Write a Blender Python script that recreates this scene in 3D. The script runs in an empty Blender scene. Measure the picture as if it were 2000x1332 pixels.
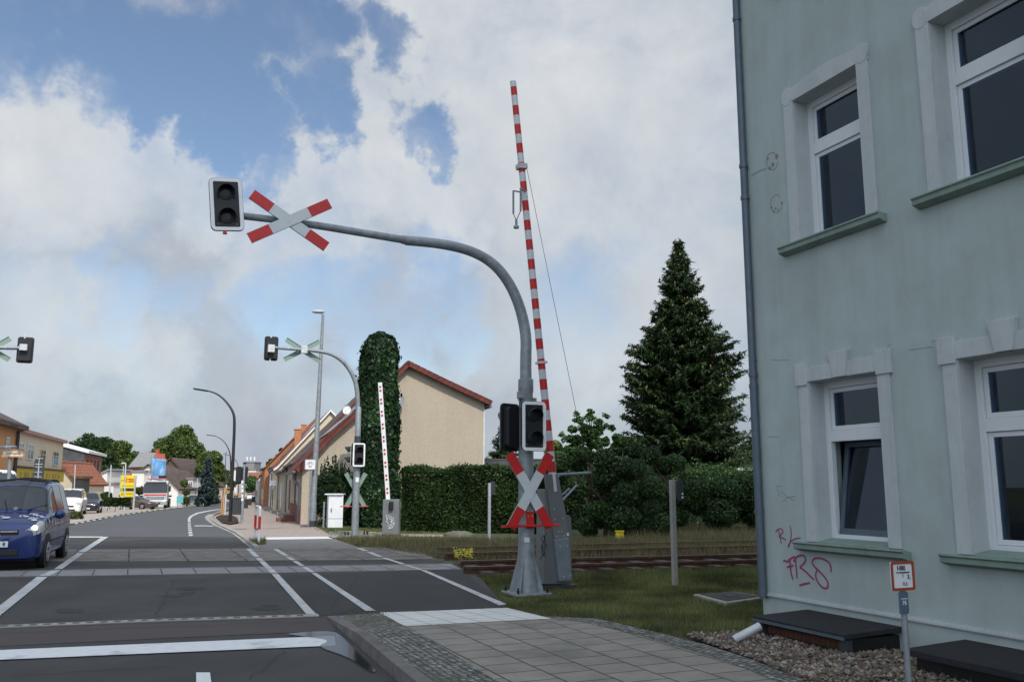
import bpy, bmesh, math, random
import numpy as np
from mathutils import Vector, Matrix
from math import sin, cos, tan, atan, atan2, pi, radians, sqrt, floor

# ------------------------------------------------------------------ camera, world, sun
SC = bpy.context.scene
F = 1700.0; TH = atan(282 / 1700.0); CT, ST = cos(TH), sin(TH)
CAMZ = 1.7
cam = bpy.data.cameras.new('camera'); cam.lens = 36 * F / 2000; cam.sensor_width = 36
cam.clip_start = 0.05; cam.clip_end = 6000
camo = bpy.data.objects.new('camera', cam); SC.collection.objects.link(camo)
camo.location = (0, 0, CAMZ); camo.rotation_euler = (pi / 2 + TH, 0, 0)
SC.camera = camo
SUN_AZ = Vector((0.40, -0.917, 0)).normalized(); SUN_EL = radians(46)
SUN_DIR = Vector((SUN_AZ.x * cos(SUN_EL), SUN_AZ.y * cos(SUN_EL), sin(SUN_EL)))
sun = bpy.data.lights.new('sun', 'SUN'); sun.energy = 3.3; sun.angle = radians(0.6); sun.color = (1.0, 0.94, 0.86)
suno = bpy.data.objects.new('sun', sun); SC.collection.objects.link(suno)
suno.rotation_euler = (-SUN_DIR).to_track_quat('-Z', 'Y').to_euler(); suno.location = SUN_DIR * 50
SC.view_settings.view_transform = 'Standard'; SC.view_settings.look = 'None'
SC.view_settings.exposure = 0.0; SC.view_settings.gamma = 1.0

def ray(px, py):
    a = (px - 1000) / F; b = (666 - py) / F
    return Vector((a, CT - b * ST, ST + b * CT))
ORG = Vector((0, 0, CAMZ))

def make_world():
    w = bpy.data.worlds.new('World'); SC.world = w; w.use_nodes = True
    nt = w.node_tree; N = nt.nodes; L = nt.links; N.clear()
    out = N.new('ShaderNodeOutputWorld')
    sky = N.new('ShaderNodeTexSky'); sky.sky_type = 'NISHITA'; sky.sun_disc = False
    sky.sun_elevation = SUN_EL; sky.sun_rotation = atan2(SUN_AZ.x, SUN_AZ.y)
    sky.air_density = 1.0; sky.dust_density = 1.0; sky.ozone_density = 1.0
    bg = N.new('ShaderNodeBackground'); bg.inputs['Strength'].default_value = 0.14
    L.new(sky.outputs[0], bg.inputs['Color'])
    tc = N.new('ShaderNodeTexCoord')
    def vm(op, a, b=None, sc=None):
        n = N.new('ShaderNodeVectorMath'); n.operation = op
        for i, x in enumerate((a, b)):
            if x is None: continue
            if hasattr(x, 'links'): L.new(x, n.inputs[i])
            else: n.inputs[i].default_value = x
        if sc is not None: n.inputs['Scale'].default_value = sc
        return n.outputs['Value'] if op == 'DOT_PRODUCT' else n.outputs['Vector']
    def mt(op, a, b=0.0, c=None, clamp=False):
        n = N.new('ShaderNodeMath'); n.operation = op; n.use_clamp = clamp
        for i, x in enumerate((a, b, c)):
            if x is None: continue
            if hasattr(x, 'links'): L.new(x, n.inputs[i])
            else: n.inputs[i].default_value = x
        return n.outputs[0]
    def noise(vec, s, d, r=0.55, dist=0.0, off=(0, 0, 0)):
        n = N.new('ShaderNodeTexNoise'); n.inputs['Scale'].default_value = s
        n.inputs['Detail'].default_value = d; n.inputs['Roughness'].default_value = r
        n.inputs['Distortion'].default_value = dist
        L.new(vm('ADD', vec, off), n.inputs['Vector']); return n
    def maprange(x, a, b, c=0.0, d=1.0, smooth=True):
        n = N.new('ShaderNodeMapRange'); n.interpolation_type = 'SMOOTHSTEP' if smooth else 'LINEAR'
        L.new(x, n.inputs[0])
        for i, v in enumerate((a, b, c, d)): n.inputs[1 + i].default_value = v
        return n.outputs[0]
    D = tc.outputs['Generated']
    # bulk warp of the direction, so that the cloud edges billow
    n1 = noise(D, 3.2, 6, 0.6, 0.0)
    w1 = vm('SCALE', vm('SUBTRACT', n1.outputs['Color'], (0.5, 0.5, 0.5)), sc=0.30)
    n2 = noise(D, 14.0, 8, 0.62, 0.0, (3, 1, 7))
    w2 = vm('SCALE', vm('SUBTRACT', n2.outputs['Color'], (0.5, 0.5, 0.5)), sc=0.12)
    DW = vm('NORMALIZE', vm('ADD', vm('ADD', D, w1), w2))
    def blobs(lst, vec):
        acc = None
        for (px, py, r, st) in lst:
            d = ray(px, py).normalized(); ang = r / F
            dt = vm('DOT_PRODUCT', vec, tuple(d))
            v = maprange(dt, cos(ang * 1.15), cos(ang * 0.25), 0.0, st)
            acc = v if acc is None else mt('MAXIMUM', acc, v)
        return acc
    blue = blobs([(100, 10, 100, .8), (220, 40, 120, 1), (340, 60, 140, 1), (460, 60, 140, 1), (570, 40, 130, 1), (650, 60, 90, .9), (770, 100, 60, .8), (800, 145, 60, .8), (270, 130, 90, .8),
                  (330, 190, 80, 1), (400, 190, 95, 1), (440, 265, 80, 1), (490, 230, 75, .8), (600, 225, 70, .9), (645, 190, 60, .8), (650, 265, 65, .9), (640, 130, 60, .7), (505, 305, 55, .8), (520, 355, 50, .6),
                  (850, 300, 60, .8), (835, 335, 45, .7), (870, 345, 40, .7), (790, 550, 90, .5), (690, 600, 100, .5), (610, 560, 90, .45), (770, 650, 90, .5), (880, 630, 80, .45), (250, 590, 100, .45),
                  (180, 520, 70, .4), (400, 600, 80, .3), (1120, 560, 120, .2), (-150, 200, 160, .5)], DW)
    fb = noise(D, 6.0, 10, 0.6, 0.3, (1.7, 4.2, 0.3)).outputs['Fac']
    # density of the cloud sheet: full minus the blue holes, torn by fractal noise
    dens = mt('SUBTRACT', mt('ADD', 0.97, mt('MULTIPLY', mt('SUBTRACT', fb, 0.5), 2.3)), mt('MULTIPLY', blue, 1.25))
    dens = maprange(dens, -0.22, 1.22, 0.0, 1.0)
    # bright and shaded parts of the cloud
    bright = blobs([(170, 260, 230, .9), (380, 330, 130, .95), (60, 120, 160, .5), (720, 320, 150, .95), (900, 150, 260, .85), (1180, 200, 420, .85), (1250, 600, 260, .6), (60, 600, 160, .9), (200, 680, 150, .8), (330, 740, 120, .6), (30, 760, 120, .7), (560, 480, 130, .7), (1000, 640, 150, .4),
                    (560, 180, 110, .6), (1050, 450, 200, .6), (820, 420, 130, .8), (1380, 400, 250, .6), (600, 380, 100, .7), (900, 700, 90, .4), (1330, 640, 150, .4)], DW)
    sh = noise(D, 4.0, 8, 0.58, 0.4, (9, 2, 5)).outputs['Fac']
    fine = noise(D, 15.0, 8, 0.6, 0.2, (2, 8, 1)).outputs['Fac']
    b = mt('ADD', mt('ADD', mt('MULTIPLY', bright, 0.62), maprange(sh, 0.3, 0.75, -0.10, 0.42, False)), mt('MULTIPLY', mt('SUBTRACT', fine, 0.5), 0.42), clamp=True)
    cr = N.new('ShaderNodeValToRGB'); e = cr.color_ramp.elements
    e[0].position = 0.0; e[0].color = (0.40, 0.45, 0.535, 1)
    e[1].position = 1.0; e[1].color = (0.80, 0.815, 0.83, 1)
    m = e.new(0.45); m.color = (0.565, 0.61, 0.66, 1)
    L.new(b, cr.inputs[0])
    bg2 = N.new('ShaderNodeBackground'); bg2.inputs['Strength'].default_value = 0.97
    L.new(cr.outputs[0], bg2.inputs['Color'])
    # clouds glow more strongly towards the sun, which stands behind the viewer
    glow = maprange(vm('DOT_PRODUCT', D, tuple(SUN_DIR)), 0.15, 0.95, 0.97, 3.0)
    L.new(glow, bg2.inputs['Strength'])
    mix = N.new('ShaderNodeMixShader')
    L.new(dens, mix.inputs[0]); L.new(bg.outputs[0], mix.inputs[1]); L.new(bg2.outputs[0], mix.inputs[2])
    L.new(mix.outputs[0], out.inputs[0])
make_world()

# ------------------------------------------------------------------ geometry helpers
def gz(y):
    if y < 37: return 0.0
    if y < 140: return -0.0143 * (y - 37)
    return -1.473
def G(px, py, dz=0.0):                       # where the line of sight meets the terrain
    d = ray(px, py); lo, hi = 0.5, 4000.0
    f = lambda t: CAMZ + t * d.z - gz(t * d.y) - dz
    if f(hi) > 0: return ORG + d * 900
    for _ in range(60):
        m = (lo + hi) / 2
        if f(m) > 0: lo = m
        else: hi = m
    return ORG + d * lo
def D(px, py, Y): d = ray(px, py); return ORG + d * (Y / d.y)
def PL(px, py, p0, n):
    d = ray(px, py); return ORG + d * ((p0 - ORG).dot(n) / d.dot(n))
U = Vector((-0.394, 0.919, 0)); V = Vector((0.919, 0.394, 0)); Z = Vector((0, 0, 1))   # along / across the street
U2 = Vector((-0.287, 0.958, 0)); V2 = Vector((0.958, 0.287, 0))
def XY(v): return Vector((v.x, v.y, 0))

class MB:
    def __init__(s): s.v = []; s.f = []; s.m = []
    def add(s, vs, fs, mi=0):
        o = len(s.v); s.v += [Vector(p) for p in vs]; s.f += [tuple(o + i for i in f) for f in fs]; s.m += [mi] * len(fs); return s
    def ob(s, o, a, b, c, mi=0):             # parallelepiped from a corner and three edge vectors
        o = Vector(o); a = Vector(a); b = Vector(b); c = Vector(c)
        if a.cross(b).dot(c) < 0: a, b = b, a
        vs = [o, o + a, o + a + b, o + b, o + c, o + a + c, o + a + b + c, o + b + c]
        return s.add(vs, [(3, 2, 1, 0), (4, 5, 6, 7), (0, 1, 5, 4), (1, 2, 6, 5), (2, 3, 7, 6), (3, 0, 4, 7)], mi)
    def cb(s, c, x, y, z, ax=Vector((1, 0, 0)), ay=Vector((0, 1, 0)), az=Z, mi=0):   # centred box
        return s.ob(Vector(c) - ax * x / 2 - ay * y / 2 - az * z / 2, ax * x, ay * y, az * z, mi)
    def tube(s, pts, rs, n=10, mi=0, caps=True):
        pts = [Vector(p) for p in pts]
        if not hasattr(rs, '__len__'): rs = [rs] * len(pts)
        rings = []; prev = None
        for i, p in enumerate(pts):
            t = (pts[min(i + 1, len(pts) - 1)] - pts[max(i - 1, 0)]).normalized()
            if prev is None:
                ref = Vector((1, 0, 0)) if abs(t.x) < 0.8 else Vector((0, 1, 0))
                a = t.cross(ref).normalized()
            else:
                a = (prev - t * prev.dot(t)).normalized()
            prev = a; b = t.cross(a)
            rings.append([p + (a * cos(2 * pi * k / n) + b * sin(2 * pi * k / n)) * rs[i] for k in range(n)])
        vs = [q for r in rings for q in r]; fs = []
        for i in range(len(pts) - 1):
            for k in range(n):
                k2 = (k + 1) % n
                fs.append((i * n + k, i * n + k2, (i + 1) * n + k2, (i + 1) * n + k))
        if caps:
            fs.append(tuple(range(n))[::-1]); fs.append(tuple((len(pts) - 1) * n + k for k in range(n)))
        return s.add(vs, fs, mi)
    def prism(s, pts, vec, mi=0):
        pts = [Vector(p) for p in pts]; vec = Vector(vec); n = len(pts)
        nr = Vector((0, 0, 0))
        for i in range(n): nr += pts[i].cross(pts[(i + 1) % n])
        if nr.dot(vec) < 0: pts = pts[::-1]
        vs = pts + [p + vec for p in pts]
        fs = [tuple(range(n))[::-1], tuple(range(n, 2 * n))]
        for i in range(n):
            j = (i + 1) % n; fs.append((i, j, n + j, n + i))
        return s.add(vs, fs, mi)
    def ring(s, outer, inner, vec, mi=0):    # frame between two outlines with equal counts
        n = len(outer); vec = Vector(vec)
        vs = [Vector(p) for p in outer] + [Vector(p) for p in inner]; vs += [p + vec for p in vs]
        fs = []
        for i in range(n):
            j = (i + 1) % n
            fs += [(i, j, n + j, n + i), (2 * n + i, 3 * n + i, 3 * n + j, 2 * n + j), (i, 2 * n + i, 2 * n + j, j), (n + i, n + j, 3 * n + j, 3 * n + i)]
        return s.add(vs, fs, mi)
    def ribbon(s, pts, w, nrm, off=0.004, mi=0):   # a painted stroke lying on a surface
        pts = [Vector(p) for p in pts]; q = []
        for i, p in enumerate(pts):
            t = (pts[min(i + 1, len(pts) - 1)] - pts[max(i - 1, 0)]).normalized(); a = t.cross(nrm).normalized() * w / 2
            q.append((p + a + nrm * off, p - a + nrm * off))
        for i in range(len(q) - 1):
            s.add([q[i][0], q[i][1], q[i + 1][1], q[i + 1][0]], [(0, 1, 2, 3)], mi)
        return s
    def ball(s, c, r, sc=(1, 1, 1), n=10, mi=0, jit=0, rng=None):
        c = Vector(c); vs = []; fs = []; m = n // 2 + 1
        for i in range(m + 1):
            for k in range(n):
                th = pi * i / m; ph = 2 * pi * k / n; rr = r * (1 + (rng.uniform(-jit, jit) if rng else 0))
                vs.append(c + Vector((sin(th) * cos(ph) * sc[0], sin(th) * sin(ph) * sc[1], cos(th) * sc[2])) * rr)
        for i in range(m):
            for k in range(n):
                k2 = (k + 1) % n; fs.append((i * n + k, (i + 1) * n + k, (i + 1) * n + k2, i * n + k2))
        return s.add(vs, fs, mi)
    def build(s, name, mats, parent=None, smooth=False, bevel=0, local=False, weld=False):
        me = bpy.data.meshes.new(name)
        inv = Matrix.Identity(4)
        if parent is not None and not local: inv = wmat(parent).inverted()
        me.from_pydata([inv @ p for p in s.v], [], s.f)
        if not isinstance(mats, (list, tuple)): mats = [mats]
        for m in mats: me.materials.append(m)
        if len(mats) > 1: me.polygons.foreach_set('material_index', s.m)
        if smooth:
            me.polygons.foreach_set('use_smooth', [True] * len(me.polygons))
        me.update()
        o = bpy.data.objects.new(name, me); SC.collection.objects.link(o)
        if parent is not None: o.parent = parent
        if smooth: me.set_sharp_from_angle(angle=radians(40))
        if bevel:
            bm = o.modifiers.new('bevel', 'BEVEL'); bm.width = bevel; bm.segments = 2; bm.limit_method = 'ANGLE'
        return o
def wmat(o):
    m = Matrix.LocRotScale(o.location, o.rotation_euler, o.scale)
    return wmat(o.parent) @ m if o.parent else m
def tag(o, label=None, cat=None, group=None, kind=None):
    if label: o['label'] = label
    if cat: o['category'] = cat
    if group: o['group'] = group
    if kind: o['kind'] = kind
    return o
def thing(name, label, cat, loc=(0, 0, 0), rz=0.0, group=None):
    o = bpy.data.objects.new(name, None); SC.collection.objects.link(o); o.empty_display_size = 0.2
    o.location = loc; o.rotation_euler = (0, 0, rz); return tag(o, label, cat, group)
def copy_tree(o, parent=None):
    c = o.copy(); SC.collection.objects.link(c); c.parent = parent
    for ch in [x for x in SC.objects if x.parent == o]: copy_tree(ch, c)
    return c
def chaikin(pts, it=2):
    for _ in range(it):
        q = [pts[0]]
        for a, b in zip(pts[:-1], pts[1:]): q += [a * .75 + b * .25, a * .25 + b * .75]
        pts = q + [pts[-1]]
    return pts
def rrect(c, r, u, w, h, rad, k=5):          # rounded rectangle outline in the plane (r,u)
    o = []
    for cx, cy, a0 in ((w / 2 - rad, h / 2 - rad, 0), (-w / 2 + rad, h / 2 - rad, 90), (-w / 2 + rad, -h / 2 + rad, 180), (w / 2 - rad, -h / 2 + rad, 270)):
        for i in range(k + 1):
            a = radians(a0 + 90 * i / k); o.append(c + r * (cx + rad * cos(a)) + u * (cy + rad * sin(a)))
    return o
def text(s, size, origin, right, up, m, parent, name='lettering', ext=0.002, width=None, label=None, bold=0.0):
    cu = bpy.data.curves.new(name, 'FONT'); cu.body = s; cu.size = size; cu.extrude = ext; cu.offset = bold
    cu.align_x = 'CENTER'; cu.align_y = 'CENTER'
    t = bpy.data.objects.new(name, cu); SC.collection.objects.link(t)
    bpy.context.view_layer.update()
    me = bpy.data.meshes.new_from_object(t.evaluated_get(bpy.context.evaluated_depsgraph_get()))
    bpy.data.objects.remove(t)
    right = right.normalized(); up = up.normalized(); n = right.cross(up)
    xs = [v.co.x for v in me.vertices]; k = 1.0
    if width and xs and max(xs) > min(xs): k = width / (max(xs) - min(xs))
    inv = wmat(parent).inverted() if parent else Matrix.Identity(4)
    for v in me.vertices:
        v.co = inv @ (origin + right * v.co.x * k + up * v.co.y + n * v.co.z)
    me.materials.clear(); me.materials.append(m); me.update()
    o = bpy.data.objects.new(name, me); SC.collection.objects.link(o); o.parent = parent
    return o

# ------------------------------------------------------------------ materials
def mat(name, col, rough=0.75, metal=0.0, var=0.12, scale=4.0, bump=0.0, bscale=60.0, big=0.0, bigscale=0.6, spec=0.4, stain=None, stainpos=(0.55, 0.7), coat=0.0):
    m = bpy.data.materials.new(name); m.use_nodes = True; nt = m.node_tree; N = nt.nodes; L = nt.links
    p = N['Principled BSDF']; p.inputs['Roughness'].default_value = rough; p.inputs['Metallic'].default_value = metal
    p.inputs['Specular IOR Level'].default_value = spec
    if coat: p.inputs['Coat Weight'].default_value = coat; p.inputs['Coat Roughness'].default_value = 0.05
    g = N.new('ShaderNodeNewGeometry'); pos = g.outputs['Position']
    def noise(s, d=5, r=.6):
        n = N.new('ShaderNodeTexNoise'); n.inputs['Scale'].default_value = s; n.inputs['Detail'].default_value = d; n.inputs['Roughness'].default_value = r
        L.new(pos, n.inputs['Vector']); return n.outputs['Fac']
    def mixc(f, a, b, typ='MIX'):
        n = N.new('ShaderNodeMix'); n.data_type = 'RGBA'; n.blend_type = typ
        if hasattr(f, 'links'): L.new(f, n.inputs[0])
        else: n.inputs[0].default_value = f
        for i, x in ((6, a), (7, b)):
            if hasattr(x, 'links'): L.new(x, n.inputs[i])
            else: n.inputs[i].default_value = tuple(x)[:3] + (1,)
        return n.outputs[2]
    def mr(x, a, b, c, d):
        n = N.new('ShaderNodeMapRange'); L.new(x, n.inputs[0])
        for i, v in enumerate((a, b, c, d)): n.inputs[1 + i].default_value = v
        return n.outputs[0]
    c = mixc(mr(noise(scale), .3, .7, 0, 1), [x * (1 - var) for x in col], [min(1, x * (1 + var)) for x in col])
    if big: c = mixc(mr(noise(bigscale, 4, .55), .35, .68, 0, big), c, [x * .45 for x in col])
    if stain: c = mixc(mr(noise(bigscale * 2.3, 6, .65), stainpos[0], stainpos[1], 0, .8), c, stain)
    L.new(c, p.inputs['Base Color'])
    if bump:
        b = N.new('ShaderNodeBump'); b.inputs['Strength'].default_value = bump; b.inputs['Distance'].default_value = 0.02
        L.new(noise(bscale, 4), b.inputs['Height']); L.new(b.outputs[0], p.inputs['Normal'])
    m['p'] = 1
    return m
def brickmat(name, c1, c2, mortar, bw, bh, ms, ax, ay, rough=.85, bump=.4, offset=.5, var=.25, nscale=3.0, dirt=None, squash=1.0, bias=0.0, warp=0.0):
    m = bpy.data.materials.new(name); m.use_nodes = True; nt = m.node_tree; N = nt.nodes; L = nt.links
    p = N['Principled BSDF']; p.inputs['Roughness'].default_value = rough; p.inputs['Specular IOR Level'].default_value = .3
    g = N.new('ShaderNodeNewGeometry')
    def dot(a):
        n = N.new('ShaderNodeVectorMath'); n.operation = 'DOT_PRODUCT'; L.new(g.outputs['Position'], n.inputs[0]); n.inputs[1].default_value = tuple(a); return n.outputs['Value']
    cx = N.new('ShaderNodeCombineXYZ'); L.new(dot(ax), cx.inputs[0]); L.new(dot(ay), cx.inputs[1])
    vec_ = cx.outputs[0]
    if warp:
        wn = N.new('ShaderNodeTexNoise'); wn.inputs['Scale'].default_value = 9; L.new(g.outputs['Position'], wn.inputs['Vector'])
        ws = N.new('ShaderNodeVectorMath'); ws.operation = 'SCALE'; L.new(wn.outputs['Color'], ws.inputs[0]); ws.inputs['Scale'].default_value = warp
        wa = N.new('ShaderNodeVectorMath'); L.new(cx.outputs[0], wa.inputs[0]); L.new(ws.outputs[0], wa.inputs[1]); vec_ = wa.outputs[0]
    b = N.new('ShaderNodeTexBrick'); L.new(vec_, b.inputs['Vector']); b.offset = offset
    b.inputs['Color1'].default_value = tuple(c1) + (1,); b.inputs['Color2'].default_value = tuple(c2) + (1,); b.inputs['Mortar'].default_value = tuple(mortar) + (1,)
    b.inputs['Scale'].default_value = 1; b.inputs['Brick Width'].default_value = bw; b.inputs['Row Height'].default_value = bh; b.inputs['Mortar Size'].default_value = ms
    b.inputs['Mortar Smooth'].default_value = .3; b.inputs['Bias'].default_value = bias
    n = N.new('ShaderNodeTexNoise'); n.inputs['Scale'].default_value = nscale; n.inputs['Detail'].default_value = 7; n.inputs['Roughness'].default_value = .65; L.new(g.outputs['Position'], n.inputs['Vector'])
    r = N.new('ShaderNodeMapRange'); L.new(n.outputs['Fac'], r.inputs[0])
    for i, v in enumerate((.3, .7, 1 - var, 1 + var)): r.inputs[1 + i].default_value = v
    mx = N.new('ShaderNodeVectorMath'); mx.operation = 'SCALE'; L.new(b.outputs['Color'], mx.inputs[0]); L.new(r.outputs[0], mx.inputs['Scale'])
    col = mx.outputs['Vector']
    if dirt:
        n3 = N.new('ShaderNodeTexNoise'); n3.inputs['Scale'].default_value = .9; n3.inputs['Detail'].default_value = 6; L.new(g.outputs['Position'], n3.inputs['Vector'])
        r3 = N.new('ShaderNodeMapRange'); L.new(n3.outputs['Fac'], r3.inputs[0])
        for i, v in enumerate((.55, .68, 0, .7)): r3.inputs[1 + i].default_value = v
        mm = N.new('ShaderNodeMix'); mm.data_type = 'RGBA'; L.new(r3.outputs[0], mm.inputs[0]); L.new(col, mm.inputs[6]); mm.inputs[7].default_value = tuple(dirt) + (1,); col = mm.outputs[2]
    L.new(col, p.inputs['Base Color'])
    if bump:
        bp = N.new('ShaderNodeBump'); bp.inputs['Strength'].default_value = bump; bp.inputs['Distance'].default_value = .01; bp.invert = True
        L.new(b.outputs['Fac'], bp.inputs['Height']); L.new(bp.outputs[0], p.inputs['Normal'])
    return m
def leafmat(name, cols, rough=.55, trans=.25, lo=.75, hi=1.25, ns=1.1):
    m = bpy.data.materials.new(name); m.use_nodes = True; nt = m.node_tree; N = nt.nodes; L = nt.links
    p = N['Principled BSDF']; p.inputs['Roughness'].default_value = rough; p.inputs['Specular IOR Level'].default_value = .25
    g = N.new('ShaderNodeNewGeometry'); cr = N.new('ShaderNodeValToRGB'); L.new(g.outputs['Random Per Island'], cr.inputs[0])
    e = cr.color_ramp.elements; e[0].color = tuple(cols[0]) + (1,); e[1].color = tuple(cols[-1]) + (1,)
    for i, c in enumerate(cols[1:-1]): x = e.new((i + 1) / (len(cols) - 1)); x.color = tuple(c) + (1,)
    n = N.new('ShaderNodeTexNoise'); n.inputs['Scale'].default_value = ns; n.inputs['Detail'].default_value = 3; L.new(g.outputs['Position'], n.inputs['Vector'])
    r = N.new('ShaderNodeMapRange'); L.new(n.outputs['Fac'], r.inputs[0])
    for i, v in enumerate((.35, .65, lo, hi)): r.inputs[1 + i].default_value = v
    s = N.new('ShaderNodeVectorMath'); s.operation = 'SCALE'; L.new(cr.outputs[0], s.inputs[0]); L.new(r.outputs[0], s.inputs['Scale'])
    L.new(s.outputs[0], p.inputs['Base Color'])
    t = N.new('ShaderNodeBsdfTranslucent'); L.new(s.outputs[0], t.inputs['Color'])
    mx = N.new('ShaderNodeMixShader'); mx.inputs[0].default_value = trans
    L.new(p.outputs[0], mx.inputs[1]); L.new(t.outputs[0], mx.inputs[2]); L.new(mx.outputs[0], N['Material Output'].inputs[0])
    return m
def glassmat(name, tint=(.6, .65, .68), ior=1.5):
    m = bpy.data.materials.new(name); m.use_nodes = True; nt = m.node_tree; N = nt.nodes; L = nt.links
    N.remove(N['Principled BSDF'])
    t = N.new('ShaderNodeBsdfTransparent'); t.inputs[0].default_value = tint + (1,)
    g = N.new('ShaderNodeBsdfGlossy'); g.inputs['Roughness'].default_value = .01; g.inputs['Color'].default_value = (.72, .86, 1, 1)
    f = N.new('ShaderNodeFresnel'); f.inputs[0].default_value = ior
    mx = N.new('ShaderNodeMixShader'); L.new(f.outputs[0], mx.inputs[0]); L.new(t.outputs[0], mx.inputs[1]); L.new(g.outputs[0], mx.inputs[2])
    L.new(mx.outputs[0], N['Material Output'].inputs[0]); return m
def emit(name, col, st):
    m = bpy.data.materials.new(name); m.use_nodes = True; p = m.node_tree.nodes['Principled BSDF']
    p.inputs['Emission Color'].default_value = tuple(col) + (1,); p.inputs['Emission Strength'].default_value = st; return m

M = {}
M['galv'] = mat('galvanised_steel', (.27, .30, .32), .5, .25, .22, 9, .15, 40, big=.25, bigscale=2)
M['galv_light'] = mat('light_galvanised', (.50, .53, .54), .5, .2, .15, 8)
M['darkgrey'] = mat('dark_grey_paint', (.045, .05, .057), .45, 0, .1, 5)
M['black'] = mat('black_plastic', (.012, .013, .015), .5, 0, .1, 10)
M['lens'] = mat('dark_lens', (.012, .012, .013), .3, 0, .1, 5, spec=.25)
M['white'] = mat('white_enamel', (.74, .76, .77), .4, 0, .06, 5, big=.12, bigscale=3)
M['border_white'] = mat('signal_border_white', (.78, .79, .80), .4, 0, .03, 9)
M['refl_white'] = mat('reflective_white', (.56, .59, .60), .4, 0, .05, 9)
M['red'] = mat('red_sign_film', (.50, .022, .020), .4, 0, .1, 9)
M['cabinet'] = mat('grey_cabinet_paint', (.17, .18, .185), .55, 0, .1, 4, .05, 80, big=.3, bigscale=1.5)
M['cabinet_blue'] = mat('bluish_steel_box', (.20, .24, .27), .5, .2, .12, 12)
M['signback'] = mat('sign_back_green', (.20, .29, .235), .55, 0, .08, 6)
M['concrete'] = mat('concrete', (.33, .32, .29), .85, 0, .15, 6, .3, 50, big=.3)
M['wood'] = mat('stake_wood', (.48, .27, .12), .75, 0, .2, 8)
M['bark'] = mat('bark', (.09, .065, .045), .9, 0, .3, 6, .6, 20)
M['soil'] = mat('bark_mulch', (.035, .018, .013), .95, 0, .4, 14, .8, 30)
M['blackpole'] = mat('anthracite_paint', (.018, .02, .024), .45, 0, .08, 5)
M['rust'] = mat('rusty_rail', (.085, .042, .028), .75, .2, .35, 7, .3, 40)
M['railtop'] = mat('rail_head', (.20, .15, .13), .4, .6, .2, 7)
M['leaf_hedge'] = leafmat('hedge_leaf', [(.016, .034, .010), (.028, .058, .014), (.045, .085, .020)])
M['leaf_ivy'] = leafmat('ivy_leaf', [(.008, .022, .009), (.014, .040, .013), (.030, .075, .022)], .42)
M['leaf_bush'] = leafmat('bush_leaf', [(.020, .040, .016), (.038, .078, .024), (.07, .125, .04)])
M['leaf_maple'] = leafmat('maple_leaf', [(.035, .08, .022), (.07, .15, .04), (.13, .23, .08)])
M['leaf_tree'] = leafmat('tree_leaf', [(.045, .075, .020), (.085, .13, .032), (.13, .18, .05)])
M['leaf_tree_dark'] = leafmat('dark_tree_leaf', [(.015, .035, .012), (.03, .06, .02), (.05, .085, .025)])
M['leaf_yew'] = leafmat('yew_needle', [(.010, .025, .010), (.018, .042, .014), (.03, .065, .02)])
M['needle'] = leafmat('fir_needle', [(.020, .040, .017), (.035, .066, .024), (.060, .098, .034)], trans=.1)
M['needle_blue'] = leafmat('blue_spruce_needle', [(.05, .08, .08), (.08, .12, .12)], trans=.1)
M['cone'] = leafmat('fir_cone', [(.16, .10, .05), (.26, .18, .09)], trans=.05)
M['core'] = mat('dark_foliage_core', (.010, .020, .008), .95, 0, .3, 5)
M['grass'] = leafmat('grass_blade', [(.06, .095, .025), (.10, .14, .036), (.16, .16, .06), (.21, .17, .09)], .7, .2, .5, 1.5, .9)
M['drygrass'] = leafmat('dry_grass_blade', [(.10, .11, .045), (.20, .155, .085), (.30, .22, .13), (.07, .10, .035), (.09, .12, .045)], .8, .2)
M['rooftile_red'] = brickmat('red_roof_tile', (.14, .034, .024), (.10, .027, .02), (.09, .025, .02), .25, .26, .03, U2, V2 * .7 - Z * .7, .7, 1)
M['rooftile_orange'] = brickmat('orange_roof_tile', (.33, .12, .07), (.26, .10, .06), (.14, .06, .04), .3, .3, .03, U2, Z, .7, 1)
M['rooftile_brown'] = brickmat('brown_roof_tile', (.13, .10, .085), (.10, .075, .065), (.05, .04, .035), .3, .3, .03, V2, Z, .8, 1)
M['solar'] = mat('solar_panel', (.03, .035, .05), .15, 0, .1, 5)
M['winframe'] = mat('upvc_frame', (.66, .69, .71), .35, 0, .03, 5)
M['winframe_beige'] = mat('painted_frame', (.5, .46, .4), .5, 0, .05, 5)
M['glass'] = glassmat('window_glass', (.45, .56, .68), ior=1.75)
M['farglass'] = mat('far_window_glass', (.03, .035, .04), .08, 0, .1, 2, spec=.7)
M['carglass'] = mat('car_glass', (.018, .022, .026), .05, 0, .1, 2, spec=.7)
M['tyre'] = mat('tyre_rubber', (.016, .016, .017), .85, 0, .2, 20)
M['rim'] = mat('wheel_rim', (.35, .36, .37), .35, .6, .1, 20)
M['chrome'] = mat('chrome', (.7, .7, .7), .15, 1, .05, 5)
M['lamp_lit'] = emit('lit_headlight_bulb', (1.0, .8, .55), 9)
M['headlight'] = mat('headlight_glass', (.42, .44, .42), .12, 0, .25, 25, spec=.7)
M['darkroom'] = mat('dark_room', (.02, .022, .024), .9)
M['curtain'] = mat('net_curtain', (.17, .23, .31), .9, 0, .3, 3)
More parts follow.
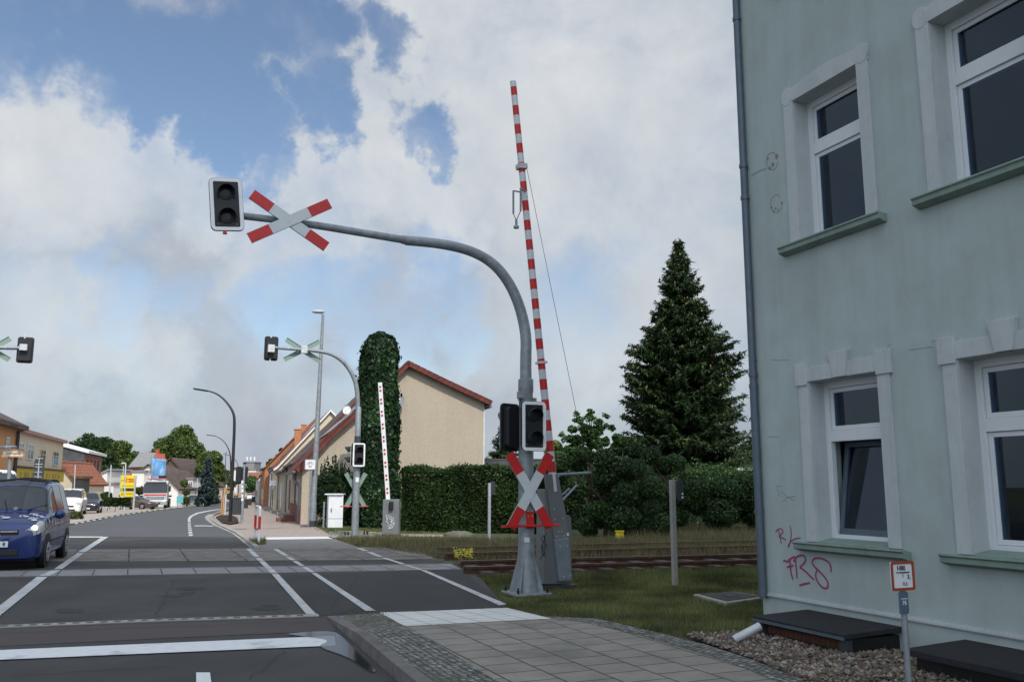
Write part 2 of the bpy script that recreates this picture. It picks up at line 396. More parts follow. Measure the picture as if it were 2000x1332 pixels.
# ------------------------------------------------------------------ ground sheets
def sheet(name, pts, dz, m, kind='structure', parent=None, label=None, cat=None, zf=None, cuts=()):
    bm = bmesh.new()
    f = bm.faces.new([bm.verts.new((p[0], p[1], 0)) for p in pts])
    f.normal_update()
    bmesh.ops.triangulate(bm, faces=[f], ngon_method='EAR_CLIP')
    for y in (37, 140):
        bmesh.ops.bisect_plane(bm, geom=bm.verts[:] + bm.edges[:] + bm.faces[:], plane_co=(0, y, 0), plane_no=(0, 1, 0), dist=1e-4)
    for (co_, no_) in cuts: bmesh.ops.bisect_plane(bm, geom=bm.verts[:] + bm.edges[:] + bm.faces[:], plane_co=(co_.x, co_.y, 0), plane_no=(no_.x, no_.y, 0), dist=1e-4)
    bmesh.ops.recalc_face_normals(bm, faces=bm.faces[:])
    for f in bm.faces:
        if f.normal.z < 0: f.normal_flip()
    for v in bm.verts: v.co.z = gz(v.co.y) + (zf(v.co) if zf else dz)
    me = bpy.data.meshes.new(name); bm.to_mesh(me); bm.free(); me.materials.append(m)
    o = bpy.data.objects.new(name, me); SC.collection.objects.link(o)
    if parent: o.parent = parent
    if kind: o['kind'] = kind
    if label: o['label'] = label
    return o
def gp(l, dz=0.0): return [G(x, y, dz) for x, y in l]

M['soilground'] = mat('meadow_soil', (.065, .075, .035), .95, 0, .35, 3, .6, 25, stain=(.12, .10, .065), bigscale=.35)
M['farfield'] = M['soilground']
M['asphalt'] = mat('asphalt', (.070, .068, .066), .85, 0, .32, 110, .5, 160, big=.6, bigscale=.75, spec=.3)
M['asphalt_new'] = mat('smooth_asphalt', (.088, .091, .096), .85, 0, .12, 60, .35, 160, big=.22, bigscale=.3)
M['asphalt_red'] = mat('reddish_asphalt', (.082, .066, .063), .85, 0, .16, 60, .5, 160, big=.3, bigscale=.5)
M['asphalt_dark'] = mat('patched_asphalt', (.048, .047, .046), .9, 0, .2, 40, .7, 100, big=.4, bigscale=.8)
M['paint'] = mat('road_paint', (.50, .51, .50), .7, 0, .12, 12, .3, 90, big=.35, bigscale=2.2, stain=(.11, .11, .11), stainpos=(.54, .72))
M['paint_new'] = mat('fresh_road_paint', (.66, .67, .67), .6, 0, .08, 12, .2, 90, stain=(.22, .22, .22), stainpos=(.58, .74))
M['slab_near'] = brickmat('sidewalk_slab', (.25, .228, .195), (.215, .198, .17), (.055, .055, .045), .36, .42, .010, U, V, bump=.9, offset=0.5, var=.18, dirt=(.11, .115, .10))
M['tactile'] = brickmat('tactile_slab', (.60, .61, .57), (.56, .57, .54), (.30, .30, .27), .3, .3, .010, V, U, bump=.8, offset=0, var=.08)
M['pinkpave'] = brickmat('pinkish_paver', (.36, .30, .26), (.31, .255, .225), (.22, .18, .16), .2, .1, .008, V2, U2, bump=.4, var=.2)
M['greypave'] = brickmat('grey_paver', (.235, .22, .205), (.20, .19, .175), (.10, .095, .09), .2, .1, .01, V, U, bump=.5, var=.2)
M['beigepave'] = brickmat('beige_paver', (.40, .35, .30), (.35, .31, .27), (.25, .22, .2), .2, .2, .008, V2, U2, bump=.3, var=.2)
M['cobble'] = brickmat('small_cobble', (.27, .26, .245), (.10, .10, .10), (.05, .055, .04), .075, .065, .010, U, V, bump=.7, var=.6, nscale=11, offset=.37, dirt=(.07, .08, .045), warp=.06)
M['kerb'] = brickmat('kerb_stone', (.17, .155, .145), (.13, .12, .112), (.07, .07, .06), 1.0, 3, .012, U, V, bump=.5, offset=0, var=.3)
M['trackslab'] = brickmat('track_slab', (.185, .165, .145), (.15, .135, .12), (.04, .035, .03), 1.25, 3.0, .02, V, U, bump=.6, offset=0, var=.35, dirt=(.08, .075, .065))
M['trackslab_light'] = brickmat('light_track_slab', (.235, .235, .235), (.20, .20, .20), (.05, .05, .05), .62, 3.0, .014, V, U, bump=.6, offset=0, var=.2, dirt=(.15, .135, .12))
M['ballast'] = mat('ballast', (.075, .058, .047), .95, 0, .5, 22, 1, 30)
M['stones'] = leafmat('garden_pebble', [(.06, .05, .04), (.13, .105, .085), (.30, .27, .23), (.14, .085, .06), (.09, .08, .07)], .8, 0)

big = [(-1500, -60), (1500, -60), (1500, 3000), (-1500, 3000)]
sheet('ground', big, -0.03, M['soilground'])
K1 = G(636, 1205); K2 = G(778, 1332); kd = (K2 - K1).normalized(); KB = K1 + kd * 22
road = [KB, K1] + gp([(735, 1199), (992, 1188), (940, 1130), (905, 1106), (800, 1081), (700, 1070), (490, 1071), (458, 1041), (426, 1027), (410, 1013), (417, 1004),
        (440, 994), (462, 982), (476, 974), (484, 970), (478, 970), (462, 974.5), (440, 978), (400, 986), (306, 997), (230, 1008), (138, 1026), (60, 1030)]) + [Vector((-60, 36, 0)), Vector((-60, -12, 0))]
sheet('road', road, 0.0, M['asphalt'])
# newer asphalt beyond the crossing
sheet('road_surface_patch', gp([(492, 1050), (458, 1040.5), (426, 1026.5), (411, 1013), (417.5, 1004.5), (440, 994.5), (462, 982.5), (476, 974.5), (462, 975), (440, 978.5), (400, 986.5), (306, 997.5), (230, 1008.5), (138, 1026.5), (60, 1030.5), (-160, 1036), (-160, 1046), (100, 1047), (400, 1049)]), 0.004, M['asphalt_new'])
sheet('road_surface_band', gp([(-400, 1240), (-400, 1268), (0, 1262), (460, 1240), (655, 1232), (638, 1206), (0, 1228)]), 0.004, M['asphalt_red'])
sheet('crossing_surface', gp([(628, 1202), (740, 1196), (990, 1186), (900, 1112), (540, 1124)]), 0.004, M['asphalt_dark'])

# track slabs and rails in the crossing
def row(pts): return [G(*p) for p in pts]
ft = row([(-400, 1074), (0, 1073.5), (380, 1072), (722, 1069), (800, 1068)]); fbm = row([(-400, 1096), (0, 1097), (380, 1096), (722, 1094), (850, 1092)])
sheet('track_panel', ft + fbm[::-1], 0.008, M['trackslab'])
nt_ = row([(-400, 1119), (0, 1115.5), (380, 1109.5), (760, 1103), (880, 1100.5)]); nb_ = row([(-400, 1130), (0, 1126.5), (380, 1121), (760, 1114), (900, 1111)])
sheet('track_panel', nt_ + nb_[::-1], 0.008, M['trackslab_light'])
def interp_line(pts, ext=0): return pts
R_near = row([(-900, 1130), (0, 1127.5), (380, 1122), (760, 1115), (900, 1112)]) ; 
def railroad(near_pts, flangeonly, name, label):
    pass
# rails flush in the road: steel strips with a groove beside them
def flush_rail(pts, name, label, grp):
    a = [p + Vector((0, 0, .0)) for p in pts]
    mb = MB()
    for i in range(len(a) - 1):
        t = (a[i + 1] - a[i]).normalized(); n = Vector((-t.y, t.x, 0))
        mb.ob(a[i] - n * .035 + Z * -.08, a[i + 1] - a[i], n * .07, Z * .094)
    o = mb.build(name, M['railtop']); tag(o, label, 'rail', grp)
    g = MB()
    for i in range(len(a) - 1):
        t = (a[i + 1] - a[i]).normalized(); n = Vector((-t.y, t.x, 0))
        g.ob(a[i] + n * .035 + Z * .0, a[i + 1] - a[i], n * .06, Z * .011)
    g.build('flangeway', M['black'], o)
    return o
def toZ(l, dz): return [p + Z * dz for p in l]
def rail_raised(pts, label, grp):
    mb = MB(); mats = [M['rust'], M['railtop']]
    for i in range(len(pts) - 1):
        a, b = pts[i], pts[i + 1]; t = (b - a); n = Vector((-t.y, t.x, 0)).normalized()
        mb.ob(a - n * .07 + Z * -.14, t, n * .14, Z * .03); mb.ob(a - n * .012 - Z * .11, t, n * .024, Z * .095); mb.ob(a - n * .035 - Z * .02, t, n * .07, Z * .045, 0)
        mb.ob(a - n * .034 + Z * .025, t, n * .068, Z * .003, 1)
    return tag(mb.build('rail', mats), label, 'rail', grp)
GR = 'rails of the railway line'
flush_rail(row([(-300, 1080), (76, 1079), (380, 1077.5), (722, 1074.5), (850, 1072)]), 'rail', 'flush steel rail across the road, farthest of the four', GR)
flush_rail(row([(-300, 1092), (76, 1091.5), (380, 1090.5), (722, 1089), (870, 1086)]), 'rail', 'flush steel rail across the road, second farthest, with weeds in its groove', GR)
flush_rail(row([(-300, 1118), (0, 1115.5), (380, 1109.5), (760, 1103), (900, 1100.5)]), 'rail', 'flush steel rail along the far edge of the light slabs', GR)
flush_rail(row([(-300, 1130), (0, 1127.5), (380, 1121.5), (760, 1115), (905, 1112)]), 'rail', 'flush steel rail along the near edge of the light slabs', GR)
# beyond the crossing the track runs in ballast; trench the rails a little proud of the soil
def dirline(x0, y0, x1, y1, ext=14, h=.11): a = G(x0, y0, h); b = G(x1, y1, h); return [a, b, b + (b - a).normalized() * ext]
ra = dirline(900, 1097, 1475, 1083); rb = dirline(905, 1109, 1475, 1094.5); rc = dirline(855, 1071, 1475, 1056); rd = dirline(870, 1082, 1475, 1066)
sheet('track_bed', [G(890, 1093), G(1475, 1078), G(1475, 1078) + XY(ra[1] - ra[0]).normalized() * 14, G(1475, 1107) + XY(rb[1] - rb[0]).normalized() * 14, G(1475, 1107), G(915, 1123)], -0.012, M['ballast'])
rail_raised(rb, 'rusty raised rail beside the grass verge, nearest of the track', GR)
rail_raised(ra, 'rusty raised rail, second one behind the grass verge', GR)
rail_raised(rc, 'rusty rail sunk in dry grass, farthest from the verge', GR)
rail_raised(rd, 'rusty rail sunk in dry grass, nearer one of the overgrown track', GR)
sl = MB(); 
for k in range(34):
    p = rb[0] + (rb[1] - rb[0]).normalized() * (.3 + .62 * k); t = (rb[1] - rb[0]).normalized(); n = Vector((-t.y, t.x, 0))
    sl.ob(p - n * .5 - Z * .17, t * .24, n * 2.4, Z * .115)
tag(sl.build('sleepers', M['ballast']), 'dark worn sleepers under the nearer railway track', kind='stuff', cat='sleepers')

# painted markings
def mark(name, l, dz=.012, m='paint', px=True): return sheet(name, gp(l) if px else l, dz, M[m])
mark('lane_line', [(0, 1183), (0, 1203), (93, 1127), (72, 1127)]); mark('lane_line', [(-330, 1440), (-270, 1440), (0, 1204), (0, 1182)])
mark('lane_line', [(76, 1125), (97, 1125), (119, 1113.5), (103, 1113.5)]); mark('lane_line', [(105, 1112), (121, 1112), (164, 1080.5), (151, 1080.5)])
mark('lane_line', [(152, 1079), (166, 1079), (212, 1048.5), (200, 1048.5)])
mark('stop_line_far', [(-100, 1047), (200, 1048), (204, 1050.5), (-100, 1050)], .014)
mark('stop_line', [(-500, 1287), (0, 1271), (653, 1243), (656, 1262), (0, 1290), (-500, 1309)], .012, 'paint_new')
mark('centre_dash', [(383, 1315), (410, 1315), (424, 1420), (383, 1420)], .012, 'paint_new')
def dashes(L1, L2, segs, dz=.012):
    for (t0, t1) in segs:
        q = []
        for L, t in ((L1, t0), (L2, t0), (L2, t1), (L1, t1)):
            n = len(L) - 1; k = min(int(t * n), n - 1); f = t * n - k
            q.append((L[k][0] + (L[k + 1][0] - L[k][0]) * f, L[k][1] + (L[k + 1][1] - L[k][1]) * f))
        mark('crossing_line', q, dz)
dashes([(481, 1072), (530, 1121), (598, 1200)], [(490, 1072), (543, 1121), (617, 1200)], [(0, .16), (.18, .24), (.25, .40), (.41, .495), (.505, 1)])
dashes([(534, 1073), (607, 1119), (714, 1194)], [(543, 1073), (617, 1119), (734, 1194)], [(0, .14), (.16, .23), (.25, .36), (.38, .495), (.505, 1)])
dashes([(695, 1071), (745, 1090), (821, 1114), (898, 1149), (975, 1183)], [(707, 1071), (754, 1090), (831, 1114), (906, 1149), (990, 1181)], [(0, .07), (.1, .22), (.25, .38), (.39, .49), (.5, 1)])
for i, (y0, y1, xa, xb) in enumerate([(1043.5, 1047, 368.5, 376.5), (1038.5, 1042, 368, 375.5), (1034, 1037, 367.5, 374.8), (1030, 1032.5, 367, 374), (1026, 1028.5, 366.8, 373.3), (1022, 1024.4, 366.8, 372.8)]):
    mark('cycle_lane_dash', [(xa, y0), (xb, y0), (xb - .3, y1), (xa, y1)])
mark('cycle_lane_line', [(367, 1020), (372.6, 1020), (371.5, 1014), (376, 1008.5), (388, 1003), (408, 998.5), (430, 995), (429.5, 993.8), (406, 997), (384, 1001.3), (371, 1007.5), (366.5, 1013)])
mark('cycle_lane_line', [(380, 1026.2), (398, 1026), (416, 1027), (416, 1028.5), (398, 1027.8), (380, 1028)])
for i in range(22):
    a, b = i / 22, (i + .55) / 22
    Lx = [(145, 1022.2), (230, 1005.8), (306, 995.3), (400, 984.4)]
    def ev(t):
        k = min(int(t * 3), 2); f = t * 3 - k; return (Lx[k][0] + (Lx[k + 1][0] - Lx[k][0]) * f, Lx[k][1] + (Lx[k + 1][1] - Lx[k][1]) * f)
    p, q = ev(a), ev(b); w = 1.7 - i * .045
    mark('edge_line_dash', [(p[0], p[1]), (q[0], q[1]), (q[0] + 2, q[1] + w), (p[0] + 2, p[1] + w)], .012)

# fine cracks and sealed joints in the old asphalt
rk = random.Random(5); mb = MB()
for (x0, y0, x1, y1) in ((0, 1236, 620, 1214), (20, 1320, 350, 1300), (120, 1190, 420, 1165), (300, 1215, 340, 1130), (640, 1190, 700, 1128), (0, 1148, 260, 1140), (420, 1180, 560, 1150), (740, 1180, 880, 1168), (480, 1330, 560, 1270)):
    n = 14; pts = [G(x0 + (x1 - x0) * i / n + rk.uniform(-6, 6), y0 + (y1 - y0) * i / n + rk.uniform(-1.6, 1.6)) + Z * .004 for i in range(n + 1)]; mb.ribbon(pts, rk.uniform(.005, .011), Z, .0045)
tag(mb.build('road_cracks', M['asphalt_dark']), kind='structure')
for i in range(6):
    cx, cy = rk.uniform(60, 560), rk.uniform(1132, 1196); w = rk.uniform(14, 46); h = w * rk.uniform(.10, .2)
    P0 = gp([(cx + w * cos(2 * pi * k / 11) * rk.uniform(.6, 1.2), cy + h * sin(2 * pi * k / 11) * rk.uniform(.6, 1.2)) for k in range(11)]); sheet('road_patch', chaikin([XY(p) for p in P0 + P0[:1]], 1)[:-1], .0035 + .0003 * i / 3, M['asphalt_dark'])
# drainage channel
ch = [G(-500, 1243), G(0, 1224), G(280, 1212.5), G(560, 1204), G(622, 1201.5)]
mb = MB(); sl2 = MB()
for i in range(len(ch) - 1): 
    t = ch[i + 1] - ch[i]; n = Vector((-t.y, t.x, 0)).normalized(); mb.ob(ch[i] - n * .09 - Z * .05, t, n * .18, Z * .062)
dr = tag(mb.build('drain_channel', M['concrete']), 'long concrete drain channel with slotted grating across the near road', 'drain')
tot = (ch[-1] - ch[1]).length; td = (ch[-1] - ch[1]).normalized(); nn = Vector((-td.y, td.x, 0)); 
for k in range(int(tot / .16)):
    p = None; s_ = k * .16
    acc = 0
    for i in range(1, len(ch) - 1):
        l = (ch[i + 1] - ch[i]).length
        if acc + l >= s_: p = ch[i] + (ch[i + 1] - ch[i]).normalized() * (s_ - acc); break
        acc += l
    if p: MB().ob(p - nn * .04 + Z * .009, td * .08, nn * .08, Z * .006).build('grating_slot', M['black'], dr)

# near pavement (kerb, cobbles, slabs, tactile strip)
def zs(v):                                   # the pavement ramps up from the crossing
    t = (v - K1).dot(kd); return 0.014 + 0.105 * max(0, min(1, t / 2.2))
def gps(l):
    o = []
    for x, y in l:
        p = G(x, y)
        for _ in range(3): p = G(x, y, zs(XY(p)))
        o.append(p)
    return o
kb1 = [K1 + kd * t for t in (0, 1.1, 2.2, 6, 12, 22)]; nk = Vector((-kd.y, kd.x, 0)); nk = nk if nk.x > 0 else -nk
mb = MB()
for i in range(5):
    a, b = kb1[i], kb1[i + 1]; za, zb = zs(a), zs(b)
    vs = [a - Z * .1, b - Z * .1, b + nk * .14 - Z * .1, a + nk * .14 - Z * .1, a + Z * za + nk * .012, b + Z * zb + nk * .012, b + nk * .14 + Z * zb, a + nk * .14 + Z * za]
    mb.add(vs, [(0, 1, 2, 3), (4, 7, 6, 5), (0, 4, 5, 1), (1, 5, 6, 2), (2, 6, 7, 3), (3, 7, 4, 0)])
tag(mb.build('kerb', M['kerb']), kind='structure')
def strip_world(pts, m, name, off=0): return sheet(name, pts, 0, m, zf=lambda c: zs(Vector((c.x, c.y, 0))) + off, cuts=((XY(K1), kd), (XY(K1 + kd * 2.2), kd)))
cA = K1 + nk * .14; cB = cA + kd * 20
wcob = (G(742, 1196) - cA).dot(nk)
tl = gps([(742, 1196)])[0]; bl = gps([(790, 1223)])[0]
side = gps([(976, 1332)])[0]
sd = XY(side - bl).normalized(); farE = bl + sd * 20
strip_world([XY(cA), XY(cB), XY(farE), XY(bl), XY(tl)], M['cobble'], 'cobble_strip')
tr = gps([(990, 1187)])[0]; br = gps([(1078, 1208)])[0]
strip_world([XY(tl), XY(bl), XY(br), XY(tr)], M['tactile'], 'tactile_paving', .004)
edge = gps([(1078, 1208), (1150, 1217), (1250, 1241), (1345, 1268), (1430, 1295), (1520, 1332)])
edir = XY(edge[-1] - edge[-2]).normalized()
strip_world([XY(bl)] + [XY(p) for p in edge] + [XY(edge[-1] + edir * 14), XY(farE)], M['slab_near'], 'sidewalk')
# a strip of small cobbles edges the slabs
e2 = gps([(1065, 1204), (1160, 1208), (1265, 1231), (1380, 1259), (1475, 1290), (1570, 1332)])
strip_world([XY(p) for p in edge] + [XY(edge[-1] + edir * 14), XY(e2[-1] + edir * 14)] + [XY(p) for p in e2[::-1]], M['cobble'], 'cobble_edging', .004)

# far pavement
sheet('far_sidewalk_ramp', gp([(490, 1071), (470, 1056), (476, 1050), (516, 1054), (648, 1051), (704, 1070)]), .006, M['greypave'])
sheet('far_sidewalk', gp([(426, 1026), (458, 1040), (478, 1052), (516, 1054), (650, 1048), (622, 1033), (600, 1040), (640, 1034), (600, 1022), (572, 1010), (556, 1000), (537, 988), (520, 979), (505, 972), (489, 970.5), (478, 976), (462, 988), (446, 999), (425, 1005), (415, 1009)]
      if False else [(426, 1026), (458, 1040), (478, 1052), (516, 1054), (650, 1048), (632, 1036), (610, 1027), (572, 1010), (556, 1000), (537, 988), (520, 979), (505, 972), (489, 970.5), (478, 976), (462, 988), (446, 999), (425, 1005), (415, 1009)]), .010, M['pinkpave'])
mark('far_tactile_paving', [(515, 1050), (640, 1048.5), (650, 1052.8), (521, 1054.5)], .016, 'paint_new')
kp = gp([(497, 1071), (478, 1056), (458, 1041.5), (440, 1033), (426, 1027), (413, 1017), (410, 1011), (416, 1005), (430, 999), (446, 993), (462, 984)])
mb = MB()
for a, b in zip(kp[:-1], kp[1:]):
    t = b - a; n = Vector((t.y, -t.x, 0)).normalized(); mb.ob(a - Z * .05, t, n * .13, Z * .11)
tag(mb.build('far_kerb', M['concrete']), kind='structure')
sheet('gutter', gp([(478, 1061), (452, 1041), (434, 1033), (418, 1027), (402, 1015), (400, 1009), (408, 1004), (416, 1004), (410, 1010), (413, 1017), (426, 1027), (440, 1033), (458, 1041), (484, 1060)]), .011, M['concrete'])
sheet('planting_bed', gp([(421, 1011), (433, 1006), (455, 1008), (464, 1013), (466, 1023), (448, 1025.5), (433, 1022)]), .06, M['soil'])
sheet('parking_area', gp([(455, 974.3), (440, 976.8), (400, 984), (306, 995), (230, 1005), (138, 1023), (60, 1028), (-300, 1033), (-300, 992), (0, 990), (150, 986), (250, 979), (400, 973.5)]), .010, M['beigepave'])
sheet('gravel_path', gp([(648, 1050), (640, 1037), (700, 1036), (800, 1042), (905, 1044), (900, 1048), (760, 1047)]), -.004, M['concrete'])

# puddle beside the kerb
def watermat():
    m = bpy.data.materials.new('puddle_water'); m.use_nodes = True; nt = m.node_tree; N = nt.nodes; L = nt.links
    p = N['Principled BSDF']; p.inputs['Base Color'].default_value = (.03, .03, .032, 1); p.inputs['Roughness'].default_value = .03; p.inputs['IOR'].default_value = 1.33
    t = N.new('ShaderNodeBsdfTransparent'); g = N.new('ShaderNodeBsdfGlossy'); g.inputs['Roughness'].default_value = .09
    n = N.new('ShaderNodeTexNoise'); n.inputs['Scale'].default_value = 2.5; b = N.new('ShaderNodeBump'); b.inputs['Strength'].default_value = .05; b.inputs['Distance'].default_value = .01
    L.new(n.outputs[0], b.inputs['Height']); L.new(b.outputs[0], g.inputs['Normal'])
    f = N.new('ShaderNodeFresnel'); f.inputs[0].default_value = 1.33
    mx = N.new('ShaderNodeMixShader'); t.inputs[0].default_value = (.55, .55, .57, 1)
    L.new(f.outputs[0], mx.inputs[0]); L.new(t.outputs[0], mx.inputs[1]); L.new(g.outputs[0], mx.inputs[2]); L.new(mx.outputs[0], N['Material Output'].inputs[0]); return m
M['water'] = watermat()
pd = [(560, 1240), (600, 1236), (650, 1234), (666, 1243), (684, 1262), (704, 1280), (722, 1297), (736, 1312), (728, 1316), (706, 1304), (690, 1292), (672, 1283), (652, 1276), (634, 1270), (622, 1262), (640, 1256), (636, 1250), (600, 1246)]
pp = chaikin([XY(p) for p in gp(pd + pd[:1])], 2)[:-1]
sheet('puddle', pp, .017, M['water'])

# ------------------------------------------------------------------ grass and pebbles
RNG = np.random.default_rng(7)
def inside(poly, P):
    x, y = P[:, 0], P[:, 1]; r = np.zeros(len(P), bool); n = len(poly)
    for i in range(n):
        x1, y1 = poly[i][0], poly[i][1]; x2, y2 = poly[(i + 1) % n][0], poly[(i + 1) % n][1]
        c = ((y1 > y) != (y2 > y)) & (x < (x2 - x1) * (y - y1) / ((y2 - y1) if y2 != y1 else 1e-9) + x1); r ^= c
    return r
def scatter(poly, n):
    xs = [p[0] for p in poly]; ys = [p[1] for p in poly]; out = np.zeros((0, 2))
    while len(out) < n:
        P = np.column_stack([RNG.uniform(min(xs), max(xs), n * 2), RNG.uniform(min(ys), max(ys), n * 2)]); out = np.vstack([out, P[inside(poly, P)]])
    return out[:n]
def mesh_np(name, V_, nper, m, parent=None, smooth=False):
    me = bpy.data.meshes.new(name); nv = len(V_); nf = nv // nper
    me.vertices.add(nv); me.vertices.foreach_set('co', V_.astype(np.float32).ravel())
    me.loops.add(nv); me.loops.foreach_set('vertex_index', np.arange(nv, dtype=np.int32))
    me.polygons.add(nf); me.polygons.foreach_set('loop_start', np.arange(0, nv, nper, dtype=np.int32))
    me.update(calc_edges=True); me.materials.append(m)
    o = bpy.data.objects.new(name, me); SC.collection.objects.link(o)
    if parent is not None:
        o.parent = parent; inv = wmat(parent).inverted(); me.transform(inv)
    return o
def blades(name, P, h0, h1, w, m, z0=-.03, label=None):
    n = len(P); zz = np.array([gz(y) for y in P[:, 1]]) + z0; a = RNG.uniform(0, 2 * pi, n); h = RNG.uniform(h0, h1, n); ln = RNG.uniform(.1, .6, n) * h; b = RNG.uniform(0, 2 * pi, n)
    dx = np.cos(a) * w / 2; dy = np.sin(a) * w / 2; V_ = np.zeros((n, 3, 3))
    V_[:, 0] = np.column_stack([P[:, 0] - dx, P[:, 1] - dy, zz]); V_[:, 1] = np.column_stack([P[:, 0] + dx, P[:, 1] + dy, zz]); V_[:, 2] = np.column_stack([P[:, 0] + np.cos(b) * ln, P[:, 1] + np.sin(b) * ln, zz + h])
    o = mesh_np(name, V_.reshape(-1, 3), 3, m); return tag(o, label, 'grass', kind='stuff')
bw_edge = [(p.x, p.y) for p in e2[:-1]]
verge = [(p.x, p.y) for p in gp([(1075, 1204), (992, 1187), (960, 1150), (935, 1126), (1475, 1109), (1900, 1100), (1900, 1180), (1500, 1250), (1345, 1243), (1250, 1224), (1160, 1205)])]
blades('verge_grass', scatter(verge, 120000), .025, .075, .010, M['grass'], label='short patchy green grass on the verge beside the building')
tall = [(p.x, p.y) for p in gp([(935, 1126), (1475, 1108), (1900, 1099), (1900, 1120), (1475, 1125), (1000, 1140)])]
blades('verge_grass_taller', scatter(tall, 16000), .06, .16, .012, M['grass'], label='taller green grass along the near rail')
mid = [(p.x, p.y) for p in gp([(800, 1080), (650, 1052), (760, 1049), (960, 1056), (1475, 1050), (1900, 1045), (1900, 1060), (1475, 1079), (900, 1094)])]
blades('dry_grass', scatter(mid, 70000), .06, .24, .014, M['drygrass'], label='tall dry grass overgrowing the farther track')
strip = [(p.x, p.y) for p in gp([(1240, 1054), (1180, 1042), (1180, 1035), (1475, 1030), (1900, 1026), (1900, 1050), (1475, 1060)])]
blades('tall_dry_grass', scatter(strip, 20000),   .15, .42, .016, M['drygrass'], label='knee high dry grass in front of the bushes')
gfar = [(p.x, p.y) for p in gp([(612, 1034), (625, 1026), (900, 1026), (900, 1042), (650, 1046), (640, 1055), (660, 1048), (780, 1050), (960, 1056), (1000, 1075), (830, 1085), (710, 1070)])]
blades('low_grass', scatter(gfar, 26000), .03, .10, .012, M['grass'], label='short green grass round the farther barrier machine')
ss = [(p.x, p.y) for p in gp([(560, 1195), (742, 1190), (745, 1200), (640, 1208)])]
weeds = [(p.x, p.y) for p in gp([(735, 1199), (790, 1226), (820, 1222), (760, 1196)])]
cobpoly = [(p.x, p.y) for p in (cA, cA + kd * 3.2, bl + sd * 3.2, bl, tl)]
blades('cobble_weeds', scatter(cobpoly, 1100), .008, .025, .008, M['grass'], z0=.07, label='moss and small weeds between the kerbside cobbles')
# pebbles by the building
peb = [(p.x, p.y) for p in gp([(1345, 1244), (1470, 1238), (1500, 1200), (1900, 1300), (1900, 1480), (1570, 1345), (1475, 1292), (1385, 1262)])]
P = scatter(peb, 9000); n = len(P); mb = None
base = np.array([[1, 0, 0], [0, 1, 0], [-1, 0, 0], [0, -1, 0], [0, 0, .7], [0, 0, -.7]], float); tri = [(0, 1, 4), (1, 2, 4), (2, 3, 4), (3, 0, 4)]
sz = RNG.uniform(.008, .036, (n, 1, 1)) * RNG.uniform(.7, 1.3, (n, 1, 3)); an = RNG.uniform(0, 2 * pi, n)
vv = base[None] * sz; c_, s_ = np.cos(an)[:, None], np.sin(an)[:, None]
vx = vv[:, :, 0] * c_ - vv[:, :, 1] * s_; vy = vv[:, :, 0] * s_ + vv[:, :, 1] * c_
VV = np.stack([vx + P[:, 0:1], vy + P[:, 1:2], vv[:, :, 2] + .03 + RNG.uniform(-.01, .02, (n, 1))], 2)
me = bpy.data.meshes.new('pebbles'); fs = (np.array(tri)[None] + (np.arange(n) * 6)[:, None, None]).reshape(-1, 3)
me.from_pydata(VV.reshape(-1, 3).tolist(), [], fs.tolist()); me.materials.append(M['stones']); o = bpy.data.objects.new('pebbles', me); SC.collection.objects.link(o)
tag(o, 'pale gravel stones along the foot of the green building', 'gravel', kind='stuff')
sheet('gravel_bed', [Vector((p[0], p[1], 0)) for p in peb], .02, M['soil'])
blades('gravel_weeds', scatter(peb, 700), .03, .10, .012, M['grass'], z0=.02, label='sparse weeds among the gravel by the building')
fall = scatter(verge, 260)
# ------------------------------------------------------------------ level crossing signals
def signal_head(root, c, f, w=.44, h=.84, back=False, name='signal_head', tilt=0.0, vis=.09):
    """two-lens road signal: back plate with white rim, housing, lenses and visors; c centre of the front, f facing direction"""
    f = f.normalized(); u = Z; r = u.cross(f).normalized()      # r to the viewer's right when facing the head
    if tilt: u = (Z + r * tilt).normalized(); r = u.cross(f).normalized()
    mb = MB(); O = rrect(c, r, u, w, h, .075); I = rrect(c, r, u, w - .115, h - .115, .02)
    mb.prism(O, -f * .03, 0)
    mb.prism([p - f * .031 for p in rrect(c, r, u, w - .10, h - .13, .05)], -f * .13, 0)
    hd = mb.build(name, M['black'], root)
    fr = MB(); fr.ring(rrect(c + f * .002, r, u, w - .012, h - .012, .07), I, f * .010); fr.build('white_border', M['border_white'], hd)
    for k in (.17, -.19):
        cc = c + u * k; ln = MB(); ln.tube([cc + f * .002, cc + f * .012, cc + f * .02], [.105, .10, .05], 20); ln.build('lens', M['lens'], hd)
        v = MB(); n = 18
        ro, ri = .125, .117; vs = []; fs = []
        for i in range(n + 1):
            a = radians(-35 + 250 * i / n); L = vis * (1 + .5 * sin(a))
            for rr, ff in ((ro, 0), (ro, L), (ri, L), (ri, 0)): vs.append(cc + r * rr * cos(a) + u * rr * sin(a) + f * (ff + .002) - u * ff * .12)
        for i in range(n):
            for j in range(4): fs.append((i * 4 + j, i * 4 + (j + 1) % 4, i * 4 + 4 + (j + 1) % 4, i * 4 + 4 + j))
        v.add(vs, fs); v.build('visor', M['black'], hd, smooth=True)
    for sx in (-1, 1): sc = MB(); sc.cb(c + r * sx * .13 - u * (h / 2 - .10), .012, .012, .02, r, f, u); sc.build('latch', M['galv'], hd)
    return hd
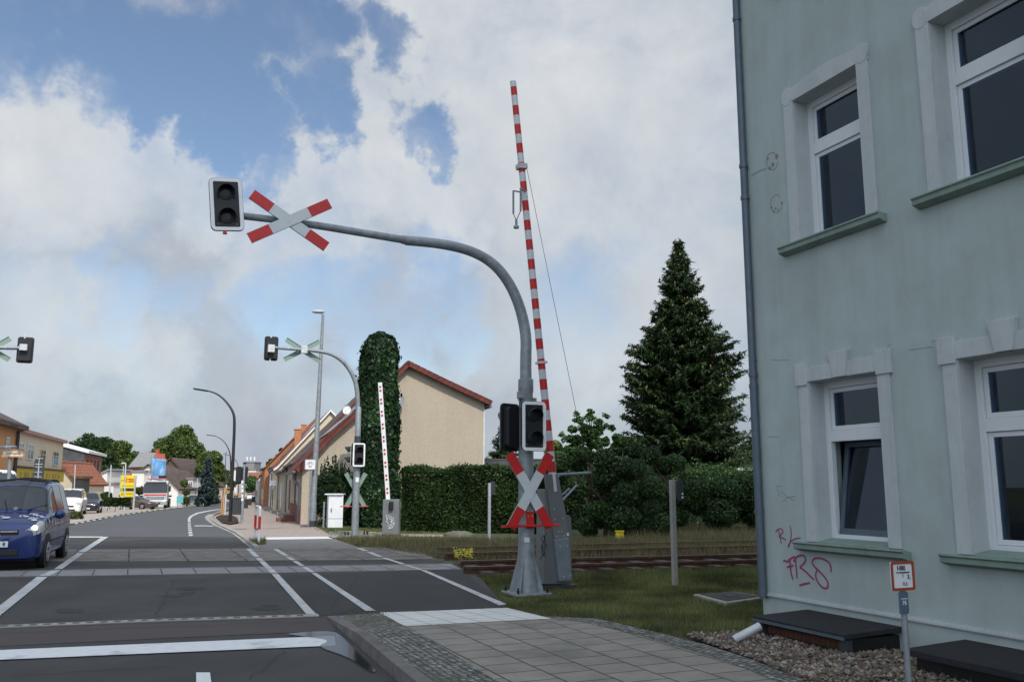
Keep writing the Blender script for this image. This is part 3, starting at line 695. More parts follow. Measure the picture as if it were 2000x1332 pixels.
def crossbuck(root, ends1, ends2, f, w=.16, backside=False, name='st_andrews_cross'):
    """two blades (world end points) with red tips; f points out of the printed face"""
    f = f.normalized(); mb = MB()
    for k, (a, b) in enumerate((ends1, ends2)):
        off = f * (.012 if k else 0); a = a + off; b = b + off; d = (b - a); L = d.length; d.normalize(); s = d.cross(f).normalized(); t = .26 * L
        mb.ob(a - s * w / 2 - f * .004, d * L, s * w, f * .006, 2)
        for (p, l, mi) in ((a, t, 1), (a + d * t, L - 2 * t, 0), (b - d * t, t, 1)):
            mb.ob(p - s * (w / 2 - .001) + f * .0022, d * l, s * (w - .002), f * .003, mi)
        # folded rim on the rear
        for sg in (-1, 1): mb.ob(a + s * sg * w / 2 - s * (.004 if sg > 0 else 0) - f * .03, d * L, s * .004, f * .026, 2)
    return mb.build(name, [M['refl_white'], M['red'], M['signback']], root)
def planeP(px, py, base, n): return PL(px, py, XY(base), n)

# --- near cantilever signal
Bp = G(1028, 1160)
nU = Vector((-.394, .919, 0))
t = thing('cantilever_signal', 'large grey cantilever signal with red and white crosses beside the raised barrier', 'railway signal', Bp, 0, 'cantilever crossing signals')
near_sig = t
pl = MB(); c0 = XY(Bp)
prof = [(0.03, .205), (.08, .20), (.25, .175), (.45, .150), (.62, .136), (.80, .128), (1.5, .125), (2.35, .122), (3.2, .115), (3.22, .125), (3.42, .125), (3.44, .10)]
topz = D(1031, 700, Bp.y).z
pl.tube([c0 + Z * z for z, r in prof], [r for z, r in prof], 24)
pl.build('pole', M['galv'], t, smooth=True)
fl = MB(); fl.cb(c0 + Z * .02, .62, .62, .04, V, U); fl.build('base_plate', M['galv'], t, bevel=.008)
gs = MB()
for k in range(4):
    a = radians(45 + 90 * k); d = V * cos(a) + U * sin(a); s = Vector((-d.y, d.x, 0))
    gs.prism([c0 + d * .12 + Z * .04, c0 + d * .29 + Z * .04, c0 + d * .13 + Z * .62, c0 + d * .10 + Z * .62], s * .014)
gs.build('gusset', M['galv'], t)
for sx in (-1, 1):
    for sy in (-1, 1):
        b = MB(); p = c0 + V * .25 * sx + U * .25 * sy; b.tube([p + Z * .04, p + Z * .09], .022, 6); b.tube([p + Z * .09, p + Z * .13], .014, 8); b.build('anchor_bolt', M['black'], t)
arm_px = [(1031, 745), (1030.5, 700), (1028, 660), (1021, 620), (1010, 585), (994, 552), (972, 523), (945, 502), (910, 487), (870, 478), (830, 473), (792, 470)]
ap = [planeP(x, y, Bp, nU) for x, y in arm_px]
ap[0].x = c0.x; ap[0].y = c0.y; ap[1].x = c0.x; ap[1].y = c0.y
ap = chaikin(ap, 2)
a1 = MB(); n = len(ap); a1.tube(ap, [.098 - .022 * i / (n - 1) for i in range(n)], 18); a1.build('curved_arm', M['galv'], t, smooth=True)
ap2 = [planeP(x, y, Bp, nU) for x, y in [(796, 470), (760, 464), (700, 454), (640, 444), (560, 432), (462, 421)]]
a2 = MB(); a2.tube(ap2, [.062, .061, .06, .058, .055, .052], 16); a2.tube([ap2[0], ap2[0] + (ap2[1] - ap2[0]) * .3], [.07, .07], 16); a2.build('arm_tube', M['galv'], t, smooth=True)
fN = -U
hp = planeP(441, 404, Bp, nU) + fN * .12
signal_head(t, hp, fN, .47, .80, tilt=-.10)
bt = MB(); bt.tube([hp - Z * .40, hp - Z * .45], [.02, .035], 6); bt.build('drain_cap', M['red'], t)
cx_ = -.16
def cp(x, y): return PL(x, y, XY(Bp) + fN * .16, nU)
crossbuck(t, (cp(492, 379), cp(638, 482)), (cp(486.5, 466), cp(643.5, 398)), fN)
# lower heads
lh = PL(1043, 832, XY(Bp) + fN * .30, nU)
signal_head(t, lh, fN, .43, .80)
sdirn = (Vector((-.93, -.36, 0))).normalized()
sh = MB()
c2 = PL(1004, 834, XY(Bp), nU)
# second head seen from its edge, turned towards the side road
signal_head(t, c2 + Vector((-.08, .10, 0)), Vector((-.70, .71, 0)), .42, .78, vis=.12)
br = MB(); br.cb(PL(1030, 780, XY(Bp), nU) - V * .0, .30, .08, .05, V, U); br.cb(PL(1034, 832, XY(Bp), nU) + fN * .12, .06, .26, .5, V, U); br.build('bracket', M['galv'], t)
jb = MB(); jb.cb(PL(1015, 772, XY(Bp), nU) + fN * .05, .10, .12, .12, V, U); jb.build('junction_box', M['galv'], t, bevel=.01)
cj = MB(); cj.tube([PL(1017, 779, XY(Bp) + fN * .1, nU), PL(1018, 792, XY(Bp) + fN * .1, nU), PL(1024, 800, XY(Bp) + fN * .1, nU)], .008, 6); cj.build('cable', M['black'], t)
def cq(x, y): return PL(x, y, XY(Bp) + fN * .20, nU)
crossbuck(t, (cq(995, 886), cq(1074, 1030)), (cq(997, 1031), cq(1074, 887)), fN)
rb_ = MB(); b0 = PL(979, 1028, XY(Bp) + fN * .16, nU); b1 = PL(1092, 1025, XY(Bp) + fN * .16, nU)
rb_.tube([b0, b1], .018, 8); c5 = PL(1035, 1015, XY(Bp) + fN * .15, nU); rb_.cb(c5, .13, .012, .27, V, U); rb_.ob(b0 - fN * .02 - Z * .012, b1 - b0, fN * .10, Z * .006); rb_.build('red_rail', M['red'], t)
for dx in (-.035, .035):
    for dz in (.06, .14): MB().tube([c5 + V * dx + Z * (dz - .0) + fN * .006, c5 + V * dx + Z * dz + fN * .016], .009, 8).build('bolt', M['galv_light'], t)
st = MB(); st.cb(PL(1029, 1054, XY(Bp) + fN * .128, nU), .09, .004, .075, V, U); st.build('sticker', M['white'], t)

# --- near barrier
Bg = G(1086, 1146); bp = XY(Bg)
g = thing('barrier_gate', 'tall raised red and white striped barrier arm on grey machine behind the large signal pole', 'barrier', Bg, 0, 'crossing barriers')
def gp2(x, y, o=0): return PL(x, y, bp + fN * o, nU)
mb = MB()
# pedestal: tapered housing
q = [gp2(1055, 1139), gp2(1092, 1139), gp2(1088, 985), gp2(1072, 955), gp2(1057, 955)]
mb.prism([p + U * .18 for p in q], -U * .32); mb.build('pedestal', M['cabinet'], g, bevel=.01)
mb = MB(); q = [gp2(1102, 1138, -.1), gp2(1117, 1138, -.1), gp2(1116, 1012, -.1), gp2(1112, 1006, -.1), gp2(1102, 1006, -.1)]
mb.prism(q, U * .22); mb.build('rear_housing', M['cabinet'], g, bevel=.006)
mb = MB(); q = [gp2(1066, 926, .2), gp2(1090, 925, .2), gp2(1103, 990, .2), gp2(1112, 1052, .2), gp2(1083, 1056, .2), gp2(1074, 990, .2)]
mb.prism(q, -fN * .10); mb.build('counterweight_lever', M['cabinet'], g, bevel=.008)
mb = MB(); q = [gp2(1084, 1054, .26), gp2(1112, 1050, .26), gp2(1117, 1132, .26), gp2(1093, 1136, .26)]
mb.prism(q, -fN * .26); mb.build('counterweight', M['cabinet_blue'], g, bevel=.012)
mb = MB(); 
for x, y in ((1082, 994), (1084, 1014), (1099, 1012), (1091, 1038), (1097, 1038), (1087, 1047), (1102, 1046), (1094, 1067), (1108, 1065), (1101, 1126), (1114, 1123), (1091, 930)):
    p = gp2(x, y, .205 if y < 1050 else .265); MB().tube([p, p + fN * .012], .011, 8).build('bolt', M['galv_light'], g)
mb = MB(); p = gp2(1109, 1043, .205); mb.cb(p, .04, .004, .05, V, U); mb.build('sticker', M['white'], g)
for (xa, ya, xb, yb, w) in ((1088, 927, 1153, 923, .05), (1098, 977, 1127, 947, .04), (1098, 966, 1112, 954, .03)):
    mb = MB(); a = gp2(xa, ya, .1); b = gp2(xb, yb, -.25); mb.tube([a, b], w / 2, 6); mb.build('strut', M['cabinet_blue'], g)
mb = MB(); q = [gp2(1052, 1141), gp2(1117, 1138)]; mb.ob(XY(q[0]) - U * .2, XY(q[1] - q[0]), U * .5, Z * .05); mb.build('base_plate', M['darkgrey'], g, bevel=.005)
# scrawled tag on the pedestal
mb = MB(); P1 = [(1064, 1052), (1060, 1044), (1057, 1052), (1061, 1060), (1057, 1068), (1060, 1072), (1065, 1062), (1062, 1048), (1066, 1044)]; P2 = [(1067, 1040), (1060, 1062), (1058, 1078), (1062, 1086)]; P3 = [(1055, 1092), (1063, 1078), (1068, 1062)]; P4 = [(1058, 1070), (1066, 1086)]
for s_ in (P1, P2, P3, P4): mb.ribbon([gp2(x, y, .142) for x, y in s_], .012, fN)
mb.build('graffiti', M['black'], g)
# arm
A0 = gp2(1079, 925, .14); A1 = gp2(1002, 160, .14); ad = (A1 - A0); AL = ad.length; adn = ad.normalized(); as_ = adn.cross(fN).normalized(); af = as_.cross(adn)
def armbox(mb, s0, s1, w, dpt, mi, off=0): mb.ob(A0 + adn * s0 - as_ * w / 2 - af * dpt / 2 + af * off, adn * (s1 - s0), as_ * w, af * dpt, mi)
mb = MB()
mb = MB(); mb.tube([A0 - adn * .3, A0 + adn * AL * .35, A1], [.068, .062, .056], 12, 0)
import itertools
# stripe positions measured up the arm (a constant pitch)
pitch = AL / 19.9; s0 = .02
for k in range(20):
    a0_ = AL - (.51 + k) * pitch - .02; 
    if a0_ < -.05: break
    r_ = .0685 - .0125 * (a0_ / AL)
    mb.tube([A0 + adn * (a0_ - pitch * .26), A0 + adn * (a0_ + pitch * .26)], [r_, r_], 12, 1, caps=False)
mb.build('arm', [M['refl_white'], M['red']], g, smooth=True)
def onarm(px, py):
    best = min(range(1001), key=lambda i: abs((lambda p: 666 - F * ((p.z - CAMZ) * CT - p.y * ST) / (p.y * CT + (p.z - CAMZ) * ST))(A0 + ad * (i / 1000)) - py)); return A0 + ad * (best / 1000)
cl = onarm(1017, 326); mb = MB(); mb.cb(cl, .17, .15, .09, as_, af, adn); mb.cb(cl, .21, .05, .05, as_, af, adn); mb.build('wire_clamp', M['galv_light'], g)
c7 = onarm(1048, 708); mb = MB(); mb.cb(c7, .17, .14, .04, as_, af, adn); mb.build('collar', M['refl_white'], g)
mb = MB(); mb.tube([cl + V * .1, gp2(1127, 812, -.55), gp2(1153, 925, -.25)], .0045, 5); mb.build('stay_wire', M['darkgrey'], g)
c8 = onarm(1020, 377); mb = MB(); left = -V
e1 = c8 + left * .22 + fN * .02; mb.tube([c8, e1], .014, 8); e2_ = c8 + left * .14 + fN * .16 + Z * .02; mb.tube([c8 + fN * .05, e2_], .014, 8)
bt_ = c8 + left * .19 + fN * .08 - Z * .66
mb.tube([e1, e1 - Z * .42], .018, 8); mb.tube([e2_, e2_ - Z * .42], .018, 8)
mb.tube([e1 - Z * .42, bt_ + Z * .1], .009, 6); mb.tube([e2_ - Z * .42, bt_ + Z * .1], .009, 6); mb.tube([bt_ + Z * .12, bt_], [.022, .022], 8); mb.tube([bt_, bt_ - Z * .04], [.05, .05], 10)
mb.build('hanging_support', M['galv'], g, smooth=True)

# --- far cantilever, right side, seen from behind
def far_signal(base, arm_px, head, crosspx, lowcross, label, poleheads=True):
    t = thing('cantilever_signal', label, 'railway signal', base, 0, 'cantilever crossing signals'); nn = nU; b = XY(base)
    P_ = lambda x, y, o=0: PL(x, y, b + fN * o, nn)
    mb = MB(); zt = 5.0 if not arm_px else P_(*arm_px[0]).z
    mb.tube([b, b + Z * .05, b + Z * 2.9, b + Z * 3.2, b + Z * 4.4, b + Z * 4.42], [.125, .125, .115, .10, .10, .09], 16); mb.build('pole', M['galv'], t, smooth=True)
    mb = MB(); mb.cb(b + Z * .02, .9, .5, .04, V, U); mb.build('base_plate', M['galv'], t)
    for sx in (-1, 1):
        for k in (.28, .38): m2 = MB(); p = b + V * sx * k - U * .2; m2.tube([p, p + Z * .16], .03, 6); m2.build('anchor_bolt', M['black'], t)
    pts = [P_(x, y) for x, y in arm_px]; pts[0].x, pts[0].y = b.x, b.y; pts[0].z = min(pts[0].z, 4.4); pts = chaikin(pts, 2); n = len(pts)
    mb = MB(); mb.tube(pts, [.088 - .035 * i / (n - 1) for i in range(n)], 12); mb.build('curved_arm', M['galv'], t, smooth=True)
    hx, hy = head; signal_head(t, P_(hx, hy, -.15), U, .46, .84)
    mb = MB(); c = P_(hx, hy, .08); mb.cb(c, .22, .2, .26, V, U, mi=0); mb.cb(c + Z * .28 - fN * .12, .05, .02, .36, V, U); mb.cb(c - Z * .3 - fN * .12, .05, .02, .3, V, U); mb.build('bracket', M['galv_light'], t, bevel=.01)
    if crosspx:
        e = [P_(x, y, -.14) for x, y in crosspx]; crossbuck(t, (e[0], e[1]), (e[2], e[3]), U)
        c = (e[0] + e[1]) / 2 + fN * .2; mb = MB(); mb.cb(c, .22, .14, .26, V, U); mb.build('bracket', M['galv_light'], t, bevel=.01)
    if lowcross:
        e = [P_(x, y, -.16) for x, y in lowcross]; crossbuck(t, (e[0], e[1]), (e[2], e[3]), U)
        mb = MB(); a = P_(664, 989, -.1); c = P_(719, 988.5, -.1); mb.tube([a, c], .02, 8); mb.build('red_rail', M['red'], t)
    return t
Bf = G(693, 1046)
t = far_signal(Bf, [(697, 850), (699, 790), (697, 755), (689, 732), (676, 712), (659, 697), (640, 689), (615, 685), (590, 683), (535, 679)], (529.5, 681), [(558.6, 663), (625, 706), (625, 667), (555.6, 702.5)], [(676, 924), (712, 989), (714, 924), (676, 989)],
    'grey cantilever signal across the tracks showing the pale green back of its crosses')
b = XY(Bf); signal_head(t, PL(701, 888, b + fN * .25, nU), fN, .44, .82, vis=.12)
for yy in (888, 908) if False else (887.5,): signal_head(t, PL(690, yy, b, nU) - V * .02, Vector((-1, .12, 0)), .40, .74, vis=.19)
mb = MB(); mb.tube([b + Z * 3.05, b + Z * 3.4], .112, 12); mb.build('collar', M['darkgrey'], t)
mb = MB(); mb.cb(b + Z * 1.9 + fN * .12, .12, .004, .16, V, U); mb.cb(b + Z * 2.9 + fN * .12, .1, .004, .12, V, U); mb.build('sticker', M['white'], t)
# left-hand cantilever, its pole beyond the left edge of the picture
Bl = G(-210, 1062); 
t = thing('cantilever_signal', 'cantilever signal reaching in at the left edge, black lamp back and pale green cross back', 'railway signal', Bl, 0, 'cantilever crossing signals')
b = XY(Bl); nl = nU; P_ = lambda x, y, o=0: PL(x, y, b + fN * o, nl)
mb = MB(); mb.tube([b, b + Z * 3.0, b + Z * 4.4], [.125, .11, .10], 14); mb.build('pole', M['galv'], t, smooth=True)
pts = [b + Z * 4.3, b + Z * 4.9, P_(-196, 722), P_(-170, 700), P_(-130, 686), P_(-90, 681), P_(-40, 679), P_(0, 679), P_(42, 680)]
pts = chaikin(pts, 2); mb = MB(); mb.tube(pts, [.09 - .03 * i / (len(pts) - 1) for i in range(len(pts))], 12); mb.build('curved_arm', M['galv'], t, smooth=True)
signal_head(t, P_(49.5, 684, -.15), U, .47, .84)
mb = MB(); c = P_(46, 679, .06); mb.cb(c, .22, .2, .2, V, U); mb.cb(c + Z * .28 - fN * .1, .05, .02, .34, V, U); mb.cb(c - Z * .3 - fN * .1, .05, .02, .2, V, U); mb.build('bracket', M['galv_light'], t, bevel=.01)
e = [P_(x, y, -.14) for x, y in ((-52, 661), (18, 703), (20, 661), (-52, 701))]; crossbuck(t, (e[0], e[1]), (e[2], e[3]), U)

# --- far barrier: grey cabinet and slim white arm with red reflectors
Bc = G(762, 1048); b = XY(Bc)
g = thing('barrier_gate', 'slim white barrier arm with paired red dots rising from the grey cabinet before the ivy', 'barrier', Bc, 0, 'crossing barriers')
P_ = lambda x, y, o=0: D(x, y, b.y - o)
mb = MB(); mb.prism([P_(746, 1044), P_(778, 1044), P_(779, 975), P_(748, 975)], Vector((0, .5, 0))); mb.build('machine_cabinet', M['cabinet'], g, bevel=.015)
mb = MB(); mb.prism([P_(744, 1049), P_(779, 1049), P_(779, 1044), P_(744, 1044)], Vector((0, .55, 0))); mb.build('base_plate', M['darkgrey'], g)
mb = MB(); mb.cb(P_(764, 987, .06), .14, .1, .28); mb.build('door_latch', M['black'], g, bevel=.02)
mb = MB()
for s_ in ([(757, 1012), (755, 1018), (760, 1023), (768, 1016), (763, 1008), (757, 1005), (762, 1014), (769, 1013)], [(769, 1010), (762, 1021), (756, 1028), (766, 1022), (771, 1018), (763, 1028), (757, 1033)], [(754, 1005), (756, 1014)], [(766, 1024), (771, 1021), (766, 1030), (756, 1033)]):
    mb.ribbon([P_(x, y, .006) for x, y in s_], .022, Vector((0, -1, 0)))
mb.build('graffiti', M['refl_white'], g)
a0 = P_(757.5, 972, -.2); a1 = P_(742, 747, -.2); d = a1 - a0
mb = MB(); s_ = d.normalized().cross(Vector((0, -1, 0))).normalized(); mb.ob(a0 - s_ * .07 - d * .02, d * 1.02, s_ * .14, Vector((0, .07, 0))); mb.build('arm', M['white'], g, bevel=.008)
mb = MB()
for y0 in (755.5, 780.5, 804.5, 829.5, 854.5, 879.5, 904, 929, 954.5):
    for dy in (0, 7.6):
        k = (y0 + dy - 972) / (747 - 972); p = a0 + d * k + Vector((0, -.002, 0)); mb.tube([p, p + Vector((0, -.014, 0))], .037, 10)
mb.build('red_reflector', M['red'], g)

# ------------------------------------------------------------------ lamps, posts, small street things
Lb = G(610, 1028.5); b = XY(Lb)
t = thing('street_lamp', 'tall straight light grey street lamp with cobra head beside the cycling sign', 'street lamp', Lb)
top = D(631, 614, b.y); top.x = b.x + (top.x - b.x) * .12 if False else D(631, 614, b.y).x; h = top.z
mb = MB(); mb.tube([b, b + Z * .25], .17, 12, 1); mb.tube([b + Z * .25, b + Z * 1.0, b + Z * 1.1, Vector((top.x * .3 + b.x * .7, b.y, h * .35)), Vector((top.x, b.y, h))], [.15, .145, .13, .115, .055], 14, 0)
mb.build('pole', [M['galv'], M['darkgrey']], t, smooth=True)
mb = MB(); lp = D(622, 609, b.y); mb.ball(lp, .16, (1.9, 1.0, .5), 12); mb.tube([top, top + Z * .02, D(626, 611, b.y)], .04, 8); mb.build('lamp_head', M['galv_light'], t, smooth=True)
def curved_lamp(base, px, label, r0, Y=None):
    b = XY(base); b.z = base.z; t = thing('street_lamp', label, 'street lamp', base, 0, 'curved anthracite street lamps')
    pts = [b] + [D(x, y, b.y) for x, y in px]; 
    n = len(pts); pts2 = chaikin(pts[:-1], 2); m = len(pts2); mb = MB(); mb.tube(pts2, [r0 * (1 - .65 * i / (m - 1)) for i in range(m)], 10); mb.build('pole', M['blackpole'], t, smooth=True)
    mb = MB(); a, c = pts[-2], pts[-1]; d = c - a; s_ = Vector((0, .28, 0)); mb.ob(a - s_ / 2 - Z * .05, d, s_, Z * .08); mb.build('lamp_head', M['blackpole'], t, bevel=.02)
    return t
curved_lamp(G(449, 1021), [(455, 900), (458.5, 822), (456, 806), (448, 792), (436, 778), (422, 768), (405, 763), (379, 759)], 'nearest black curved street lamp, standing in the planting bed', .085)
curved_lamp(G(451, 996), [(450.5, 925), (450.5, 895), (448, 880), (441, 866), (432, 857), (420, 851), (404, 849)], 'second black curved street lamp behind the planting bed', .08)
curved_lamp(G(465, 986), [(466, 930), (466, 912), (463, 902), (457, 895), (447, 889), (436, 886)], 'third and smallest black curved street lamp in the distance', .08)
# road signal beyond the crossing seen from behind
b = G(472, 1022.5); t = thing('traffic_signal', 'black signal heads seen from behind on a sticker covered post by the planting bed', 'traffic signal', b)
bb = XY(b); mb = MB(); mb.tube([bb, bb + Z * D(474.5, 905, b.y).z], .062, 10); mb.build('post', M['galv'], t, smooth=True)
mb = MB(); mb.tube([bb + Z * D(474, 906, b.y).z, bb + Z * (D(474, 906, b.y).z + .08)], .075, 10); mb.build('post_cap', M['black'], t)
for x in (466.5, 478): signal_head(t, D(x, 928, bb.y + (.12 if x > 470 else .18)), Vector((-.25, .95, 0)), .28, .82)
mb = MB(); 
for y_, w_ in ((941, .09), (950, .08), (958, .1), (968, .08), (975, .1)): p = D(473.3, y_, bb.y - .062); mb.cb(p, w_, .006, .14)
mb.build('sticker', M['white'], t)
# cycling sign with 'frei'
b = G(602.5, 1029); bb = XY(b); t = thing('street_sign', "white 'frei' bicycle sign on slim post in front of the first house", 'sign', b)
mb = MB(); mb.tube([bb, bb + Z * D(607, 896, b.y).z], .035, 8); mb.build('post', M['galv'], t, smooth=True); mb = MB(); mb.cb(bb + Z * .02, .6, .5, .04); mb.build('foot', M['darkgrey'], t)
fy = bb.y - .06; q = [D(595.5, 917, fy), D(616.5, 917, fy), D(616.5, 897, fy), D(595.5, 897, fy)]
mb = MB(); c = (q[0] + q[2]) / 2; w = (q[1] - q[0]).length; h = (q[2] - q[1]).length; fdir = Vector((0, -1, 0)); R_ = Vector((1, 0, 0))
mb.prism(rrect(c, R_, Z, w, h, .03), -fdir * .02); mb.build('sign_plate', M['white'], t); 
mb = MB(); mb.ring(rrect(c + fdir * .001, R_, Z, w - .012, h - .012, .03), rrect(c + fdir * .001, R_, Z, w - .035, h - .035, .02), fdir * .002)
def circ(cx, cz, r, n=16): return [c + R_ * (cx + r * cos(2 * pi * i / n)) + Z * (cz + r * sin(2 * pi * i / n)) for i in range(n + 1)]
for cx in (-.085, .085): mb.ribbon(circ(cx, .035, .055), .010, fdir)
for s_ in ([(-.085, .035), (-.045, .10), (.04, .10), (0, .03), (-.045, .10)], [(0, .03), (-.085, .035)], [(.04, .10), (.085, .035)], [(.04, .10), (.03, .125), (.055, .125)], [(-.06, .115), (-.03, .115)]):
    mb.ribbon([c + R_ * x + Z * z for x, z in s_], .010, fdir)
mb.build('bicycle_symbol', M['black'], t)
text('frei', .09, c - Z * .085 + fdir * .004, R_, Z, M['black'], t, 'lettering', bold=.003)
# red-white hoop
b1_ = G(498.5, 1060); b2_ = G(506, 1062); b2_ = G(508 - 2, 1061)
t = thing('hoop_barrier', 'red and white tubular hoop at the edge of the far sidewalk', 'hoop barrier', G(502, 1061))
pa = G(497, 1057); pb = G(505, 1062); ht = D(506, 990, pb.y).z
def seg(mb, p, z0, z1, mi): mb.tube([p + Z * z0, p + Z * z1], .038, 10, mi)
mb = MB()
for p in (pa, pb):
    p = XY(p); seg(mb, p, 0, .42, 0); seg(mb, p, .42, .80, 1); seg(mb, p, .80, ht - .04, 0)
mb.tube(chaikin([XY(pa) + Z * (ht - .06), XY(pa) + Z * ht, XY(pb) + Z * ht, XY(pb) + Z * (ht - .06)], 1), .038, 10, 0); mb.tube([XY(pa) + Z * .40, XY(pb) + Z * .40], .03, 8, 1)
mb.build('hoop', [M['white'], M['red']], t, smooth=True)
# service cabinet, little post
t = thing('utility_cabinet', 'white metal utility cabinet beside the grey lamp post', 'cabinet', G(655, 1031)); fy = G(655, 1031).y
mb = MB(); mb.prism([D(640, 1030.5, fy), D(669, 1030.5, fy), D(671, 966, fy), D(642, 966, fy)], Vector((-.15, .45, 0))); mb.build('body', M['white'], t, bevel=.015)
mb = MB(); mb.cb(D(656, 965, fy) + Vector((-.07, .2, 0)), .75, .56, .05); mb.build('lid', M['white'], t, bevel=.01)
mb = MB(); mb.ob(D(640.5, 1013, fy - .003), D(669, 1013, fy - .003) - D(640.5, 1013, fy - .003), Vector((0, .002, 0)), Z * .015); mb.cb(D(647, 996, fy - .02), .03, .03, .14); mb.build('door_handle', M['darkgrey'], t)
b = G(631.5, 1031); tag(MB().tube([XY(b), XY(b) + Z * 1.05], .04, 8).build('marker_post', M['galv'], smooth=True), 'short thin grey post between the lamp and the white cabinet', 'post')
# posts on the verge
b = G(1318.5, 1143); t = thing('trackside_post', 'grey square post with dark plate on the near grass verge', 'post', b, 0, 'trackside marker posts')
tp = D(1315, 937, b.y).z; mb = MB(); mb.cb(XY(b) + Z * tp / 2, .085, .085, tp, V, U); mb.build('post', M['galv_light'] if False else M['concrete'], t, bevel=.01)
mb = MB(); mb.prism(rrect(D(1329, 957, b.y + .06), V, Z, .13, .36, .03), U * .03); mb.build('sign_plate', M['darkgrey'], t)
mb = MB(); mb.cb(D(1333, 964, b.y + .03), .025, .01, .03); mb.cb(D(1333, 971, b.y + .03), .03, .01, .03); mb.build('reflector', M['white'], t)
b = G(955.5, 1055); t = thing('trackside_post', 'white post with dark plate standing before the clipped hedge', 'post', b, 0, 'trackside marker posts')
tp = D(955.5, 943, b.y).z; mb = MB(); mb.tube([XY(b), XY(b) + Z * tp], .05, 10); mb.build('post', M['galv_light'], t, smooth=True)
mb = MB(); mb.prism(rrect(D(962.5, 953, b.y + .1), V, Z, .16, .42, .04), U * .03); mb.build('sign_plate', M['darkgrey'], t)
# yellow box
b = G(1211, 1053); t = thing('yellow_box', 'bright yellow trackside box in the dry grass', 'box', b)
fy = b.y; mb = MB(); M['yellow'] = mat('yellow_paint', (.62, .50, .02), .5)
mb.prism([D(1203, 1051, fy), D(1219, 1052, fy), D(1218, 1038, fy), D(1204, 1038, fy)], Vector((0, .28, 0))); mb.build('body', M['yellow'], t, bevel=.015)
mb = MB(); mb.cb(D(1211, 1037.5, fy) + Vector((0, .14, 0)), .27, .34, .03); mb.cb(D(1211, 1053, fy) + Vector((0, .1, .02)), .34, .34, .03); mb.build('rim', M['yellow'], t)
# boulder, flowers, manhole
b = G(897, 1047); rr = random.Random(3); tag(MB().ball(XY(b) + Z * .02, .42, (1.3, .8, .40), 12, jit=.07, rng=rr).build('boulder', mat('mossy_stone', (.12, .12, .09), .9, 0, .3, 6), smooth=True), 'low flat boulder before the clipped hedge', 'boulder')
q = [G(1352, 1164), G(1432, 1157), G(1500, 1169), G(1500, 1185), G(1445, 1180)]
q = [G(1354, 1163), G(1436, 1158), G(1500, 1168), G(1418, 1180)]
t = thing('manhole_cover', 'square concrete manhole slab sunk in the grass beside the building', 'manhole', XY(q[0]))
mb = MB(); mb.prism([p - Z * .03 for p in q], Z * .055); mb.build('concrete_slab', M['concrete'], t, bevel=.01)
cc = sum(q, Vector()) / 4; mb = MB(); mb.prism([cc + (p - cc) * .82 + Z * .026 for p in q], Z * .008); mb.build('lid', M['asphalt'], t)
mb = MB(); mb.prism([cc + (p - cc) * .2 + Z * .034 for p in q], Z * .006); mb.build('handle_recess', M['black'], t)
# hydrant sign
b = G(1776, 1345, .03); b = XY(b)
t = thing('hydrant_sign', 'small red framed hydrant sign with blue plate on a post before the green wall', 'sign', b)
yb = b.y; 
mb = MB(); tz = D(1765, 1105, yb).z; mb.tube([b, b + Z * tz], .026, 10); mb.build('post', M['galv'], t, smooth=True)
sf = -U; r_ = V; c = PL(1763, 1124, b - U * .035, nU); mb = MB(); mb.prism(rrect(c, r_, Z, .255, .235, .02), U * .01); mb.build('sign_plate', M['white'], t)
mb = MB(); mb.ring(rrect(c - U * .001, r_, Z, .262, .242, .022), rrect(c - U * .001, r_, Z, .215, .195, .012), -U * .006); mb.build('red_frame', mat('orange_red', (.33, .06, .03), .5), t)
text('H80', .055, c + Z * .062 - r_ * .015 - U * .004, r_, Z, M['darkgrey'], t); text('3,', .05, c - Z * .01 + r_ * .065 - U * .004, r_, Z, M['darkgrey'], t); text('1', .05, c - Z * .0 - U * .004, r_, Z, M['galv'], t); text('0,6', .045, c - Z * .065 + r_ * .02 - U * .004, r_, Z, M['galv'], t)
mb = MB(); mb.cb(c + Z * .028 - U * .004, .15, .004, .008, V, U); mb.build('sign_bar', M['black'], t)
c = PL(1766, 1177, b - U * .035, nU); mb = MB(); mb.prism(rrect(c, r_, Z, .10, .175, .01), U * .01); mb.build('blue_plate', mat('blue_plate_paint', (.08, .13, .185), .5), t)
text('76', .05, c + Z * .0 - U * .003, r_, Z, M['white'], t)
mb = MB(); mb.cb(c + Z * .035 - U * .004, .07, .004, .006, V, U); mb.build('sign_bar', M['white'], t)
# ------------------------------------------------------------------ green apartment building (right)
CG = G(1493, 1208, .05); CG = XY(CG); BQ = Vector((.394, -.919, 0)); BN = Vector((-.919, -.394, 0))
M['render_green'] = mat('pale_green_render', (.405, .48, .462), .9, 0, .05, 3, .28, 170, big=.14, bigscale=.45, stain=(.33, .39, .37), stainpos=(.5, .75))
M['trim'] = mat('grey_white_trim', (.48, .515, .515), .85, 0, .06, 8, .15, 60, big=.12, bigscale=2, stain=(.40, .36, .30), stainpos=(.62, .85))
M['sill'] = mat('green_sill', (.22, .30, .255), .7, 0, .14, 8, big=.25, bigscale=2)
M['zinc'] = mat('zinc_pipe', (.10, .13, .16), .5, .3, .12, 9)
M['pink'] = mat('magenta_spray', (.30, .035, .13), .6, 0, .15, 30)
M['slate_felt'] = mat('roofing_felt', (.016, .017, .02), .8, 0, .25, 12, .4, 90)
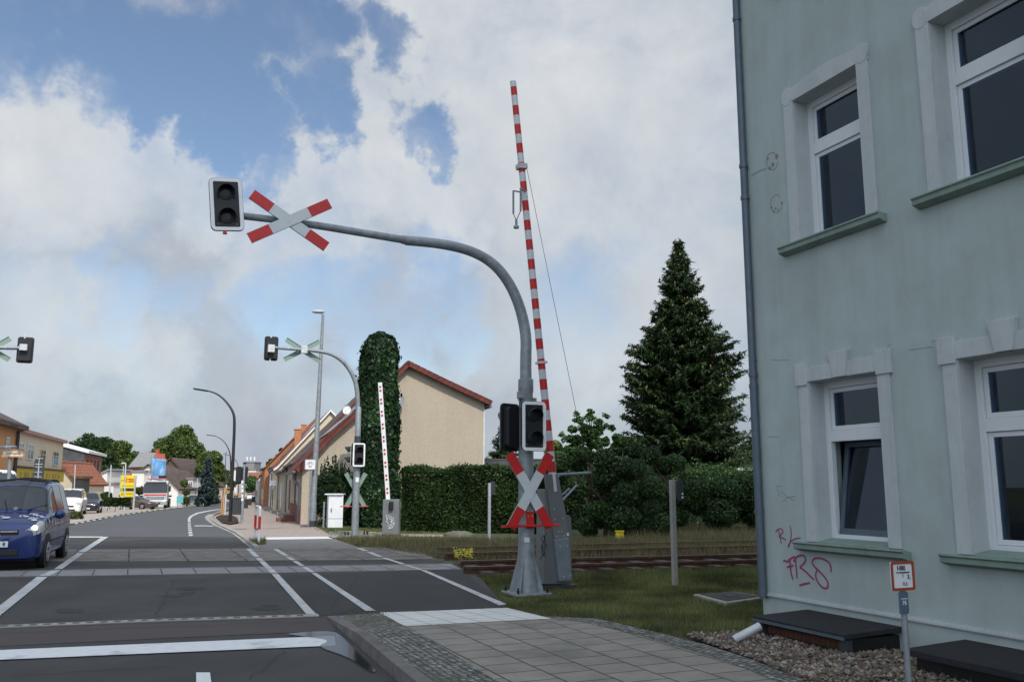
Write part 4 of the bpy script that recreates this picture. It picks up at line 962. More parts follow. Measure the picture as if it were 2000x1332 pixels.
def add_streaks(m, amt=.16):
    nt = m.node_tree; N = nt.nodes; L = nt.links; p = N['Principled BSDF']; src = p.inputs['Base Color'].links[0].from_socket
    g = N.new('ShaderNodeNewGeometry'); mp = N.new('ShaderNodeMapping'); mp.inputs['Scale'].default_value = (5, 5, .35); L.new(g.outputs['Position'], mp.inputs[0])
    n = N.new('ShaderNodeTexNoise'); n.inputs['Scale'].default_value = 1.0; n.inputs['Detail'].default_value = 7; n.inputs['Roughness'].default_value = .6; L.new(mp.outputs[0], n.inputs['Vector'])
    r = N.new('ShaderNodeMapRange'); L.new(n.outputs['Fac'], r.inputs[0])
    for i, v in enumerate((.42, .72, 1.0, 1 - amt)): r.inputs[1 + i].default_value = v
    s = N.new('ShaderNodeVectorMath'); s.operation = 'SCALE'; L.new(src, s.inputs[0]); L.new(r.outputs[0], s.inputs['Scale']); L.new(s.outputs[0], p.inputs['Base Color'])
add_streaks(M['render_green'], .10); add_streaks(M['trim'], .14); add_streaks(M['sill'], .2); add_streaks(M['galv'], .2)
def W(s, z, off=0.0): return CG + BQ * s + BN * off + Z * z
bld = thing('apartment_building', 'pale green rendered apartment building with white window surrounds at the right', 'building', CG)
H = 11.2; LEN = 16.0; cols = [1.03, 3.11, 5.19, 7.27]; rows_ = [(1.05, 2.93), (4.66, 6.51), (8.27, 10.0)]; WW = 1.07
mb = MB(); tk = .42
def wallbox(s0, s1, z0, z1): mb.ob(W(s0, z0, -tk), BQ * (s1 - s0), BN * tk, Z * (z1 - z0))
ss = [0] + [x for c in cols for x in (c, c + WW)] + [LEN]
for i in range(0, len(ss), 2): wallbox(ss[i], ss[i + 1], -.2, H)
for c in cols:
    zz = [-.2] + [z for r in rows_ for z in r] + [H]
    for i in range(0, len(zz), 2): wallbox(c, c + WW, zz[i], zz[i + 1])
DEP = 10.0
mb.ob(W(0, -.2, -tk), -BN * DEP, BQ * .4, Z * (H + .2)); mb.ob(W(LEN - .4, -.2, -tk), -BN * DEP, BQ * .4, Z * (H + .2)); mb.ob(W(0, -.2, -tk - DEP), BQ * LEN, -BN * .4, Z * (H + .2))
mb.build('wall', M['render_green'], bld)
mb = MB(); mb.ob(W(-.3, H, .4), BQ * (LEN + .6), -BN * (DEP + 1.4), Z * .25); mb.prism([W(-.3, H + .25, .4), W(-.3, H + .25, -DEP - 1), W(-.3, H + 3.2, -DEP / 2)], BQ * (LEN + .6)); mb.build('roof', M['rooftile_brown'], bld)
mb = MB(); mb.ob(W(.3, -.1, -1.4), BQ * (LEN - .8), -BN * .1, Z * (H)); mb.ob(W(.4, 3.4, -.43), BQ * (LEN - .9), -BN * 1, Z * .2); mb.ob(W(.4, 7, -.43), BQ * (LEN - .9), -BN * 1, Z * .2); mb.build('interior', M['darkroom'], bld)
# plinth trim
mb = MB(); mb.ob(W(.06, .335, 0), BQ * (LEN - .1), BN * .022, Z * .045); mb.ob(W(.06, .345, .022), BQ * (LEN - .1), BN * .012, Z * .02); mb.build('plinth_moulding', M['trim'], bld)
mb = MB(); mb.ob(W(-.005, -.1, .0), BQ * LEN, BN * .004, Z * .44); mb.build('plinth', M['render_green'], bld)
# downpipe
dp = MB(); o_ = W(.065, 0, .058); o2 = W(.02, 0, .09)
dp.tube([o_ + Z * .32, o_ + Z * 3.0], .052, 14); dp.tube([o_ + Z * 3.0, o_ + Z * H], .048, 14)
for z in (.33, 1.35, 2.95, 3.1, 5.5, 5.95, 8.1): dp.tube([o_ + Z * z, o_ + Z * (z + .05)], .058, 14)
pipe = dp.build('downpipe', M['zinc'], bld, smooth=True)
dp = MB(); 
for z in (1.4, 3.3, 5.9, 8.4): dp.ob(o_ + Z * z - BN * .1 - BQ * .02, BN * .06, BQ * .04, Z * .03)
dp.build('pipe_clip', M['zinc'], bld)
def window(c, r, kind, sash_open=False, deco=False, row=0):
    z0, z1 = rows_[r]; s0, s1 = c, c + WW; dpt = .23
    t = MB()
    fr = MB(); fo = -dpt
    def bar(a0, a1, b0, b1, o0=fo - .05, th=.07): fr.ob(W(a0, b0, o0), BQ * (a1 - a0), BN * th, Z * (b1 - b0))
    zt = z0 + (z1 - z0) * .63
    bar(s0, s0 + .075, z0, z1); bar(s1 - .075, s1, z0, z1); bar(s0 + .075, s1 - .075, z0 + .0, z0 + .09); bar(s0 + .075, s1 - .075, z1 - .085, z1); bar(s0 + .075, s1 - .075, zt - .02, zt + .11)
    # sash bars, slightly set back
    def sash(b0, b1, o0):
        fr.ob(W(s0 + .078, b0, o0), BQ * .05, BN * .04, Z * (b1 - b0)); fr.ob(W(s1 - .128, b0, o0), BQ * .05, BN * .04, Z * (b1 - b0)); fr.ob(W(s0 + .128, b0, o0), BQ * (s1 - s0 - .256), BN * .04, Z * .05); fr.ob(W(s0 + .128, b1 - .05, o0), BQ * (s1 - s0 - .256), BN * .04, Z * .05)
    sash(zt + .113, z1 - .088, fo - .045)
    if not sash_open: sash(z0 + .093, zt - .023, fo - .045)
    w = fr.build('window', M['winframe'], bld, bevel=.004)
    g = MB(); g.ob(W(s0 + .12, zt + .16, fo - .03), BQ * (WW - .24), BN * .012, Z * (z1 - .14 - zt - .16))
    if not sash_open: g.ob(W(s0 + .12, z0 + .14, fo - .03), BQ * (WW - .24), BN * .012, Z * (zt - .07 - z0 - .14))
    g.build('pane', M['glass'], w)
    if sash_open:
        # lower casement tipped inwards at the top
        hgt = zt - z0 - .1; d = (Z * 1 - BN * .16).normalized(); p = W(s0 + .09, z0 + .09, fo - .06); wd = WW - .18
        sm = MB(); nn2 = BQ.cross(d)
        sm.ob(p, BQ * .06, BN * .05, d * hgt); sm.ob(p + BQ * (wd - .06), BQ * .06, BN * .05, d * hgt); sm.ob(p + BQ * .06, BQ * (wd - .12), BN * .05, d * .07); sm.ob(p + BQ * .06 + d * (hgt - .06), BQ * (wd - .12), BN * .05, d * .06)
        sm.build('tilted_sash', M['zinc'], w, bevel=.004)
        g = MB(); g.ob(p + BQ * .05 + d * .06 + BN * .02, BQ * (wd - .1), BN * .01, d * (hgt - .11)); g.build('pane', M['glass'], w)
    cu = MB(); n = 60
    for (sa, sb) in (((s0 + .05, s0 + .40), (s1 - .42, s1 - .05)) if not sash_open else ((s0 + .05, s1 - .05),)):
        pr = None; rowp = []
        for i in range(n + 1):
            s = sa + (sb - sa) * i / n; o = fo - .30 + .02 * sin(i * 1.3) + .012 * sin(i * .47); rowp.append((W(s, z0, o), W(s, z1, o)))
        for i in range(n): cu.add([rowp[i][0], rowp[i + 1][0], rowp[i + 1][1], rowp[i][1]], [(0, 1, 2, 3)])
    cu.build('curtain', M['curtain'], w, smooth=True)
    if deco:
        de = MB(); rr = random.Random(5); s = (s0 + s1) / 2 + .03
        de.tube([W(s, z0 + 1.05, fo - .12), W(s, z0 + .3, fo - .12)], .002, 4)
        for z, r_ in ((.98, .014), (.9, .02), (.82, .012), (.70, .02), (.65, .035), (.60, .03), (.56, .022), (.46, .02), (.40, .016), (.3, .01)): de.ball(W(s + rr.uniform(-.02, .02), z0 + z, fo - .12), r_, (1, .4, 1), 6)
        de.build('window_ornament', M['refl_white'], w)
    # surround
    tr = MB(); tw = .165; pr_ = .028
    tr.ob(W(s0 - tw, z0, 0), BQ * tw, BN * pr_, Z * (z1 - z0)); tr.ob(W(s1, z0, 0), BQ * tw, BN * pr_, Z * (z1 - z0))
    if r == 0 or kind == 'key':
        tr.ob(W(s0 - tw, z1, 0), BQ * (WW + 2 * tw), BN * pr_, Z * .17)
        for sx in (s0 - tw - .035, s1): tr.ob(W(sx, z1 - .04, 0), BQ * (tw + .035), BN * (pr_ + .018), Z * .27)
        m_ = (s0 + s1) / 2; tr.prism([W(m_ - .09, z1, 0), W(m_ + .09, z1, 0), W(m_ + .15, z1 + .30, 0), W(m_ - .15, z1 + .30, 0)], BN * (pr_ + .025))
    else:
        pts = []
        for i in range(13):
            s = s0 - .02 + (WW + .04) * i / 12; pts.append(W(s, z1 + .17 + .06 * sin(pi * i / 12), 0))
        tr.prism([W(s0 - .02, z1, 0)] + pts + [W(s1 + .02, z1, 0)], BN * pr_)
        for sx in (s0 - tw / 2 - .01, s1 + tw / 2 + .01):
            tr.prism([W(sx + .10 * cos(a), z1 + .09 + .12 * sin(a), 0) for a in [2 * pi * k / 16 for k in range(16)]], BN * (pr_ + .004))
            tr.ob(W(sx - tw / 2, z1 - .02, 0), BQ * tw, BN * (pr_ - .003), Z * .12)
    # reveal lining
    e = .006
    tr.ob(W(s0, z0, -dpt), BQ * e, BN * (dpt + .01), Z * (z1 - z0)); tr.ob(W(s1 - e, z0, -dpt), BQ * e, BN * (dpt + .01), Z * (z1 - z0)); tr.ob(W(s0 + e, z1 - e, -dpt), BQ * (WW - 2 * e), BN * (dpt + .01), Z * e)
    tr.build('window_surround', M['trim'], bld, bevel=.006)
    si = MB(); a, b_ = s0 - .30, s1 + .27
    prf = [(-dpt, .05), (.13, 0), (.135, -.02), (.115, -.035), (.115, -.085), (.03, -.115), (0, -.115), (0, -.02), (-dpt, -.02)]
    pts = lambda s: [W(s, z0 + z, o) for o, z in prf]
    inner = [(o, z) for o, z in prf]
    si.prism([W(a, z0 + z, o) for o, z in prf if o >= 0] , BQ * (b_ - a)); si.prism([W(s0 + .001, z0 + .048, -dpt), W(s0 + .001, z0 + .004, .02), W(s0 + .001, z0 - .02, .02), W(s0 + .001, z0 - .02, -dpt)], BQ * (WW - .002))
    si.build('window_sill', M['sill'], bld, bevel=.004)
for ci, c in enumerate(cols):
    for r in range(3): window(c, r, 'x', sash_open=(ci == 0 and r == 0), deco=(ci == 0 and r == 1))
# graffiti
def wp(x, y): return PL(1440 + x / 3.084, 900 + y / 3.084, CG, BN)
mb = MB()
S = [[(250, 418), (256, 450), (267, 497)], [(232, 428), (243, 412), (262, 405), (277, 415), (276, 430), (262, 444), (250, 455), (264, 458), (280, 466), (297, 476)],
     [(318, 388), (326, 420), (326, 455), (318, 495), (306, 525), (312, 498), (330, 478), (352, 466), (382, 462)],
     [(318, 588), (320, 620), (324, 665), (336, 712)], [(278, 600), (292, 598), (300, 610), (312, 596), (330, 582), (350, 575)], [(300, 640), (318, 634), (340, 628)],
     [(352, 596), (356, 640), (362, 706)], [(340, 606), (352, 584), (372, 568), (396, 566), (412, 580), (413, 602), (398, 622), (376, 640), (392, 648), (420, 670), (442, 694), (464, 714)],
     [(566, 668), (566, 640), (556, 612), (530, 594), (500, 584), (472, 584), (455, 596), (452, 614), (464, 634), (492, 660), (520, 688), (542, 716), (550, 742), (544, 764), (526, 768), (504, 752), (486, 728), (474, 700), (474, 672), (488, 650)],
     [(376, 748), (400, 740), (440, 733)]]
for idx in ((0, 1), (2,), (3, 4, 5), (6, 7), (8,), (9,)):
    mb = MB()
    for i in idx: mb.ribbon(chaikin([wp(x, y) for x, y in S[i]], 2), .014 if i < 3 else .022, BN, .005 + .001 * (i % 2))
    mb.build('graffiti', M['pink'], bld)
M['pencil'] = mat('faint_marker', (.17, .215, .21), .9)
mb = MB()
for s_ in ([(235, 150), (250, 185), (245, 205), (262, 200)], [(240, 148), (270, 152)], [(265, 180), (300, 215), (345, 240)], [(275, 245), (300, 220), (350, 212)]): mb.ribbon([wp(x, y) for x, y in s_], .005, BN)
# cracks and patched spots
def wz(x, y): return PL(1440 + x / 2.664, y / 2.664, CG, BN)
mb.ribbon(chaikin([wz(x, y) for x, y in ((75, 915), (100, 900), (130, 885), (152, 878))], 1), .008, BN)
for cx, cy in ((182, 840), (205, 1060)): mb.ribbon([wz(cx + 30 * cos(a), cy + 46 * sin(a)) for a in [2 * pi * k / 14 for k in range(13)]], .006, BN)
def ww(x, y): return PL(1500 + x / 2.664, 600 + y / 2.664, CG, BN)
mb.ribbon(chaikin([ww(x, y) for x, y in ((605, 225), (620, 210), (640, 190))], 1), .005, BN); mb.ribbon(chaikin([ww(x, y) for x, y in ((735, 222), (800, 214), (860, 206))], 1), .004, BN); mb.ribbon([ww(850, 180), ww(890, 168), ww(925, 158)], .004, BN); mb.ribbon([ww(0, 673), ww(60, 673)], .005, BN); mb.ribbon([ww(20, 275), ww(110, 275)], .004, BN)
mb.build('wall_marks', M['pencil'], bld)
mb = MB(); rr = random.Random(2)
for cx, cy in ((205, 815), (160, 825), (185, 858), (170, 875), (232, 1058), (200, 1085), (190, 1100), (178, 1080), (212, 1090)):
    p = wz(cx, cy); r_ = rr.uniform(.012, .03); mb.prism([p + BQ * r_ * cos(a) * rr.uniform(.7, 1.2) + Z * r_ * sin(a) * rr.uniform(.7, 1.4) for a in [2 * pi * k / 9 for k in range(9)]], BN * .004)
mb.build('plaster_patch', mat('bare_plaster', (.24, .21, .18), .95), bld)
# cellar hatches covered with black felt
def hatch(s0, s1, zt, lab, wood):
    t = thing('cellar_hatch', lab, 'cellar hatch', W(s0, 0, 0), 0, 'felt covered cellar hatches')
    out = .80; zb = zt + .03
    mb = MB(); mb.add([W(s0, zb, .0), W(s1, zb, .0), W(s1, zt, out), W(s0, zt, out), W(s0, zb - .05, .0), W(s1, zb - .05, .0), W(s1, zt - .05, out), W(s0, zt - .05, out)], [(0, 1, 2, 3), (7, 6, 5, 4), (0, 4, 5, 1), (1, 5, 6, 2), (2, 6, 7, 3), (3, 7, 4, 0)])
    mb.build('lid', M['slate_felt'], t, bevel=.006)
    mb = MB(); mb.ob(W(s0 - .004, zt - .055, out), BQ * (s1 - s0 + .008), BN * .008, Z * .03); mb.build('edge_strip', M['zinc'] if wood else M['slate_felt'], t)
    mb = MB(); mb.ob(W(s0 + .06, -.1, .004), BQ * (s1 - s0 - .12), BN * (out - .10), Z * (zt + .04)); mb.build('box', M['black'], t)
    if wood:
        mb = MB(); n = 16; L = (s1 - s0 - .3) / n
        for k in range(n): mb.ob(W(s0 + .16 + k * L, .07, out - .094), BQ * (L - .006), BN * .015, Z * (zt - .16))
        mb.build('boarding', mat('hatch_board', (.085, .032, .018), .8, 0, .3, 6), t)
        mb = MB(); mb.ob(W(s0 + .02, -.1, out - .12), BQ * .1, BN * .08, Z * (zt + .04)); mb.ob(W(s1 - .12, -.1, out - .12), BQ * .1, BN * .08, Z * (zt + .04)); mb.ob(W(s0 + .1, -.1, out - .08), BQ * (s1 - s0 - .2), BN * .12, Z * .14); mb.build('sill_frame', M['concrete'] if False else M['darkgrey'], t)
    return t
hatch(.79, 2.2, .235, 'black felt topped cellar hatch with brown boards near the downpipe', True)
hatch(2.93, 5.6, .225, 'black felt topped cellar hatch behind the hydrant sign post, nearer to the viewer', False)
# white drain pipe from the downpipe foot
a = PL(1432, 1250, W(0, 0, .8), BN); a = G(1433, 1249, .06); b = D(1484, 1222, a.y + .05)
tag(MB().tube([a, b], .045, 12).build('drain_pipe', M['galv_light'], smooth=True), 'white plastic drain pipe slanting out over the gravel', 'pipe')
# ------------------------------------------------------------------ vegetation
def unit(n):
    a = RNG.normal(size=(n, 3)); return a / np.linalg.norm(a, axis=1)[:, None]
def leaves(name, P, size, m, parent=None, asp=.55, down=0.0, nrm=None, flat=0.0, kind=None):
    n = len(P); a = unit(n)
    if down: a[:, 2] -= down; a /= np.linalg.norm(a, axis=1)[:, None]
    q = unit(n)
    if nrm is not None: q = nrm * (1.0) + q * .6
    if flat: q[:, 2] += flat
    b = np.cross(a, q); b /= (np.linalg.norm(b, axis=1)[:, None] + 1e-9)
    s = size * RNG.uniform(.6, 1.35, (n, 1)); V_ = np.zeros((n, 4, 3))
    V_[:, 0] = P - a * s * .5; V_[:, 1] = P + b * s * .5 * asp - a * s * .06; V_[:, 2] = P + a * s * .5; V_[:, 3] = P - b * s * .5 * asp - a * s * .06
    return mesh_np(name, V_.reshape(-1, 3), 4, m, parent)
def blobpts(cs, n):
    """points through a set of ellipsoid clumps, denser to their shells"""
    vol = np.array([c[3] * c[4] * c[5] for c in cs]) ** .67; k = RNG.choice(len(cs), n, p=vol / vol.sum()); C = np.array([c[:3] for c in cs])[k]; R = np.array([c[3:] for c in cs])[k]
    return C + unit(n) * R * (RNG.uniform(.25, 1.08, (n, 1)) ** .45)
def crown(base, h0, h1, rx, ry, nb, rb, seed, top=1.0, flat=1.0):
    r = random.Random(seed); cs = []
    zc = (h0 + h1) / 2; rz = (h1 - h0) / 2
    for i in range(nb):
        while True:
            x, y, z = (r.uniform(-1, 1) for _ in range(3))
            d = x * x + y * y + z * z
            if .12 < d < .85: break
        w = 1 if z < 0 else 1 - (1 - top) * z
        q = rb * r.uniform(.75, 1.3); cs.append((base.x + x * rx * w, base.y + y * ry * w, base.z + zc + z * (rz - q * .5), q, q, q * .8 * flat))
    return cs
def tree(label, base, h0, h1, rx, m, n, leaf, seed, trunk=.25, nb=26, rb=None, group=None, name='tree', top=.8, ry=None):
    t = thing(name, label, 'tree', base, 0, group); cs = crown(base, h0, h1, rx * .85, (ry or rx) * .85, nb, rb or rx * .33, seed, top)
    mb = MB(); r = random.Random(seed); zt = base.z + h0 + (h1 - h0) * .7
    mb.tube([base, base + Z * h0 * .6, Vector((base.x + r.uniform(-.2, .2), base.y, zt))], [trunk, trunk * .75, trunk * .25], 8)
    mb.build('trunk', m_bark, t, smooth=True)
    for c in cs[:9]:
        s = base + Z * (h0 + (h1 - h0) * r.uniform(0, .35)); lb = MB(); lb.tube([s, (s + Vector(c[:3])) / 2 + Z * .2, Vector(c[:3])], [trunk * .4, trunk * .25, trunk * .08], 6); lb.build('limb', m_bark, t)
    leaves('crown', blobpts(cs, n), leaf, m, t); return t
m_bark = M['bark']

# ivy covered column
b = G(742, 1031); 
t = thing('ivy_column', 'tall free standing column wholly overgrown with dark green ivy beside the house gable', 'ivy', b)
lev = [(1030, 706, 779), (980, 705, 778), (930, 704, 777), (880, 704, 776), (830, 703, 775), (780, 704, 774), (730, 706, 775), (690, 709, 776), (668, 714, 772), (657, 724, 762), (653, 736, 750)]
cp_ = []; 
for (y, xl, xr) in lev:
    a = D(xl, y, b.y + .7); c = D(xr, y, b.y + .7); cp_.append(((a + c) / 2, (c - a).length / 2))
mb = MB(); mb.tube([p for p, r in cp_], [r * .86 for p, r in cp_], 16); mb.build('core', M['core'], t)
n = 26000; zz = np.array([p.z for p, r in cp_]); rr_ = np.array([r for p, r in cp_]); xx = np.array([p.x for p, r in cp_])
zr = RNG.uniform(zz[0], zz[-1] + .05, n); an = RNG.uniform(0, 2 * pi, n); R0 = np.interp(zr, zz, rr_) ; X0 = np.interp(zr, zz, xx)
lump = 1 + .09 * np.sin(an * 3 + zr * 1.7) + .07 * np.sin(an * 7 - zr * 2.9) + RNG.uniform(-.10, .05, n) + np.where(RNG.uniform(0, 1, n) < .06, RNG.uniform(0, .22, n), 0)
nr = np.column_stack([np.cos(an), np.sin(an), .2 * np.ones(n)]); P = np.column_stack([X0 + nr[:, 0] * R0 * lump, b.y + .7 + nr[:, 1] * R0 * lump, zr])
leaves('foliage', P, .17, M['leaf_ivy'], t, .75, down=1.2, nrm=nr)
def box_hedge(name, label, pts, h, thick, n, m, leaf, cat='hedge', rough=.12, topvar=0.06, hf=None, group=None):
    """pts: plan polyline of the front; h height"""
    t = thing(name, label, cat, pts[0], 0, group); mb = MB(); allP = []; tot = sum((b - a).length for a, b in zip(pts[:-1], pts[1:]))
    for a, b in zip(pts[:-1], pts[1:]):
        a, b = XY(a), XY(b); d = b - a; L = d.length; dn = d.normalized(); nn = Vector((-dn.y, dn.x, 0)); nn = nn if nn.y > 0 else -nn
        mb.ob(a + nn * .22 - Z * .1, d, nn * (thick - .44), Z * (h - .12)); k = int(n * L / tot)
        s = RNG.uniform(0, L, k); q = RNG.uniform(0, 1, k); face = q < h / (h + thick); z = np.where(face, RNG.uniform(0, h, k), h); o = np.where(face, 0, RNG.uniform(0, thick, k))
        wob = .10 * np.sin(s * 1.9 + z * 2.1) + .07 * np.sin(s * 5.3 + 1) ; j = RNG.normal(0, rough * .55, (k, 3))
        o = o + np.where(face, wob + np.abs(j[:, 0]) * 1.2, 0); z = z + np.where(face, 0, topvar * np.sin(s * 3.1) + j[:, 1] * .7)
        P = np.column_stack([a.x + dn.x * s + nn.x * o, a.y + dn.y * s + nn.y * o, z - .02]); allP.append(P)
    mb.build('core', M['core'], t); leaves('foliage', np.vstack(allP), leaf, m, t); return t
box_hedge('clipped_hedge', 'long neatly clipped dark green hedge in front of the beige house', [G(778, 1037), G(925, 1040), G(1085, 1041)], 2.28, 1.2, 42000, M['leaf_hedge'], .10, rough=.17, topvar=.08)
box_hedge('tall_hedge', 'overgrown green hedge below the fir tree at the end of the garden', [G(1092, 1034), G(1260, 1029), G(1400, 1025), G(1620, 1022)], 2.35, 1.4, 38000, M['leaf_bush'], .11, rough=.35, topvar=.12)
# yew with upright tips
b = D(655, 950, 38.6); b.z = gz(38.6); t = thing('yew_shrub', 'dark upright yew shrub with pointed tips behind the white cabinet', 'shrub', b); cs = []
for (px, py, w) in ((628, 912, 5), (634, 905, 6), (640, 900, 5), (650, 898, 5), (655, 896, 6), (660, 909, 5), (668, 905, 7), (674, 912, 6), (681, 921, 7), (645, 915, 8), (688, 930, 8), (696, 938, 8), (622, 935, 7), (704, 950, 8)):
    top = D(px, py, b.y); bot = D(px, 985, b.y)
    for k in range(10):
        p = bot + (top - bot) * k / 9; r_ = w / F * b.y * (2.1 - 1.75 * k / 9); cs.append((p.x, p.y + random.Random(px + k).uniform(-.5, .5) * (1 - k / 9), p.z, r_, r_ * 1.2, .22))
cs += [(D(x, 990, b.y).x, b.y, z, .55, .7, .7) for x in (630, 650, 670, 690) for z in (.5, 1.1)]
leaves('foliage', blobpts(cs, 26000), .13, M['leaf_yew'], t, .4, down=-.8)
# big fir
b = G(1334, 1000); b = Vector((D(1340, 950, 46).x, 46, gz(46)))
t = thing('fir_tree', 'large dark conical fir tree rising behind the hedge', 'fir tree', b, 0, 'dark firs behind the garden')
def fir(t, b, H, prof, seed, m, dens=1.0, cones=True, cen=0, spr=.16):
    r = random.Random(seed); mb = MB(); mb.tube([b, b + Z * H * .6, b + Z * H * .97], [.28, .16, .03], 8); mb.build('trunk', M['bark'], t)
    SP = []; SA = []; limbs = MB(); z = prof[0][0]; cone = []
    zs_, rs_ = [p[0] for p in prof], [p[1] for p in prof]
    while z < H:
        R0 = float(np.interp(z, zs_, rs_)); nb = max(5, int((9.5 + R0 * 3.5) * dens)); ph = r.uniform(0, 6.3)
        for k in range(nb):
            az = ph + 2 * pi * k / nb + r.uniform(-.25, .25); L = R0 * r.uniform(.64, 1.15) * (1 + .1 * sin(az * 2 + z)); d = Vector((cos(az), sin(az), 0)); s = Vector((-d.y, d.x, 0))
            zz_ = z + r.uniform(-.16, .16); droop = r.uniform(.10, .32) if z < H * .8 else r.uniform(-.5, 0)
            def bp(f): return b + Z * (zz_ - droop * L * f + .30 * L * max(0, f - .55) ** 1.3 * 2) + d * (.1 + L * f)
            limbs.tube([bp(0), bp(.5), bp(.95)], [.035, .02, .008], 4, caps=False)
            st = max(3, int(L / .13))
            for i in range(1, st + 1):
                f = i / st; p = bp(f); tw = (.18 + .42 * (1 - abs(f - .45) * 1.3)) * min(1, L / 1.3) * r.uniform(.7, 1.2)
                for sg in (-1, 1):
                    td = (s * sg * .8 + d * .65 - Z * .18).normalized(); q = max(1, int(tw / .11))
                    for j in range(q):
                        SP.append(p + td * (.04 + .10 * j) + Z * r.uniform(-.04, .03)); SA.append(td + Vector((r.uniform(-.3, .3), r.uniform(-.3, .3), r.uniform(-.35, .15))))
                SP.append(p); SA.append(d + Z * .1)
            if z > H * .45 and r.random() < .5: cone.append(bp(r.uniform(.6, .98)) + Z * .08)
        z += .21 + .09 * R0 / 3
    for k in range(16): SP.append(b + Z * (H - .06 * k)); SA.append(Vector((r.uniform(-.6, .6), r.uniform(-.6, .6), .9)))
    limbs.build('limbs', M['bark'], t, smooth=False)
    P = np.array([tuple(p) for p in SP]); A = np.array([tuple(a) for a in SA]); A /= np.linalg.norm(A, axis=1)[:, None]
    P = np.vstack([P, P + RNG.normal(0, .045, P.shape), P + RNG.normal(0, .06, P.shape)]); A = np.vstack([A, A + RNG.normal(0, .45, A.shape), A + RNG.normal(0, .6, A.shape)]); n = len(P)
    q = unit(n) * .7 + np.array([0, 0, 1.0]); B = np.cross(A, q); B /= np.linalg.norm(B, axis=1)[:, None]; sc = RNG.uniform(.8, 1.45, (n, 1)) * spr
    V_ = np.zeros((n, 4, 3)); V_[:, 0] = P - A * sc * .55; V_[:, 1] = P + B * sc * .22; V_[:, 2] = P + A * sc * .65; V_[:, 3] = P - B * sc * .22
    mesh_np('needles', V_.reshape(-1, 3), 4, m, t)
    if cones and cone:
        C = np.array([tuple(c) for c in cone for _ in range(2)]) + RNG.normal(0, .05, (len(cone) * 2, 3)); n = len(C)
        V_ = np.zeros((n, 4, 3)); w = .035; h = .16
        for i, (dx, dz) in enumerate(((0, 0), (w, h * .5), (0, h), (-w, h * .5))): V_[:, i] = C + np.array([dx, 0, dz])
        mesh_np('cones', V_.reshape(-1, 3), 4, M['cone'], t)['kind'] = 'stuff'
HF = D(1327, 478, 46).z - b.z
fir(t, b, HF, [(.8, 3.1), (3, 3.3), (5, 3.1), (7, 2.8), (8.6, 2.55), (9.6, 2.2), (10.6, 1.65), (11.6, 1.25), (12.3, .9), (13.1, .55), (13.7, .4), (14.5, .06)], 4, M['needle'])
b = Vector((D(1500, 950, 50).x, 50, gz(50))); t = thing('fir_tree', 'smaller dark fir partly hidden behind the edge of the green building', 'fir tree', b, 0, 'dark firs behind the garden')
fir(t, b, 6.4, [(.6, 2.0), (3, 1.7), (5, .8), (6.4, .05)], 8, M['needle'], .8, False)
# maple sapling and bushes
def at(px, Y): p = D(px, 950, Y); return Vector((p.x, p.y, gz(Y)))
def leafy(name, label, cat, spec, Y, m, n, leaf, trunkpx, seed, group=None, trunk=.08, asp=.7, flat=0, down=0):
    """spec: list of (px,py,rpx) clumps at distance Y"""
    b = at(trunkpx, Y); t = thing(name, label, cat, b, 0, group); r = random.Random(seed); cs = []
    k = Y / F
    for (px, py, rp) in spec:
        p = D(px, py, Y); q = rp * k; cs.append((p.x, p.y + r.uniform(-1, 1) * q * 1.2, p.z, q, q * 1.1, q * .8))
    mb = MB(); c0 = Vector(cs[0][:3]); mb.tube([b, b + Z * .5 + Vector((.05, 0, 0)), c0], [trunk, trunk * .8, trunk * .3], 7)
    mb.build('trunk', M['bark'], t)
    for c in cs[1:10]:
        mb = MB(); s = b + (c0 - b) * r.uniform(.3, .8); mb.tube([s, (s + Vector(c[:3])) / 2 + Z * .15, Vector(c[:3])], [trunk * .45, trunk * .3, trunk * .1], 5); mb.build('limb', M['bark'], t)
    leaves('foliage', blobpts(cs, n), leaf, m, t, asp, flat=flat, down=down); return t
rr = random.Random(11)
spec = [(1152, 850, 22), (1155, 803, 7), (1150, 815, 11), (1130, 822, 10), (1172, 825, 11), (1118, 838, 12), (1140, 838, 16), (1165, 842, 16), (1190, 835, 10), (1108, 858, 11), (1128, 862, 18), (1160, 868, 20), (1185, 862, 14), (1203, 852, 7), (1115, 880, 16), (1145, 890, 22), (1180, 890, 18), (1200, 880, 12), (1183, 812, 6), (1126, 808, 5), (1100, 846, 7)]
leafy('maple_sapling', 'young maple with bright layered leaves behind the raised barrier machine', 'tree', [(x + rr.uniform(-5, 5), y + rr.uniform(-3, 3), q_ * .75) for x, y, q_ in spec for _ in range(3)], 31, M['leaf_maple'], 5200, .13, 1152, 1, asp=.75, flat=2.2)
spec = []
for i in range(46): x = rr.uniform(1085, 1290); top = 875 + 25 * abs(sin(x * .03)) + (25 if x > 1230 else 0); spec.append((x, rr.uniform(top, 1036), rr.uniform(16, 28)))
leafy('bush', 'large dark green bush beside the maple behind the tracks', 'bush', spec, 30.0, M['leaf_bush'], 44000, .088, 1180, 2, 'bushes behind the tracks')
spec = [(rr.uniform(1225, 1345), rr.uniform(880, 1020), rr.uniform(16, 26)) for i in range(22)] + [(1258, 862, 9), (1240, 868, 8), (1275, 880, 12), (1225, 880, 10)]
leafy('bush', 'mid green bush with long shoots in front of the fir', 'bush', spec, 33, M['leaf_maple'] if False else M['leaf_bush'], 26000, .10, 1280, 3, 'bushes behind the tracks')
spec = [(rr.uniform(1330, 1500), rr.uniform(940, 1010), rr.uniform(20, 34)) for i in range(24)]
leafy('bush', 'low dense bush against the hedge behind the farther post', 'bush', spec, 32.4, M['leaf_bush'], 26000, .10, 1400, 4, 'bushes behind the tracks')
